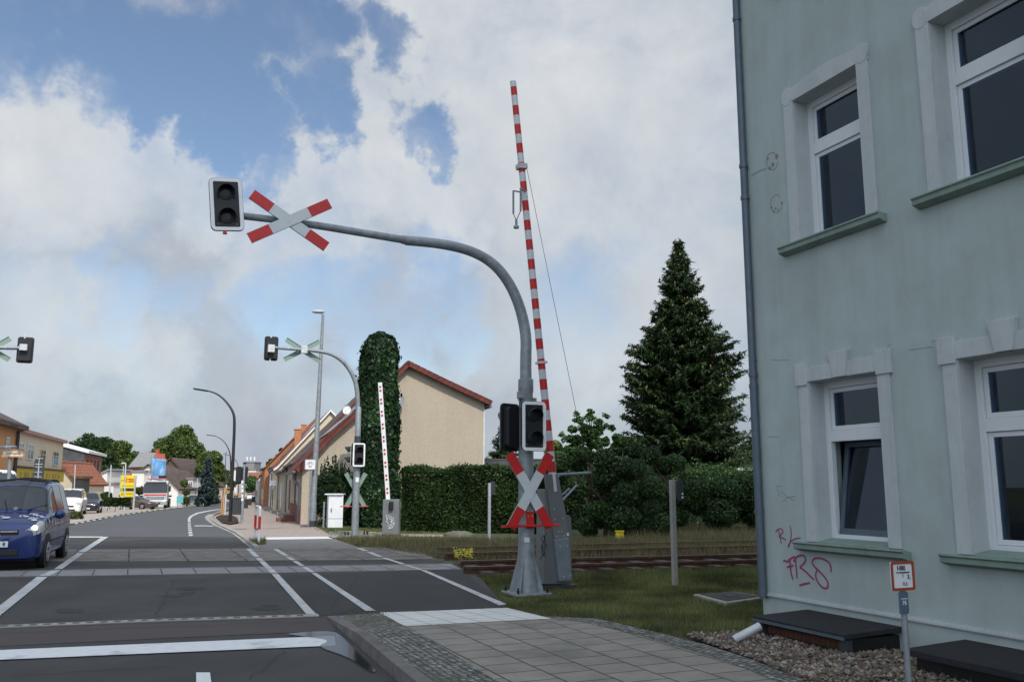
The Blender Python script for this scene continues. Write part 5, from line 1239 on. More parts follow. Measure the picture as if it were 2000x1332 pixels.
spec = [(rr.uniform(1080, 1120), rr.uniform(870, 930), rr.uniform(10, 18)) for i in range(14)]
leafy('garden_tree', 'light green tree crown showing between the signal pole and the maple', 'tree', spec, 40, M['leaf_tree'], 5000, .16, 1100, 5)
spec = [(rr.uniform(1205, 1225), rr.uniform(850, 880), rr.uniform(6, 12)) for i in range(7)] + [(1215, 880, 14), (1235, 862, 12), (1250, 872, 10)]
leafy('garden_tree', 'feathery dark tree left of the fir above the bushes', 'tree', spec, 42, M['leaf_tree_dark'], 4500, .16, 1222, 6)
# conifer behind the outbuilding, seen between house and pole
b = at(985, 62); t = thing('pine_tree', 'dark distant conifer between the beige house and the signal pole', 'pine tree', b); fir(t, b, 6.0, [(1.5, 1.9), (3.5, 1.5), (5, .7), (6, .1)], 9, M['needle'], .7, False)
# flowers by the rail
b = G(907, 1093); fl = scatter([(p.x, p.y) for p in gp([(885, 1090), (925, 1090), (922, 1101), (888, 1101)])], 260)
t = tag(leaves('wildflowers', np.column_stack([fl, RNG.uniform(.1, .26, 260)]), .035, leafmat('yellow_petal', [(.55, .5, .04), (.65, .6, .1)]), None, 1.0), 'small yellow wildflowers beside the rail at the crossing edge', 'flowers', kind='stuff')
b = G(715, 1028)
# weeds by hoop and kerb
blades('kerb_weeds', scatter([(p.x, p.y) for p in gp([(484, 1058), (520, 1056), (518, 1064), (492, 1066)])], 500), .05, .22, .012, M['grass'], z0=0, label='weeds growing round the foot of the hoop')

# --- trees of the left background
def bgtree(px, ytop, ybase, wpx, Y, label, m, seed, n=9000, leaf=.5, cut=.0, name='broadleaf_tree', grp='broadleaf trees behind the left houses', nb=44, h0f=.25, top=.75):
    b = at(px, Y); H = D(px, ytop, Y).z - b.z; w = wpx / 2 / F * Y
    return tree(label, b, H * h0f, H, w, m, n, leaf, seed, .35, nb, w * .30, grp, name, top)
bgtree(175, 840, 960, 105, 170, 'spreading dark umbrella shaped tree behind the brick building', M['leaf_tree_dark'], 21, 14000, .55, h0f=.35)
bgtree(238, 858, 960, 80, 160, 'round mid green tree between the brick building and the red barn', M['leaf_tree'], 22, 10000, .5, h0f=.15)
bgtree(212, 880, 960, 50, 150, 'darker green tree in front of the umbrella shaped one', M['leaf_tree_dark'], 23, 6000, .5, h0f=.1)
bgtree(345, 826, 960, 105, 165, 'tallest broad light green tree behind the white house', M['leaf_tree'], 24, 16000, .5, h0f=.2, top=.6)
bgtree(300, 856, 960, 45, 175, 'small light green treetop left of the tallest tree', M['leaf_tree'], 25, 4000, .5, h0f=.2)
bgtree(408, 866, 972, 60, 150, 'rounded green tree right of the tallest one, over the road', M['leaf_tree'], 26, 10000, .45, h0f=.12)
bgtree(392, 884, 972, 46, 156, 'middling green tree just behind the blue green spruce', M['leaf_tree'], 37, 7000, .45, h0f=.08)
bgtree(432, 905, 975, 34, 175, 'olive green tree beside the curved lamps', M['leaf_tree'], 27, 4000, .45, h0f=.1)
bgtree(492, 925, 968, 34, 230, 'small light green street tree at the far end of the road', M['leaf_maple'], 28, 3000, .5, h0f=.1)
b = at(404, 128); t = thing('spruce_tree', 'pale blue green spruce by the road in front of the broadleaf trees', 'spruce', b); fir(t, b, D(404, 893, 128).z - b.z, [(.8, 1.2), (3, 1.05), (5, .6), (6.6, .1)], 31, M['needle_blue'], .5, False, spr=.3)
bgtree(545, 868, 960, 26, 120, 'dark poplar like tree above the orange roofs, left one', M['leaf_tree_dark'], 32, 4500, .4, grp='dark trees above the row of houses', h0f=.2, top=.4)
bgtree(563, 873, 960, 26, 122, 'dark tree above the orange roofs, right one of the pair', M['leaf_tree_dark'], 33, 4500, .4, grp='dark trees above the row of houses', h0f=.2, top=.6)
bgtree(527, 890, 962, 26, 125, 'lower dark tree left of the pair above the orange roofs', M['leaf_tree_dark'], 34, 4500, .4, grp='dark trees above the row of houses', h0f=.1, top=.6)
def lowbush(px0, px1, ytop, Y, label, m, n, seed, leaf=.3, name='bush', grp='bushes along the parking area'):
    r = random.Random(seed); sp = []
    for i in range(max(5, int((px1 - px0) / 4))): rp = r.uniform(5, 9); sp.append((r.uniform(px0 + 4, px1 - 4), r.uniform(ytop + rp, 985 - 60 * 0), rp))
    return leafy(name, label, 'bush', sp, Y, m, n, leaf, (px0 + px1) / 2, seed, grp)
lowbush(262, 288, 945, 112, 'green bush between the yellow advertising board and the truck', M['leaf_tree'], 3000, 41)
lowbush(196, 232, 958, 84, 'low green bush left below the yellow advertising board', M['leaf_tree_dark'], 3000, 42)
lowbush(355, 368, 935, 128, 'climbing green bush on the corner of the white house', M['leaf_tree'], 2000, 43)
lowbush(384, 428, 952, 140, 'dark bushes beneath the spruce along the road', M['leaf_tree_dark'], 3500, 44)
lowbush(446, 470, 935, 150, 'green bushes behind the black signal heads', M['leaf_tree'], 2500, 45)
sp = [(x, y, 4) for x in (140, 146, 152, 157) for y in (1002, 1007, 1010)]
leafy('bush', 'small roadside bush at the back corner of the blue van', 'bush', sp, G(148, 1014).y, M['leaf_tree'], 900, .12, 148, 46, 'bushes along the parking area', trunk=.03)
sp = [(x, y, 5) for x in range(206, 250, 6) for y in (976, 984)]
leafy('bush', 'low green hedge along the parking area below the advertising board', 'bush', sp, 78, M['leaf_tree_dark'], 3500, .22, 228, 47, 'bushes along the parking area', trunk=.03)
# young tree with stakes in the planting bed
def staked(px, py, s, label, n=400):
    b = G(px, py); t = thing('staked_tree', label, 'young tree', b, 0, 'newly planted street trees with stakes'); b = Vector(b); h = 1.9 * s
    for k in range(3):
        a = 2 * pi * k / 3 + .5; p = b + Vector((cos(a), sin(a), 0)) * .42 * s; q = b + Vector((cos(a), sin(a), 0)) * .27 * s + Z * h; mb = MB(); mb.tube([p, q], .05 * s, 8); mb.build('stake', M['wood'], t)
    mb = MB()
    for z in (h * .98, h * .88):
        for k in range(3):
            a = 2 * pi * k / 3 + .5; a2 = a + 2 * pi / 3; p = b + Vector((cos(a), sin(a), 0)) * .3 * s + Z * z; q = b + Vector((cos(a2), sin(a2), 0)) * .3 * s + Z * z; mb.tube([p, q], .04 * s, 6)
    mb.build('crossbar', M['wood'], t); mb = MB(); mb.tube([b, b + Z * h * 1.1], .05 * s, 8); mb.build('wrapped_trunk', M['refl_white'], t)
    mb = MB(); mb.tube([b + Z * h * 1.1, b + Z * (h + 1.2 * s)], [.03 * s, .01], 6); mb.build('stem', M['bark'], t); return t
staked(439, 1007, 1.0, 'wooden tripod staked young tree in the nearest planting bed')
staked(455, 990, 1.0, 'second staked young tree, behind the black lamp post')
staked(466, 986, 1.0, 'third staked young tree beside the signal post')
staked(478, 979, 1.0, 'fourth staked young tree, farthest along the sidewalk')
# wheelie bins
def bin_(px, py, label, col='darkgrey', w=.58, h=1.02):
    b = G(px, py); t = thing('wheelie_bin', label, 'bin', b, 0, 'dark wheelie bins on the sidewalk'); mb = MB()
    mb.add([b + Vector((x * w * .42, y * w * .42, 0)) for x, y in ((-1, -1), (1, -1), (1, 1), (-1, 1))] + [b + Vector((x * w * .5, y * w * .55, h * .92)) for x, y in ((-1, -1), (1, -1), (1, 1), (-1, 1))], [(3, 2, 1, 0), (4, 5, 6, 7), (0, 1, 5, 4), (1, 2, 6, 5), (2, 3, 7, 6), (3, 0, 4, 7)])
    mb.build('body', M[col], t, bevel=.02); mb = MB(); mb.cb(b + Z * h * .96, w * 1.06, w * 1.2, .07); mb.build('lid', M['darkgrey'], t, bevel=.02)
    mb = MB(); mb.tube([b + Vector((-w * .45, w * .45, .1)), b + Vector((w * .45, w * .45, .1))], .1, 10); mb.build('wheels', M['tyre'], t)
bin_(462, 1005, 'tall dark wheelie bin nearest the signal post', h=1.25, w=.75); bin_(476.5, 992.5, 'dark wheelie bin right of the signal post', w=.8, h=1.1); bin_(487, 986.5, 'dark bin farther along the sidewalk', w=.6); bin_(495, 980, 'farthest dark bin on the sidewalk', w=.6)
# ------------------------------------------------------------------ houses
M['render_beige'] = mat('beige_roughcast', (.43, .37, .285), .95, 0, .10, 14, .7, 26, big=.15, bigscale=.4)
M['render_cream'] = mat('cream_render', (.62, .54, .40), .9, 0, .04, 4, .1, 60)
M['render_brown'] = mat('brown_facade', (.22, .165, .13), .9, 0, .08, 5)
M['render_orange'] = mat('orange_render', (.52, .28, .13), .9, 0, .05, 4)
M['render_white'] = mat('white_render', (.72, .70, .66), .9, 0, .05, 4, big=.1)
M['render_mint'] = mat('mint_render', (.45, .55, .45), .9, 0, .05, 4)
M['brick_red'] = brickmat('red_brick', (.32, .12, .08), (.26, .09, .065), (.30, .25, .21), .25, .08, .012, U2, Z, .9, .3)
M['brick_barn'] = mat('red_barn', (.40, .09, .055), .9, 0, .1, 4)
M['slate'] = mat('dark_slate_cladding', (.07, .075, .08), .8, 0, .3, 1.5)
M['roof_grey'] = mat('grey_roof', (.21, .21, .21), .7, 0, .1, 2)
M['board_brown'] = mat('brown_boarding', (.11, .065, .045), .9, 0, .3, 5)
M['brick_orange'] = mat('orange_brick', (.40, .18, .085), .9, 0, .15, 6)
M['signyellow'] = mat('yellow_board', (.75, .62, .03), .5, 0, .03, 3)
M['yellowdirty'] = mat('dull_yellow_board', (.50, .38, .03), .6, 0, .08, 3)
M['redprint'] = mat('red_print', (.6, .04, .02), .5)
M['concrete_light'] = M['concrete']
M['gutter_zinc'] = mat('zinc_gutter', (.16, .18, .2), .5, .3)
M['white_fascia'] = mat('white_fascia', (.7, .7, .7), .6)
def win(bld, o, along, nrm, w, h, fm='winframe', pane='farglass', dep=.06):
    """o lower corner on the wall; window frame part with its pane"""
    mb = MB(); f = .07
    P = lambda a, z, q: o + along * a + Z * z + nrm * q
    mb.ring([P(0, 0, .005), P(w, 0, .005), P(w, h, .005), P(0, h, .005)], [P(f, f, .005), P(w - f, f, .005), P(w - f, h - f, .005), P(f, h - f, .005)], nrm * .05)
    mb.ob(P(w / 2 - .03, f, .006), along * .06, nrm * .044, Z * (h - 2 * f)); mb.ob(P(f, h * .66, .007), along * (w - 2 * f), nrm * .04, Z * .06)
    fr = mb.build('window', M[fm], bld); g = MB(); g.ob(P(f * .5, f * .5, .003), along * (w - f), nrm * .02, Z * (h - f)); g.build('pane', M[pane], fr); return fr
def gable_house(name, label, A, wd, dd, prof, depth, wallm, roofm, over=.35, group=None, thick=.16, cat='house', base=-1.0, fascia=None):
    """A: front corner; wd gable direction; dd depth direction; prof [(u, z)] roof line from one eave to the other"""
    t = thing(name, label, cat, A, 0, group); P = lambda u, z, d: XY(A) + wd * u + dd * d + Z * z
    u0, u1 = prof[0][0] + over, prof[-1][0] - over; zf = lambda u: float(np.interp(u, [p[0] for p in prof], [p[1] for p in prof]))
    top = [(u0, zf(u0))] + [p for p in prof if u0 < p[0] < u1] + [(u1, zf(u1))]
    poly = [P(u0, base, 0), P(u1, base, 0)] + [P(u, z - thick * .6, 0) for u, z in top[::-1]]
    MB().prism(poly, dd * depth).build('wall', M[wallm], t)
    mb = MB()
    for (ua, za), (ub, zb) in zip(prof[:-1], prof[1:]):
        dr = Vector(P(ub, zb, 0) - P(ua, za, 0)); n = dr.cross(dd).normalized(); n = n if n.z > 0 else -n
        mb.ob(P(ua, za, -over), dr, dd * (depth + over * 2), n * -thick)
    mb.build('roof', M[roofm], t)
    t['_p'] = 0; del t['_p']
    return t, P
add_streaks(M['render_beige'], .06)
# house 1 --- big beige gable
Yh = 41.0; A1_ = Vector((D(608, 950, Yh).x, Yh, -.06)); gn = V2.cross(Z).normalized(); gn = gn if gn.y < 0 else -gn      # gable normal to the viewer
def gpx(x, y): 
    p = PL(x, y, A1_, gn); return ((p - A1_).dot(V2), p.z)
prof = [gpx(577, 917), gpx(603, 893), gpx(640, 851), gpx(700, 799), gpx(795, 708), gpx(862, 741), gpx(958, 786)]
t, P1 = gable_house('house', 'beige roughcast house with a large blank gable and dark red tiled roof edge', A1_, V2, U2, prof, 10.0, 'render_beige', 'rooftile_red', .32, 'houses on the right of the street', .17)
mb = MB()
for (ua, za), (ub, zb) in zip(prof[:-1], prof[1:]):
    a, c = P1(ua, za, -.36), P1(ub, zb, -.36); d = c - a; L = d.length; dn = d.normalized(); n = dn.cross(U2).normalized(); n = n if n.z > 0 else -n; k = 0
    while k * .34 < L:
        mb.ob(a + dn * k * .34 + n * (.01), dn * min(.31, L - k * .34), U2 * .28, n * .05 - dn * .0); k += 1
    mb.ob(a - n * .20 - U2 * .012, d, U2 * .02, n * .2)
mb.build('verge_tiles', M['rooftile_red'], t)
mb = MB(); a, c = gpx(955, 790), gpx(942, 792)
mb.ob(P1(prof[-1][0] - .12, prof[-1][1] - .28, -.3), V2 * .12, U2 * 10.6, Z * .1); mb.build('gutter', M['gutter_zinc'], t)
mb = MB(); mb.ob(P1(prof[-1][0] - .36, -1, -.03), V2 * .045, U2 * .05, Z * (prof[-1][1] + .7)); mb.build('corner_trim', M['white_fascia'], t)
# solar panels on the street side of the roof
ua, za = gpx(640, 851); ub, zb = gpx(700, 799); ua2 = ub; mb = MB(); 
for (x0, z0_, x1, z1_) in ((ua + .25, None, ub - .1, None), (ub + .1, None, ub + 1.4, None)):
    zf = lambda u: float(np.interp(u, [p[0] for p in prof], [p[1] for p in prof]))
    a = P1(x0, zf(x0), .25); d = P1(x1, zf(x1), .25) - a; n = d.cross(U2).normalized(); n = n if n.z > 0 else -n
    mb.ob(a + n * .03, d, U2 * 8.5, n * .05)
mb.build('solar_panel', M['solar'], t)
# low windows in the gable just above the hedge
for (x0, x1, y0) in ((806, 815, 915), (851, 898, 917)):
    u0_, z_ = gpx(x0, y0); u1_, _ = gpx(x1, y0); mb = MB(); mb.ob(P1(u0_, z_ - 1.1, -.03), V2 * (u1_ - u0_), U2 * .05, Z * 1.1); mb.build('window_frame', mat('redbrown_frame', (.28, .12, .07), .6), t)
# facade
fac = lambda d, z, o=0: XY(A1_) + U2 * d + V2 * (prof[0][0] * 0 + u0f - o) + Z * z
u0f = prof[0][0] + .32
for d, w, h, z in ((1.0, 1.0, 1.5, .95), (2.9, 1.0, 1.5, .95), (6.6, 1.0, 1.5, .95)): win(t, fac(d, z), U2, -V2, w, h, 'winframe_beige')
mb = MB(); mb.ob(fac(4.7, .25), U2 * 1.0, -V2 * .05, Z * 2.1); mb.build('door', M['board_brown'], t)
mb = MB(); mb.ob(fac(.02, -.2), U2 * 9.8, -V2 * .05, Z * .95); mb.build('plinth', mat('plinth_redbrown', (.17, .07, .055), .85), t)
mb = MB(); mb.ob(fac(4.2, -.2), U2 * 2.0, -V2 * .9, Z * .25); mb.ob(fac(4.4, .05), U2 * 1.6, -V2 * .55, Z * .17); mb.build('doorstep', mat('step_red', (.2, .08, .065), .85), t)
mb = MB(); ez = prof[0][1] - .05; mb.ob(fac(-.3, ez - .1, .33), U2 * 10.6, -V2 * .12, Z * .1); a = fac(.5, ez - .1, .38); mb.tube([a, a - Z * .25, fac(.35, ez - .75, .08), fac(.35, 0, .08)], .06, 8); mb.build('gutter', M['gutter_zinc'], t)
# dishes and aerials
def dish(c, r, f, label, mount, mm='galv_light'):
    f = f.normalized(); s = f.cross(Z).normalized(); u = s.cross(f); t = thing('satellite_dish', label, 'satellite dish', c, 0, 'satellite dishes'); mb = MB(); n = 20; vs = []; fs = []
    for j, (rr, dd) in enumerate(((1, 0), (.66, -.10), (.33, -.16), (.02, -.18))):
        for k in range(n): a = 2 * pi * k / n; vs.append(c + (s * cos(a) * rr + u * sin(a) * rr * 1.08) * r + f * dd * r)
    for j in range(3):
        for k in range(n): fs.append((j * n + k, j * n + (k + 1) % n, (j + 1) * n + (k + 1) % n, (j + 1) * n + k))
    vs2 = [v - f * .012 for v in vs]; m_ = len(vs); mb.add(vs + vs2, fs + [tuple(m_ + i for i in q[::-1]) for q in fs]); mb.build('reflector', M[mm], t, smooth=True)
    mb = MB(); mb.tube([c - f * r * .18, mount], .025, 6); mb.tube([c - u * r * 1.0, c + f * r * .9 - u * r * .3], .014, 5); mb.build('mount', M['galv'], t); mb = MB(); mb.tube([c + f * r * .8 - u * r * .3, c + f * r * .98 - u * r * .3], .035, 8); mb.build('receiver', M['white'], t)
q = PL(777, 781, A1_ + gn * .45, gn); dish(q, .34, Vector((.35, -.9, .35)), 'grey satellite dish on the gable beside the ivy column', q - gn * .45 - Z * .15, 'cabinet')
q = PL(772, 745, A1_ + gn * .03, gn); tag(MB().tube([q, q + gn * .2, q + gn * .2 - Z * .3], .02, 6).tube([PL(773, 816, A1_ + gn * .1, gn), PL(773, 822, A1_ + gn * .1, gn)], .04, 8).build('wall_bracket', M['refl_white']), 'small white cable bracket on the gable above the dish', 'bracket')
def onroof(px, py, dY): return D(px, py, dY)
q = onroof(677.5, 801, 46); dish(q, .17 * 1.3, Vector((-.2, -1, .3)), 'round white dish on the roof ridge below a small aerial', q - Z * .4 + Vector((0, .15, 0)), 'white')
mb = MB(); q = D(678, 795, 46.2); mb.tube([q - Z * .5, q + Z * .12], .015, 6); mb.tube([q + Z * .1 - Vector((.18, 0, 0)), q + Z * .1 + Vector((.18, 0, 0))], .012, 5)
for k in range(5): mb.tube([q + Z * .1 + Vector((-.16 + .08 * k, -.1, 0)), q + Z * .1 + Vector((-.16 + .08 * k, .1, 0))], .006, 4)
tag(mb.build('roof_aerial', M['galv']), 'small television aerial above the white roof dish', 'aerial')
# outbuilding right of house 1
Yo = 44.5; b = at(940, Yo); a = D(938, 902, Yo); c = D(1085, 903, Yo)
t = thing('outbuilding', 'low flat roofed beige annexe right of the gable house', 'building', b); mb = MB(); mb.ob(Vector((a.x, Yo, -.5)), Vector((c.x - a.x, 0, 0)), Vector((0, 6, 0)), Z * (a.z + .32)); mb.build('wall', M['render_beige'], t)
mb = MB(); mb.ob(Vector((a.x - .05, Yo - .3, a.z - .18)), Vector((c.x - a.x + .1, 0, 0)), Vector((0, 6.6, 0)), Z * .26); mb.ob(Vector((a.x - .05, Yo - .33, a.z + .08)), Vector((c.x - a.x + .1, 0, 0)), Vector((0, 6.7, 0)), Z * .07); mb.build('roof', M['slate'], t)
# faraway roof behind it and the roof edge right of the fir
b = at(965, 75); tt, _ = gable_house('house', 'far orange roof just visible above the annexe', Vector((D(950, 950, 80).x, 80, gz(80))), Vector((1, 0, 0)), Vector((0, 1, 0)), [(0, D(950, 897, 80).z), (1.6, D(950, 887, 80).z), (3.0, D(950, 895, 80).z)], 6, 'render_white', 'rooftile_orange', .2, None)
b = at(1440, 40); mb = MB(); a = D(1441, 915, 41); mb.ob(Vector((a.x, 41, a.z - .1)), Vector((6, 0, 0)), Vector((0, 4, 0)), Z * .14)
t = thing('garage', 'flat roofed garage whose pale roof edge shows right of the fir', 'garage', b); mb.build('roof', M['galv_light'], t); MB().ob(Vector((a.x + .2, 41.2, -.3)), Vector((5.6, 0, 0)), Vector((0, 3.6, 0)), Z * (a.z + .2)).build('wall', M['render_white'], t)
# rest of the row
def rowhouse(d0, d1, eave, ridge, ridgeu, label, wallm, roofm, nwin, off=0.0, fas=None, chim=None, winw=.9, wid=8.0, door=True):
    d0 *= 1.17; d1 *= 1.17; eave = 1.8 + (eave - 1.7) * 1.17; ridge = 1.8 + (ridge - 1.7) * 1.17; ridgeu *= 1.17; wid *= 1.17
    A = XY(A1_) + U2 * d0 + V2 * off; g = gz(A.y); A.z = g; w2 = wid
    pr = [(-.35, g + eave - .25), (0.0, g + eave + .0), (ridgeu, g + ridge), (w2, g + eave), (w2 + .3, g + eave - .2)]
    t, P = gable_house('house', label, A, V2, U2, pr, d1 - d0, wallm, roofm, .3, 'houses on the right of the street', .14, base=g - 1)
    f = lambda d, z, o=0: XY(A) + U2 * d + V2 * (-.05 - o) + Z * (g + z)
    L = d1 - d0
    for k in range(nwin):
        if door and k == nwin // 2: 
            mb = MB(); mb.ob(f(L * (k + .5) / nwin - .45, .3), U2 * .95, -V2 * .05, Z * 2.0); mb.build('door', M['white_fascia'] if nwin % 2 else M['board_brown'], t)
            mb = MB(); mb.ob(f(L * (k + .5) / nwin - .7, -.2), U2 * 1.5, -V2 * .8, Z * .32); mb.build('doorstep', M['concrete'], t)
        else: win(t, f(L * (k + .5) / nwin - winw / 2, .95), U2, -V2, winw, 1.35, 'winframe_beige')
    mb = MB(); mb.ob(f(-.1, eave - .28, .27), U2 * (L + .2), -V2 * .1, Z * .1); mb.tube([f(L - .25, eave - .3, .3), f(L - .25, eave - .6, .07), f(L - .25, 0, .07)], .05, 8); mb.build('gutter', M['gutter_zinc'], t)
    if fas:
        mb = MB()
        for (ua, za), (ub, zb) in zip(pr[:-1], pr[1:]): mb.ob(P(ua, za - .22, -.33), P(ub, zb, 0) - P(ua, za, 0), U2 * .04, Z * .2)
        mb.build('bargeboard', M[fas], t)
    if chim:
        for (u, d, h) in chim:
            zt = float(np.interp(u, [p[0] for p in pr], [p[1] for p in pr])); mb = MB(); mb.ob(P(u - .3, zt - .6, d), V2 * .55, U2 * .7, Z * (h + .6)); mb.ob(P(u - .36, zt + h - .1, d - .05), V2 * .67, U2 * .8, Z * .1); mb.build('chimney', M['brick_orange'], t)
    return t, P
rowhouse(10.2, 21.5, 3.15, 7.4, 3.9, 'second house of the row, beige front and brown tiled roof', 'render_beige', 'rooftile_brown', 4, fas='rooftile_red')
rowhouse(21.9, 33, 3.1, 7.2, 3.9, 'third house of the row, cream front with white door', 'render_beige', 'rooftile_brown', 5, -.15, fas='rooftile_brown')
rowhouse(33.4, 46, 3.6, 8.0, 3.8, 'fourth house of the row, orange roof with white bargeboard and brick chimney', 'render_cream', 'rooftile_orange', 4, -.35, fas='white_fascia', chim=[(1.7, .8, 1.4)])
rowhouse(47, 62, 4.2, 8.6, 3.6, 'fifth house of the row with a bright orange dormered roof', 'render_white', 'rooftile_orange', 5, -.2, chim=[(3.4, 8, .7)])
rowhouse(63, 80, 4.6, 8.6, 3.6, 'sixth house of the row, orange brick gable', 'brick_orange', 'rooftile_orange', 5, -.8)
rowhouse(81, 104, 4.4, 7.8, 3.6, 'seventh house of the row, orange roof far down the street', 'render_cream', 'rooftile_orange', 6, -.6)
rowhouse(105, 140, 4.2, 7.4, 3.6, 'eighth house of the row, last before the bend', 'render_white', 'rooftile_orange', 6, -1.0)
# dormer on the fifth house
# white projecting shop sign on the row
q = XY(A1_) + U2 * 40 ; 
t = thing('shop_sign', 'small white projecting sign on the house row above the sidewalk', 'sign', q); a = D(527, 948, q.y); c = D(541, 938, q.y); mb = MB(); mb.ob(a, Vector((c.x - a.x, 0, 0)), Vector((0, .15, 0)), Z * (c.z - a.z)); mb.build('sign_box', M['white_fascia'], t)
mb = MB(); a2 = D(527, 954, q.y); c2 = D(541, 949, q.y); mb.ob(a2, Vector((c2.x - a2.x, 0, 0)), Vector((0, .12, 0)), Z * (c2.z - a2.z)); mb.build('lower_panel', M['galv'], t)
mb = MB(); mb.tube([D(541, 944, q.y + .05), D(546, 944, q.y + .05)], .03, 6); mb.build('bracket', M['darkgrey'], t)
text('BAD', .22, (a + c) / 2 - Vector((0, .005, 0)), Vector((1, 0, 0)), Z, M['darkgrey'], t) if False else None
# far end of the street: mint gable, orange roofs and the block with masts
def flatH(name, label, px0, px1, ytop, Y, dep, wallm, cat='building', group=None, roof=None):
    b = at((px0 + px1) / 2, Y); t = thing(name, label, cat, b, 0, group); a = D(px0, ytop, Y); c = D(px1, ytop, Y)
    MB().ob(Vector((a.x, Y, gz(Y) - 1)), Vector((c.x - a.x, 0, 0)), Vector((0, dep, 0)), Z * (a.z - gz(Y) + 1)).build('wall', M[wallm], t)
    MB().ob(Vector((a.x - .2, Y - .2, a.z)), Vector((c.x - a.x + .4, 0, 0)), Vector((0, dep + .4, 0)), Z * .3).build('roof', M[roof or 'roof_grey'], t); return t
def pg(name, label, pts, Y, dep, wallm, roofm, cat='house', group=None, base=975, rt=.5, wp=None):
    """house whose front gable outline (pixels: left eave, ridge, right eave) stands at distance Y"""
    A = Vector((D(pts[0][0], 950, Y).x, Y, gz(Y))); pr = [(D(x, y, Y).x - A.x, D(x, y, Y).z) for x, y in pts]
    return gable_house(name, label, A, Vector((1, 0, 0)), Vector((0, 1, 0)), pr, dep, wallm, roofm, .3, group, rt * .5, cat, base=gz(Y) - 1)
pg('house', 'pale mint gable house closing the far end of the street', [(497, 968), (503, 945), (513, 938), (524, 955)], 235, 14, 'render_mint', 'rooftile_orange', group='far houses at the end of the street')
A = at(465, 262)
t = thing('house', 'house with a wide orange tiled roof at the far end of the street', 'house', A, 0, 'far houses at the end of the street')
pa_ = [D(478, 945, 250), D(505, 949, 250), D(514, 922, 262), D(480, 922, 262)]; MB().prism(pa_, Vector((0, .5, -.4))).build('roof', M['rooftile_orange'], t)
MB().ob(Vector((pa_[0].x, 251, -2.5)), Vector((pa_[1].x - pa_[0].x, 0, 0)), Vector((0, 10, 0)), Z * (pa_[0].z + 2.4)).build('wall', M['render_brown'], t)
flatH('office_block', 'pale flat roofed block with dark penthouse behind the orange roofs', 470, 500, 918, 300, 12, 'render_white')
t = flatH('roof_penthouse', 'grey rooftop penthouse carrying three white masts', 481, 497, 903, 306, 8, 'roof_grey')
for x in (482.5, 489.5, 497):
    mb = MB(); q = D(x, 903, 306); mb.tube([q, D(x, 897, 306)], .12, 6); mb.tube([D(x, 899, 306), D(x, 892, 306)], .28, 8); mb.build('antenna_mast', M['white_fascia'], t)
flatH('house', 'white narrow house left of the signal post in the distance', 457, 464, 917, 240, 10, 'render_white', 'house', 'far houses at the end of the street', 'rooftile_orange')
pg('house', 'red roofed house behind the curved lamps far away', [(449, 935), (455, 912), (461, 935)], 260, 14, 'render_white', 'rooftile_orange', group='far houses at the end of the street')
pg('house', 'white house low beside the spruce on the left kerb', [(412, 950), (419, 938), (429, 950)], 170, 10, 'render_white', 'rooftile_brown', group='far houses at the end of the street')

# ------------------------------------------------------------------ left side of the street
LN = Vector((.952, .307, 0)); LD = Vector((-.307, .952, 0)); L0 = Vector((-37.5, 66, 0))
def lp_(s, z, o=0): return L0 + LD * s + LN * o + Z * z
def lpx(x, y): p = PL(x, y, L0, LN); return (p - L0).dot(LD), p.z
s1, zA = lpx(35, 843); s2, zB = lpx(124, 866); zt = (zA + zB) / 2
# cream shop
t = thing('shop_building', 'two storey cream shop building with a yellow fascia sign', 'building', lp_(s1, gz(66)), 0, 'buildings on the left of the street')
MB().ob(lp_(s1 + .0, -2), LD * (s2 - s1), -LN * 9, Z * (zt + 2)).build('wall', M['render_cream'], t)
mb = MB(); mb.prism([lp_(s1 - .1, zt, .35), lp_(s1 - .1, zt + .28, .35), lp_(s1 - .1, zt + 1.1, -4), lp_(s1 - .1, zt, -9)], LD * (s2 - s1 + .2)); mb.build('roof', mat('pinkish_roof_edge', (.33, .2, .17), .8), t)
def wl(b_, x0, x1, y0, y1, fm='winframe', pane='farglass'):
    a, z1 = lpx(x0, y0); c, _ = lpx(x1, y0); _, z0 = lpx(x0, y1); return win(b_, lp_(a, z0, .02), LD, LN, c - a, z1 - z0, fm, pane)
wl(t, 34, 46, 863, 894); wl(t, 53, 66, 866, 897); wl(t, 79, 89, 877, 909, 'render_cream', 'farglass'); wl(t, 104, 114, 881, 909, 'render_cream', 'farglass')
a, z1 = lpx(27, 905); c, _ = lpx(121, 905); mb = MB(); mb.ob(lp_(a, zt - 3.7, .06), LD * (c - a), LN * .2, Z * 1.0); mb.build('fascia_sign', M['yellowdirty'], t)
mb = MB(); mb.ob(lp_(a - .1, zt - 2.68, .06), LD * (c - a + .2), LN * .32, Z * .12); mb.build('fascia_canopy', M['board_brown'], t)
text('AUTOTEILE', .55, lp_(a + 3.5, zt - 3.2, .27), LD, Z, M['redprint'], t, width=4.5) if False else None
dpm = mat('dull_print', (.33, .22, .03), .7)
for k, w in enumerate((.5, 1.2, .4, .9, .6, 1.3, .5, .8, .4, 1.1, .7, .9)): MB().ob(lp_(a + 1 + k * 1.45, zt - 3.4, .262), LD * w, LN * .01, Z * .38).build('sign_print', dpm, t)
mb = MB(); mb.ob(lp_(s1 + .5, -2, .03), LD * (s2 - s1 - 1), LN * .05, Z * (zt - 2.2)); mb.build('shopfront', M['concrete'], t)
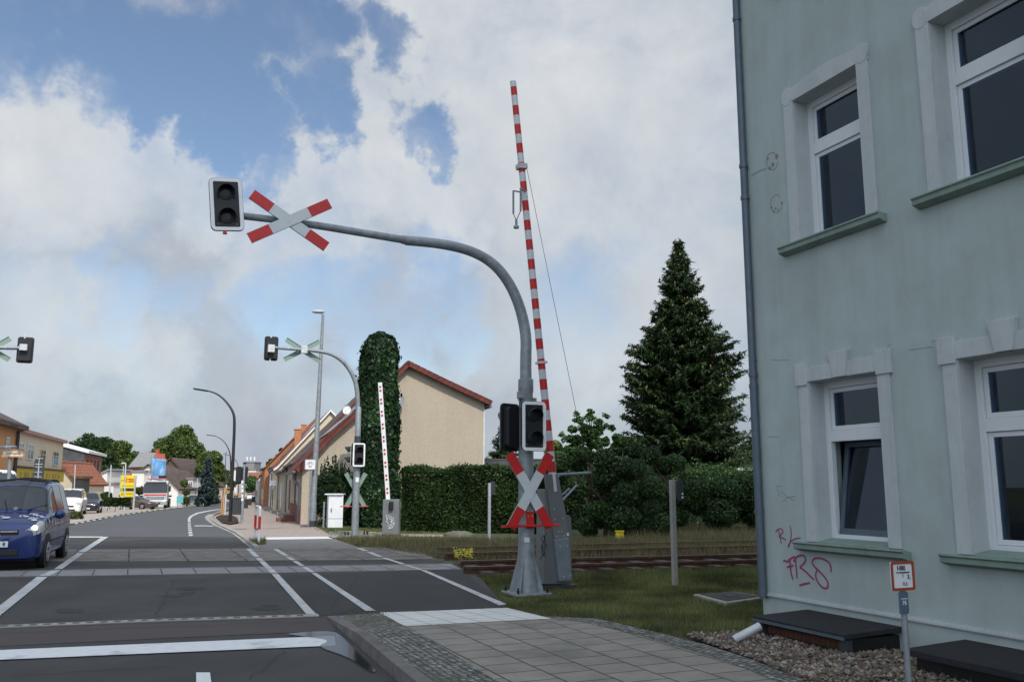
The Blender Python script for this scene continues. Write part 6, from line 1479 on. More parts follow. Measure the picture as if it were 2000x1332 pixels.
# orange building
t = thing('orange_building', 'orange rendered building with brown eaves at the left picture edge', 'building', lp_(s1 - 14, 0), 0, 'buildings on the left of the street')
MB().ob(lp_(s1 - 16, -2), LD * (15.9), -LN * 9, Z * (zt + 2.1)).build('wall', M['render_orange'], t)
mb = MB(); mb.prism([lp_(s1 - 16.3, zt + .1, .7), lp_(s1 - 16.3, zt + .42, .7), lp_(s1 - 16.3, zt + 3, -4.5), lp_(s1 - 16.3, zt + .1, -9)], LD * 16.5); mb.build('roof', M['rooftile_brown'], t); wl(t, 12, 18, 853, 880); wl(t, -30, -18, 845, 880)
mb = MB(); mb.ob(lp_(s1 - 16, .0, .02), LD * 15.7, LN * .06, Z * 2.2); mb.build('shopfront', mat('shopfront_peach', (.6, .36, .22), .8), t)
mb = MB(); mb.tube([lp_(s1 - .5, zt, .15), lp_(s1 - .5, -1, .15)], .12, 8); mb.build('downpipe', M['darkgrey'], t)
# brick building with slate gable
p160, p195 = D(160, 950, 99), D(195, 950, 111); p126 = D(124, 950, 101); bd = (XY(p195) - XY(p160)); bdn = bd.normalized(); bn = Vector((bdn.y, -bdn.x, 0)); gd = (XY(p126) - XY(p160)); gd.normalize()
z160 = D(160, 885, 99).z; z195 = D(195, 886, 111).z; ze = (z160 + z195) / 2
t = thing('brick_building', 'red brick building with slender windows and a dark slate hung end wall', 'building', Vector((p160.x, p160.y, gz(99))), 0, 'buildings on the left of the street')
MB().ob(Vector((p160.x, p160.y, -2.5)), bd, -bn * 9, Z * (ze + 2.3)).build('wall', M['brick_red'], t)
mb = MB(); o = XY(p160) - bdn * .06; mb.prism([o + bn * 0 - Z * 1, o - bn * 9 - Z * 1, o - bn * 9 + Z * (ze + 2.4), o + Z * (ze - .1)], bdn * .05); mb.build('slate_gable', M['slate'], t)
mb = MB(); o = XY(p160) - bdn * .3; mb.prism([o + bn * .5 + Z * (ze - .2), o - bn * 9.3 + Z * (ze + 2.6 - .2), o - bn * 9.3 + Z * (ze + 2.9), o + bn * .5 + Z * (ze + .1)], bdn * (bd.length + .7)); mb.build('roof', M['white_fascia'], t)
nb_ = bd.length
for k in range(4): win(t, XY(p160) + bdn * (nb_ * (.16 + .2 * k)) + bn * .01 + Z * (ze - 2.9), bdn, bn, .5, 2.1, 'board_brown')
for k in range(3): win(t, XY(p160) + bdn * (nb_ * (.1 + .2 * k)) + bn * .01 + Z * (ze - 5.6), bdn, bn, .55, 1.3, 'board_brown')
MB().ob(XY(p160) + bdn * nb_ * .7 + Z * (ze - 7.4), bdn * 1.1, bn * .05, Z * 3.2).build('door', M['board_brown'], t)
# orange-roofed annexe
t, _ = pg('house', 'small cream annexe with a steep orange tiled roof before the slate wall', [(96, 946), (120, 900), (123, 903), (157, 946)], 90, 6, 'render_cream', 'rooftile_orange', group='buildings on the left of the street')
t = thing('porch', 'low dark porch roof between annexe and brick building', 'porch', at(150, 88)); MB().ob(D(137, 935, 88), Vector((1.35, 0, 0)), Vector((0, 2, 0)), Z * .25).build('roof', M['board_brown'], t); MB().ob(D(138, 985, 88.1), Vector((1.0, 0, 0)), Vector((0, 1.5, 0)), Z * 2.6).build('wall', M['darkgrey'], t)
# white garage between brick building and the advertising board
pg('house', 'small white house wall behind the car park light poles', [(193, 925), (201, 921), (214, 915)], 135, 8, 'render_white', 'roof_grey', group='background houses of the car park')
t = flatH('carport', 'low pale carport with white beams left of the advertising board', 196, 222, 946, 120, 6, 'render_white')
# red barn
A = at(250, 150); t = thing('red_barn', 'red barn with a long grey roof behind the advertising board', 'barn', A, 0, 'background houses of the car park')
a = D(251, 912, 150); c = D(296, 912, 150); MB().ob(Vector((a.x, 150, -2.5)), Vector((c.x - a.x, 0, 0)), Vector((0, 10, 0)), Z * (a.z + 2.5)).build('wall', M['brick_barn'], t)
rp_ = [D(250, 912, 149.3), D(290, 911, 149.3), D(305, 884, 155), D(274, 883, 155)]; MB().prism(rp_, Vector((0, .3, -.25))).build('roof', M['roof_grey'], t)
mb = MB(); mb.ob(D(303, 895, 156), Vector((.5, 0, 0)), Vector((0, .6, 0)), Z * 1.6); mb.build('chimney', M['brick_barn'], t); MB().prism([D(290, 912, 150), D(305, 912, 150), D(305, 885, 155.2)], Vector((0, 4, 0))).build('gable', M['brick_barn'], t)
# white house with dark hipped roof
t, _ = pg('house', 'long white house with a sloping brown roof behind the truck', [(262, 925), (290, 906), (318, 922), (352, 955)], 136, 12, 'render_white', 'rooftile_brown', group='background houses of the car park')
flatH('garden_wall', 'white low flat roofed wing left of the white house', 258, 282, 922, 134, 4, 'render_white', 'wall', 'background houses of the car park')
t, _ = pg('barn', 'tall dark brown boarded barn with a steep half hipped roof', [(318, 915), (328, 896), (336, 893), (352, 912), (376, 948)], 146, 14, 'board_brown', 'rooftile_brown', 'barn', 'background houses of the car park')
mb = MB(); a = D(357, 950, 145.9); mb.prism([D(360, 985, 145.9), D(366, 985, 145.9), D(366, 935, 145.9), D(360, 926, 145.9)], Vector((0, -.05, 0))); mb.build('brick_infill', M['brick_orange'], t)
t = flatH('house', 'narrow white house with a balcony right of the dark barn', 367, 377, 936, 142, 5, 'render_white', 'house', 'background houses of the car park'); win(t, D(368.5, 950, 141.95), Vector((1, 0, 0)), Vector((0, -1, 0)), .6, .8)
# advertising pylon
Y = 92; t = thing('advertising_board', 'tall yellow advertising board with red lettering beside the car park', 'sign board', at(248, Y)); a = D(234, 970, Y); c = D(262.5, 928, Y)
MB().ob(a, Vector((c.x - a.x, 0, 0)), Vector((0, .25, 0)), Z * (c.z - a.z)).build('board', M['signyellow'], t)
MB().ob(a - Vector((.12, -.05, 0)), Vector((.1, 0, 0)), Vector((0, .2, 0)), Z * (c.z - a.z)).ob(Vector((c.x + .02, Y + .05, a.z - 2)), Vector((.12, 0, 0)), Vector((0, .2, 0)), Z * (c.z - a.z + 2)).ob(a - Vector((.12, -.05, 2)), Vector((.12, 0, 0)), Vector((0, .15, 0)), Z * 2.2).build('frame', M['galv_light'], t)
X1 = Vector((1, 0, 0)); fy = Vector((0, -.012, 0))
text('Netto', .62, D(252, 936.5, Y) + fy, X1, Z, M['redprint'], t, width=1.05, bold=.02)
mb = MB()
for (x0, x1, y0, y1, m_) in ((244, 262, 941, 941.8, 1), (236, 243, 937, 939, 2), (238, 261, 947.5, 949.5, 2), (240, 261.5, 953, 959, 0), (249, 261, 955.5, 956.8, 3), (235, 240, 952.5, 959, 4), (236, 243, 962, 967, 2), (246, 259, 962, 966, 2)):
    p = D(x0, y1, Y); q = D(x1, y0, Y); mb.ob(p + fy * .6, Vector((q.x - p.x, 0, 0)), fy * .5, Z * (q.z - p.z), m_)
mb.build('printed_bands', [M['darkgrey'], M['redprint'], mat('ochre_print', (.5, .33, .03), .6), M['white'], mat('green_print', (.2, .4, .15), .6)], t)
# light poles, flag banner
def pole(px, yb, yt, Y, label, r=.06, arm=None, m='galv_light'):
    t = thing('light_pole', label, 'pole', at(px, Y), 0, 'thin poles of the car park'); mb = MB(); b = at(px, Y); mb.tube([b, D(px, yt, Y)], r, 8); mb.build('pole', M[m], t)
    if arm: mb = MB(); mb.tube([D(px, yt, Y), D(px + arm, yt - .5, Y)], r * 1.2, 6); mb.build('lamp_head', M[m], t)
pole(245.5, 0, 905, 88, 'tallest thin car park pole with a lamp arm before the advertising board', .07, -8); pole(241, 0, 910, 96, 'thin white pole just left of the lamp pole', .05); pole(217, 0, 908, 84, 'white pole at the left of the car park', .06); pole(215, 0, 925, 82, 'short thin pole leaning near the white house', .04)
pole(147, 0, 908, 74, 'thin pole in front of the brick building', .05, None); pole(386, 0, 935, 135, 'grey pole right of the white house beside the oncoming car', .08); pole(291.5, 0, 912, 108, 'thin white flagpole left of the truck cab', .05); pole(441, 0, 884, 150, 'thin distant mast among the curved lamps', .06, 2, 'darkgrey')
Y = 118; t = thing('advertising_banner', 'creased blue and white banner stretched high behind the truck', 'banner', at(308, Y)); n = 26; vs = []; fs = []
Mb = bpy.data.materials.new('banner_cloth'); Mb.use_nodes = True; nt = Mb.node_tree; p_ = nt.nodes['Principled BSDF']; g_ = nt.nodes.new('ShaderNodeTexNoise'); g_.inputs['Scale'].default_value = .55; cr = nt.nodes.new('ShaderNodeValToRGB'); cr.color_ramp.elements[0].color = (.13, .32, .56, 1); cr.color_ramp.elements[1].color = (.50, .60, .72, 1); cr.color_ramp.elements[0].position = .45; cr.color_ramp.elements[1].position = .62
gg = nt.nodes.new('ShaderNodeNewGeometry'); nt.links.new(gg.outputs['Position'], g_.inputs['Vector']); nt.links.new(g_.outputs['Fac'], cr.inputs[0]); nt.links.new(cr.outputs[0], p_.inputs['Base Color'])
for j in range(14):
    for i in range(n + 1):
        f = i / n; v = j / 13; x = 296 + 28 * f - 2.5 * v; y = (894 + 4 * f) + (935 - 893) * v; q = D(x, y, Y); q.y += .18 * sin(f * 9 + v * 3) + .12 * sin(f * 4 - v * 6); vs.append(q)
for j in range(13):
    for i in range(n): fs.append((j * (n + 1) + i, j * (n + 1) + i + 1, (j + 1) * (n + 1) + i + 1, (j + 1) * (n + 1) + i))
mb = MB(); mb.add(vs, fs); o = mb.build('banner_cloth', Mb, t, smooth=True); so = o.modifiers.new('thick', 'SOLIDIFY'); so.thickness = .02
mb = MB(); mb.tube([at(296.5, Y + .3), D(296, 892, Y + .3)], .06, 6); mb.tube([at(323.5, Y + .3), D(324, 896, Y + .3)], .06, 6); mb.tube([D(295.5, 893.5, Y + .2), D(324.5, 897.5, Y + .2)], .04, 6); mb.build('banner_frame', M['galv'], t)
# street name / direction sign hanging at the left edge, and the back of a round topped sign
Y = 30; b = at(18, Y); t = thing('direction_sign', 'small cream direction sign with orange rim hanging from a grey bracket at the left edge', 'sign', b)
mb = MB(); mb.tube([at(20.5, Y + .1), D(20.5, 872, Y + .1)], .06, 8); mb.tube([D(-30, 874, Y + .1), D(32, 873, Y + .1)], .05, 8); mb.build('post', M['galv'], t)
a = D(3, 892, Y); c = D(48, 878, Y); cc = (a + c) / 2; w, h = c.x - a.x, c.z - a.z
MB().prism(rrect(cc, X1, Z, w, h, .05), Vector((0, .06, 0))).build('sign_plate', mat('sign_cream', (.7, .62, .42), .5), t); MB().ring(rrect(cc, X1, Z, w + .02, h + .02, .05), rrect(cc, X1, Z, w - .06, h - .06, .03), Vector((0, -.02, 0))).build('rim', mat('sign_orange_rim', (.5, .22, .14), .5), t)
text('Gewerbegebiet', .11, cc + Vector((0, -.01, 0)), X1, Z, M['galv'], t, width=w * .62)
Y = 44; b = at(76, Y); t = thing('sign_back', 'dark grey back of a round topped sign behind the blue van', 'sign', b); c = D(76, 912, Y); k = Y / F
pts = [c + X1 * (-9.5 * k) - Z * 21 * k, c + X1 * (9.5 * k) - Z * 21 * k] + [c + X1 * (9.5 * k * cos(a)) + Z * (10 * k + 10 * k * sin(a)) for a in [pi * i / 10 for i in range(11)]]
MB().prism(pts, Vector((0, .05, 0))).build('plate', M['darkgrey'], t)
mb = MB()
for dy in (16, 5, 0, -10, -19): mb.ob(c + X1 * (-7 * k) + Z * dy * k - Vector((0, .03, 0)), X1 * 14 * k, Vector((0, .03, 0)), Z * .03)
mb.ob(c - X1 * .012 - Z * 20 * k - Vector((0, .04, 0)), X1 * .024, Vector((0, .03, 0)), Z * 38 * k); mb.build('rear_struts', M['galv_light'], t); MB().tube([b, c], .04, 6).build('post', M['galv'], t)
# ------------------------------------------------------------------ vehicles
def bspline(ctrl, t):
    """uniform quadratic B-spline with clamped ends, t in [0, n-2]"""
    n = len(ctrl) - 2; t = max(0, min(n - 1e-6, t)); k = int(t); f = t - k
    a, b, c = ctrl[k], ctrl[k + 1], ctrl[k + 2]
    return a * (.5 * (1 - f) ** 2) + b * (.5 + f * (1 - f)) + c * (.5 * f * f)
class Body:
    """car body: stations (x, z_bottom, z_belt, z_top, half width, half width at the roof)"""
    def __init__(s, st): s.st = st
    def par(s, x):
        st = s.st; x = max(min(x, st[0][0]), st[-1][0])
        for a, b in zip(st[:-1], st[1:]):
            if b[0] <= x <= a[0]:
                f = (a[0] - x) / (a[0] - b[0] + 1e-9); return [a[i] + (b[i] - a[i]) * f for i in range(6)]
    def ctrl(s, x):
        _, zb, zl, zt, w, wt = s.par(x); m = zb + (zl - zb) * .5
        c = [(0, zb), (w * .55, zb), (w * .96, zb), (w, zb + (zl - zb) * .22), (w * 1.01, m), (w, zl - .02), (w * .97, zl + .03), (wt + (w - wt) * .30, zl + (zt - zl) * .62), (wt, zt - .05), (wt * .72, zt), (0, zt + .01)]
        c = [Vector((0, a, b)) for a, b in c]; return [c[0] * 2 - c[1]] + c + [c[-1] + (c[-1] - c[-2]) * 1.0]
    N = 11
    def P(s, x, t, off=0):
        p = bspline(s.ctrl(x), t); q = Vector((x, p.y, p.z))
        if off:
            a = s.P(x, min(t + .05, s.N)); b = s.P(x, max(t - .05, 0)); c = s.P(x + .02, t); d = s.P(x - .02, t); n = (a - b).cross(d - c).normalized()
            cen = Vector((x, 0, (s.par(x)[1] + s.par(x)[3]) / 2)); n = n if n.dot(q - cen) > 0 else -n; q = q + n * off
        return q
    def mesh(s, mb, nx=46, nt=34, mi=0):
        xs = [s.st[0][0] + (s.st[-1][0] - s.st[0][0]) * i / nx for i in range(nx + 1)] + [p[0] for p in s.st]; xs = sorted(set(round(x, 4) for x in xs), reverse=True)
        vs = []; fs = []; R = 2 * nt
        for x in xs:
            L = [s.P(x, s.N * j / nt) for j in range(nt + 1)]
            ring = L + [Vector((p.x, -p.y, p.z)) for p in L[::-1][1:-1]]; R = len(ring); vs += ring
        for i in range(len(xs) - 1):
            for j in range(R): fs.append((i * R + j, (i + 1) * R + j, (i + 1) * R + (j + 1) % R, i * R + (j + 1) % R))
        fs.append(tuple(range(R))); fs.append(tuple((len(xs) - 1) * R + j for j in range(R))[::-1]); mb.add(vs, fs, mi)
    def patch(s, mb, x0, x1, t0, t1, sides=(1,), off=.008, n=8, mi=0, skew=0.0):
        for sg in sides:
            vs = []; fs = []
            for i in range(n + 1):
                for j in range(n + 1):
                    t = t0 + (t1 - t0) * j / n; xa = x0 + skew * (j / n) if not callable(x0) else x0(j / n); xb = x1(j / n) if callable(x1) else x1
                    p = s.P(xa + (xb - xa) * i / n, t, off); vs.append(Vector((p.x, p.y * sg, p.z)))
            for i in range(n):
                for j in range(n): fs.append((i * (n + 1) + j, (i + 1) * (n + 1) + j, (i + 1) * (n + 1) + j + 1, i * (n + 1) + j + 1))
            mb.add(vs, fs, mi)
def wheel(root, x, y, r, w=.2):
    sg = 1 if y > 0 else -1; c = Vector((x, y - sg * w, r)); d = Vector((0, sg, 0)); mb = MB()
    mb.tube([c, c + d * .02, c + d * (w - .02), c + d * w], [r - .03, r, r, r - .03], 28); wh = mb.build('wheel', M['tyre'], root, local=True, smooth=True)
    mb = MB(); mb.tube([c + d * (w + .001), c + d * (w + .012)], [r * .64, r * .6], 24)
    for k in range(8): a = 2 * pi * k / 8; e = Vector((cos(a), 0, sin(a))); mb.tube([c + d * (w + .014), c + d * (w + .014) + e * r * .55], .022, 6)
    mb.tube([c + d * w, c + d * (w + .03)], .06, 12); mb.build('rim', M['rim'], wh, local=True, smooth=True)
def car(name, label, pos, heading, st, col, wheels, wr, glass, cat='car', group='cars on and beside the street', lights=None, grille=None, plate=None, lit=False, bumper=None, extra=None, tail=False):
    """heading: direction the car's front points"""
    root = thing(name, label, cat, pos, atan2(heading.y, heading.x), group); B = Body(st); mb = MB(); B.mesh(mb); body = mb.build('body', col, root, local=True, smooth=True)
    for (x0, x1, t0, t1, sk) in glass['side']:
        for sg in (1, -1): mb = MB(); B.patch(mb, x0, x1, t0, t1, (sg,), .006, mi=0, skew=sk); mb.build('side_window', M['carglass'], root, local=True, smooth=True)
    for nm, k in (('windscreen', 'front'), ('rear_window', 'rear')):
        if glass.get(k):
            x0, x1, t0 = glass[k]; mb = MB(); B.patch(mb, x0, x1, t0, 10.999, (1, -1), .006); mb.build(nm, M['carglass'], root, local=True, smooth=True)
    wb = B.par(wheels[0])[4]
    for x in wheels:
        for sg in (1, -1):
            y = sg * (B.par(x)[4] + .012); a = MB(); c = Vector((x, y - sg * .10, wr + .01)); d = Vector((0, sg, 0)); a.tube([c, c + d * .104], wr + .065, 28); a.build('wheel_arch', M['black'], root, local=True); wheel(root, x, y + sg * .008, wr)
    fx = st[0][0]
    if lights:
        for sg in (1, -1):
            if lights[0] == 'patch':
                mb = MB(); B.patch(mb, lights[1], lights[2], lights[3], lights[4], (sg,), .012); hl = mb.build('headlight', M['headlight'], root, local=True, smooth=True)
                q = B.P(lights[2] - .03, 7.0, .012); mb = MB(); mb.ball((q.x, q.y * sg, q.z), .05, (.5, 1, 1), 12); mb.build('bulb', M['lamp_lit'], hl, local=True); continue
            lx, ly, lz, lw, lh = lights
            mb = MB(); mb.ball((lx, sg * ly, lz), 1, (.13, lw / 2, lh / 2), 16); hl = mb.build('headlight', M['headlight'], root, local=True, smooth=True)
            if lit: mb = MB(); mb.ball((lx + .115, sg * (ly - .02), lz - .02), 1, (.035, .055, .05), 10); mb.build('bulb', M['lamp_lit'], hl, local=True)
    if grille:
        for (zc, gh, gw, m_, nm) in grille: mb = MB(); mb.cb((fx + .0, 0, zc), .05, gw, gh); mb.build(nm, M[m_], root, local=True, bevel=.012)
    if plate:
        mb = MB(); mb.cb((fx + .03, 0, plate[1]), .02, .52, .115); pl_ = mb.build('licence_plate', M['white'], root, local=True)
        c = wmat(root) @ Vector((fx + .044, 0, plate[1])); rt = wmat(root).to_3x3() @ Vector((0, 1, 0))
        if plate[0]: text(plate[0], .10, c + rt * .19, rt, Z, M['black'], pl_, 'characters', bold=.002)
    mr = MB()
    for sg in (1, -1): p = B.P(glass['front'][1] + .0 if False else glass['mirror'][0], 5.6); mr.ball((p.x, sg * (p.y + .13), glass['mirror'][1]), 1, (.09, .11, .10), 10); mr.tube([(p.x, sg * (p.y - .02), glass['mirror'][1] - .05), (p.x, sg * (p.y + .08), glass['mirror'][1] - .04)], .03, 6)
    mr.build('mirror', col, root, local=True, smooth=True)
    if bumper: mb = MB(); B.patch(mb, fx, fx - .25, 2.0, 3.6, (1, -1), .012); mb.build('bumper', M[bumper], root, local=True, smooth=True)
    return root, B
bluep = mat('metallic_blue_paint', (.014, .034, .14), .28, .2, .06, 3, coat=.6); M['bluep'] = bluep
whitep = mat('white_car_paint', (.72, .72, .70), .3, 0, .03, 3, coat=.5); blackp = mat('black_car_paint', (.015, .016, .02), .2, 0, .05, 3, coat=.8)
brownp = mat('brown_metallic_paint', (.13, .10, .09), .3, .4, .05, 3, coat=.5); greyp = mat('dark_grey_car_paint', (.045, .055, .07), .3, .3, .05, 3, coat=.5); silverp = mat('silver_paint', (.4, .43, .46), .3, .5, .05, 3)
VAN = [(2.07, .34, .74, .80, .66, .50), (2.04, .24, .79, .88, .76, .62), (1.95, .20, .84, .94, .815, .71), (1.72, .20, .91, 1.02, .85, .75), (1.30, .20, .98, 1.11, .865, .76), (1.08, .20, 1.0, 1.14, .87, .76),
       (.80, .20, 1.02, 1.38, .87, .71), (.52, .20, 1.03, 1.62, .87, .665), (.38, .20, 1.03, 1.70, .87, .655), (.0, .20, 1.03, 1.78, .87, .65), (-.9, .20, 1.04, 1.81, .87, .65), (-1.6, .20, 1.04, 1.80, .865, .65), (-1.92, .24, 1.04, 1.76, .85, .64), (-2.03, .28, 1.02, 1.62, .80, .62), (-2.07, .34, .98, 1.40, .72, .58)]
WS = Vector((-.36, .93, 0)).normalized()
fw = G(84, 1101); rw = G(122, 1083); hd = XY(fw - rw).normalized(); ctr = XY(fw + rw) / 2
hd = Vector((.33, -.944, 0)).normalized(); lft = Vector((-hd.y, hd.x, 0))
# the far-side flank (vehicle's left) faces the viewer; put its front wheel on the traced spot
ctr = XY(G(80, 1107)) - hd * 1.33 - lft * .78
root, B = car('family_van', 'dark blue family van with white paw prints and lit headlight in the oncoming lane', ctr, hd, VAN, bluep, (1.33, -1.36), .315,
   dict(side=[(.72, .06, 6.6, 8.3, 0), (-.02, -.92, 6.6, 8.5, 0), (-.98, -1.72, 6.6, 8.4, 0)], front=(1.03, .44, 7.4), rear=None, mirror=(.86, 1.08)), 'van', lights=('patch', 1.74, 2.06, 5.3, 8.4), lit=True,
   grille=[(.76, .10, .86, 'black', 'grille'), (.36, .12, .9, 'black', 'lower_grille')], plate=('8', .53))
mb = MB(); mb.ob((2.095, -.41, .765), (.022, 0, 0), (0, .82, 0), (0, 0, .03)); 
mb.prism([(2.097, -.12, .71), (2.097, 0, .76), (2.097, .12, .71), (2.097, .12, .68), (2.097, 0, .73), (2.097, -.12, .68)], (.02, 0, 0)); mb.prism([(2.097, -.12, .79), (2.097, 0, .84), (2.097, .12, .79), (2.097, .12, .76), (2.097, 0, .81), (2.097, -.12, .76)], (.02, 0, 0)); mb.build('chrome_emblem', M['chrome'], root, local=True)
mb = MB(); 
for sg in (1, -1):
    pts = [B.P(x, 9.0, .0) for x in (.15, .0, -.8, -1.5, -1.65)]; pts = [Vector((p.x, sg * p.y, p.z + (.05 if 0 < i < 4 else 0))) for i, p in enumerate(pts)]; mb.tube(pts, .018, 6)
for x in (-.15, -.75, -1.35): a = B.P(x, 9.0, .03); mb.tube([a, Vector((x, 0, a.z + .06)), Vector((a.x, -a.y, a.z))], .022, 6)
mb.build('roof_rack', M['black'], root, local=True)
mb = MB(); B.patch(mb, .42, -.5, 9.0, 10.999, (1, -1), .004); mb.build('roof_film', M['darkgrey'], root, local=True, smooth=True)
mb = MB()
def paw(mb, x, t, s, sg=1, ang=0):
    c = B.P(x, t, .010); a = B.P(x + .03, t, .010) - c; b_ = B.P(x, t + .12, .010) - c; a.normalize(); b_.normalize()
    for (dx, dy, r) in ((0, -.25, .42), (-.5, .3, .18), (-.18, .55, .19), (.2, .55, .19), (.5, .3, .18)):
        X = dx * cos(ang) - dy * sin(ang); Y_ = dx * sin(ang) + dy * cos(ang); q = c + a * X * s + b_ * Y_ * s
        vs = [q + (a * cos(k) + b_ * sin(k)) * r * s for k in [2 * pi * i / 10 for i in range(10)]]; mb.add([Vector((v.x, v.y * sg, v.z)) for v in vs], [tuple(range(10))])
for (x, t, s, sg, an) in ((1.55, 9.7, .14, 1, .3), (1.35, 9.3, .14, 1, 1), (1.42, 8.7, .13, 1, .6), (1.72, 9.1, .14, 1, 1), (1.66, 10.4, .20, 1, .2), (1.5, 10.2, .14, -1, .2), (1.25, 9.8, .1, -1, 0), (1.62, 5.6, .09, 1, 0), (1.35, 5.9, .09, 1, 0), (1.0, 5.6, .11, 1, .4), (.6, 5.2, .10, 1, 1), (-.3, 5.4, .10, 1, 0)): paw(mb, x, t, s, sg, an)
mb.build('paw_prints', M['refl_white'], root, local=True)
mb = MB()
for (x0, x1, t0, t1) in ((.92, .905, 3.2, 7.0), (-.0, -.015, 3.2, 9.0), (-.95, -.965, 3.2, 9.0)): B.patch(mb, x0, x1, t0, t1, (1, -1), .004, 10)
B.patch(mb, .9, -1.9, 4.05, 4.15, (1, -1), .010, 10); mb.build('door_gaps', M['black'], root, local=True, smooth=True)
mb = MB(); 
for x in (.14, -.55): p = B.P(x, 5.6, .02); mb.cb(p, .17, .02, .025); mb.cb((p.x, -p.y, p.z), .17, .02, .025)
mb.build('door_handle', M['black'], root, local=True)
mb = MB(); mb.ball((2.02, .52, .36), 1, (.03, .07, .07), 10); mb.ball((2.02, -.52, .36), 1, (.03, .07, .07), 10); mb.build('fog_light', M['lens'], root, local=True)
mb = MB(); 
for sg, L in ((1, .62), (-1, .5)): a = B.P(1.05, 9.8 if sg > 0 else 10.5, .02); b_ = B.P(.85, 8.2, .02) if sg > 0 else Vector((.85, -.1, 1.38)); mb.tube([Vector((a.x, a.y * sg, a.z)), Vector((b_.x, b_.y * (1 if sg > 0 else 1), b_.z + .01))], .01, 5)
mb.build('wiper', M['black'], root, local=True)
# pale toys behind the windscreen and a reflection stripe painted on it
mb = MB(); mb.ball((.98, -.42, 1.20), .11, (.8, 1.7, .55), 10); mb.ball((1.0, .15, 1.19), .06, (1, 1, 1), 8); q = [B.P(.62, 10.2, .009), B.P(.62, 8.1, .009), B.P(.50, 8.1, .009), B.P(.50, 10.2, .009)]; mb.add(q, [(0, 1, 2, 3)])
mb.build('toys_and_painted_reflection', mat('pale_toy_and_reflection', (.22, .24, .22), .6), root, local=True, smooth=True)
# white minibus
VITO = [(2.35, .34, .62, .70, .65, .5), (2.30, .24, .72, .82, .82, .68), (2.15, .22, .84, .96, .91, .78), (1.75, .22, 1.0, 1.12, .94, .80), (1.5, .22, 1.06, 1.2, .95, .80), (1.1, .22, 1.08, 1.55, .95, .76), (.8, .22, 1.1, 1.78, .95, .74), (.5, .22, 1.1, 1.86, .95, .73), (-1.9, .22, 1.1, 1.88, .95, .73), (-2.25, .26, 1.1, 1.82, .93, .72), (-2.35, .3, 1.08, 1.5, .88, .7)]
h2 = Vector((.36, -.93, 0)).normalized(); l2 = Vector((-h2.y, h2.x, 0))
c = XY(G(158, 1005.5)) - h2 * 1.6 - l2 * .9; c.z = gz(c.y)
car('minibus', 'white minibus parked nose out behind the blue van', c, h2, VITO, whitep, (1.6, -1.5), .33, dict(side=[(1.0, .35, 6.6, 8.4, 0), (.25, -.8, 6.6, 8.4, 0), (-.9, -2.0, 6.6, 8.4, 0)], front=(1.44, .78, 7.4), rear=None, mirror=(1.2, 1.15)), 'minibus', lights=(2.2, .70, .82, .36, .26), grille=[(.66, .12, .9, 'darkgrey', 'grille'), (.38, .12, 1.1, 'black', 'lower_grille')], plate=('', .5))
SED = [(2.2, .34, .52, .6, .6, .5), (2.15, .22, .62, .7, .78, .62), (1.9, .2, .72, .82, .86, .72), (1.0, .2, .84, .96, .89, .76), (.85, .2, .86, 1.0, .89, .74), (.2, .2, .9, 1.36, .89, .62), (-.2, .2, .91, 1.44, .89, .60), (-1.0, .2, .93, 1.42, .89, .60), (-1.75, .2, .94, 1.1, .88, .66), (-2.1, .24, .9, 1.0, .84, .68), (-2.2, .36, .8, .9, .74, .6)]
g_sed = dict(side=[(.45, -.3, 6.7, 8.3, 0), (-.36, -1.15, 6.7, 8.3, 0)], front=(.78, .18, 7.4), rear=(-1.1, -1.66, 7.4), mirror=(.55, .98))
SUVT = [(a, b, c * 1.08, d * 1.13, e, f) for a, b, c, d, e, f in SED]
c = XY(G(194, 1002)) - h2 * 1.3 - l2 * .9; c.z = gz(c.y)
car('parked_car', 'black car parked right beside the white minibus', c, h2, SUVT, blackp, (1.35, -1.35), .33, g_sed, lights=(2.02, .62, .70, .34, .18), grille=[(.6, .12, .8, 'black', 'grille')], plate=('', .42))
p = at(274, 100); car('parked_car', 'brown hatchback seen side on between the advertising board and the truck', Vector((D(270, 950, 97).x, 97, gz(97))), Vector((.96, -.28, 0)).normalized() * 1, SED, brownp, (1.35, -1.35), .32, g_sed, lights=(2.05, .62, .66, .3, .16))
c = at(378, 133); car('oncoming_car', 'small dark grey car coming down the road beside the white house', c, Vector((.30, -.95, 0)).normalized(), SUVT, greyp, (1.35, -1.35), .33, g_sed, lights=(2.05, .62, .70, .34, .18), grille=[(.55, .12, .8, 'black', 'grille')], plate=('', .42))
c = at(424, 165); car('oncoming_car', 'distant silver car on the road left of the staked trees', c, Vector((.30, -.95, 0)).normalized(), SED, silverp, (1.35, -1.35), .32, g_sed, lights=(2.05, .62, .66, .3, .16))
c = at(490, 200); car('oncoming_car', 'tiny white car at the far end of the street', c, Vector((.30, -.95, 0)).normalized(), SED, whitep, (1.35, -1.35), .32, g_sed, lights=(2.05, .62, .66, .3, .16))
c = XY(G(-10, 1040)); Yc = 33; c = at(-15, Yc); car('white_van', 'white van roof just visible over the blue van at the left edge', c, Vector((.5, -.86, 0)), [(a, b, cc_ * 1.12, d * 1.22, e, f) for a, b, cc_, d, e, f in VITO], whitep, (1.6, -1.5), .33, dict(side=[(1.0, .35, 6.6, 8.4, 0)], front=(1.44, .78, 7.4), rear=None, mirror=(1.2, 1.3)), 'van', lights=(2.2, .70, .9, .36, .26))
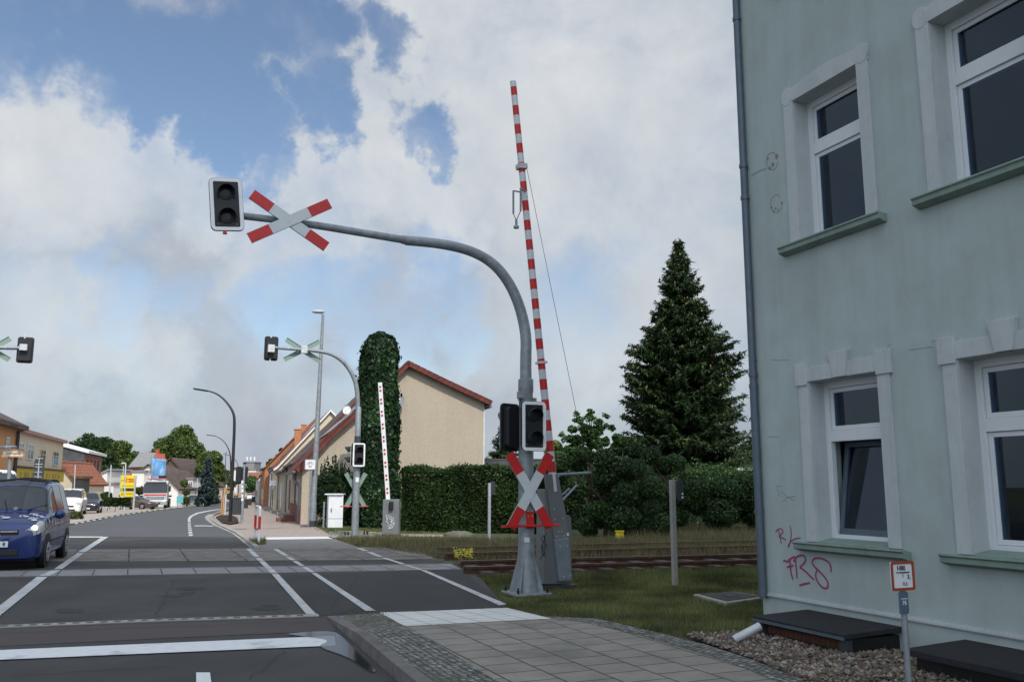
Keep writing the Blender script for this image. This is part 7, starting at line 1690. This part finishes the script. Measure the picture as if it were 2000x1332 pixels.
# truck
Yt = 106; b = at(306, Yt); hd = Vector((.30, -.954, 0)).normalized(); root = thing('truck', 'white and silver truck cab with red stripe parked facing the road', 'truck', b, atan2(hd.y, hd.x)); root.scale = (1.1, 1.1, 1.1)
M['silver'] = silverp
def lb(nm, c, sx, sy, sz, m, bev=.03): mb = MB(); mb.cb(c, sx, sy, sz); return mb.build(nm, m, root, local=True, bevel=bev)
cabm = mat('truck_cab_paint', (.46, .46, .46), .35, 0, .05, 2)
mb = MB(); mb.prism([(1.0, -1.22, .75), (1.06, -1.22, 1.5), (.9, -1.22, 2.75), (.6, -1.22, 2.95), (-1.0, -1.22, 2.95), (-1.0, -1.22, .75)], (0, 2.44, 0)); mb.build('cab', cabm, root, local=True, bevel=.06)
mb = MB(); mb.prism([(1.075, -1.19, 1.66), (.925, -1.19, 2.62), (.90, -1.19, 2.62), (1.05, -1.19, 1.66)], (0, 2.38, 0)); mb.build('windscreen', M['carglass'], root, local=True)
lb('red_band', (1.07, 0, 1.46), .03, 2.2, .13, M['redprint'], .01); lb('grille', (1.07, 0, 1.12), .04, 1.7, .32, M['darkgrey'], .01)
for z in (1.02, 1.14, 1.26): lb('grille_bar', (1.10, 0, z), .03, 1.6, .05, M['refl_white'], .01)
lb('bumper', (1.02, 0, .62), .3, 2.44, .5, silverp, .05); lb('lower_grille', (1.18, 0, .55), .03, 1.1, .2, M['black'], .01)
for sg in (1, -1): lb('headlight', (1.17, sg * .95, .68), .04, .36, .2, M['headlight'], .02); lb('mirror', (.95, sg * 1.42, 2.1), .12, .2, .62, M['black'], .03); mb = MB(); mb.prism([(.45, sg * 1.225, 1.7), (.85, sg * 1.225, 1.7), (.72, sg * 1.225, 2.55), (.0, sg * 1.225, 2.55), (.0, sg * 1.225, 1.7)], (0, sg * .02, 0)); mb.build('side_window', M['carglass'], root, local=True)
lb('sun_visor', (1.02, 0, 2.78), .3, 2.1, .14, M['darkgrey']); lb('roof_beacon_bar', (.5, 0, 3.18), .12, 2.0, .08, M['redprint'])
for sg in (1, -1): lb('bar_post', (.5, sg * .7, 3.05), .06, .06, .25, M['galv'])
lb('air_deflector', (.2, .55, 3.35), .5, .75, .35, M['black']); lb('chassis', (-3.2, 0, .9), 5.4, .9, .25, M['darkgrey']); lb('flatbed', (-3.6, 0, 1.25), 5.0, 2.45, .18, M['rust']); lb('crane_base', (-1.3, 0, 1.9), .5, .6, 1.8, M['galv'])
for x in (.35, -3.4, -4.6):
    for sg in (1, -1): wheel(root, x, sg * 1.2, .5, .32)
# people: two small figures by the green flag near the white house are not legible; the poster stand is
t = thing('a_board', 'small turquoise pavement stand beside the white house', 'stand', at(354, 124)); mb = MB(); p = at(353, 124); mb.cb(p + Z * 1.0, .9, .1, .9); mb.build('panel', mat('turquoise', (.12, .42, .48), .5), t); mb = MB(); mb.tube([p - Vector((.35, 0, 0)), p + Vector((-.35, 0, 1))], .03, 6); mb.tube([p + Vector((.35, 0, 0)), p + Vector((.35, 0, 1))], .03, 6); mb.build('legs', M['darkgrey'], t)

# ------------------------------------------------------------------ unseen cloud added behind the viewer, shaped to shade the crossing
def shade_cloud():
    r = random.Random(12); mb = MB()
    for gx in range(-27, 28, 5):
        for gy in range(-26, 40, 5):
            lim = 19 if gx < -3 else 19 + (gx + 3) * 1.6
            if gy > min(lim, 33): continue
            p = Vector((gx + r.uniform(-1, 1), gy + r.uniform(-1, 1), r.uniform(-2, 3))) + SUN_DIR * 340; mb.ball(p, r.uniform(4.8, 6.6), (1, 1, 1), 12, jit=.08, rng=r)
    o = mb.build('shade_cloud', mat('shade_cloud_white', (.85, .85, .86), 1), smooth=True); o['kind'] = 'structure'
shade_cloud()
for o in list(SC.objects):
    if o.type == 'MESH' and o.parent is None and 'label' not in o and 'kind' not in o: o['kind'] = 'structure'
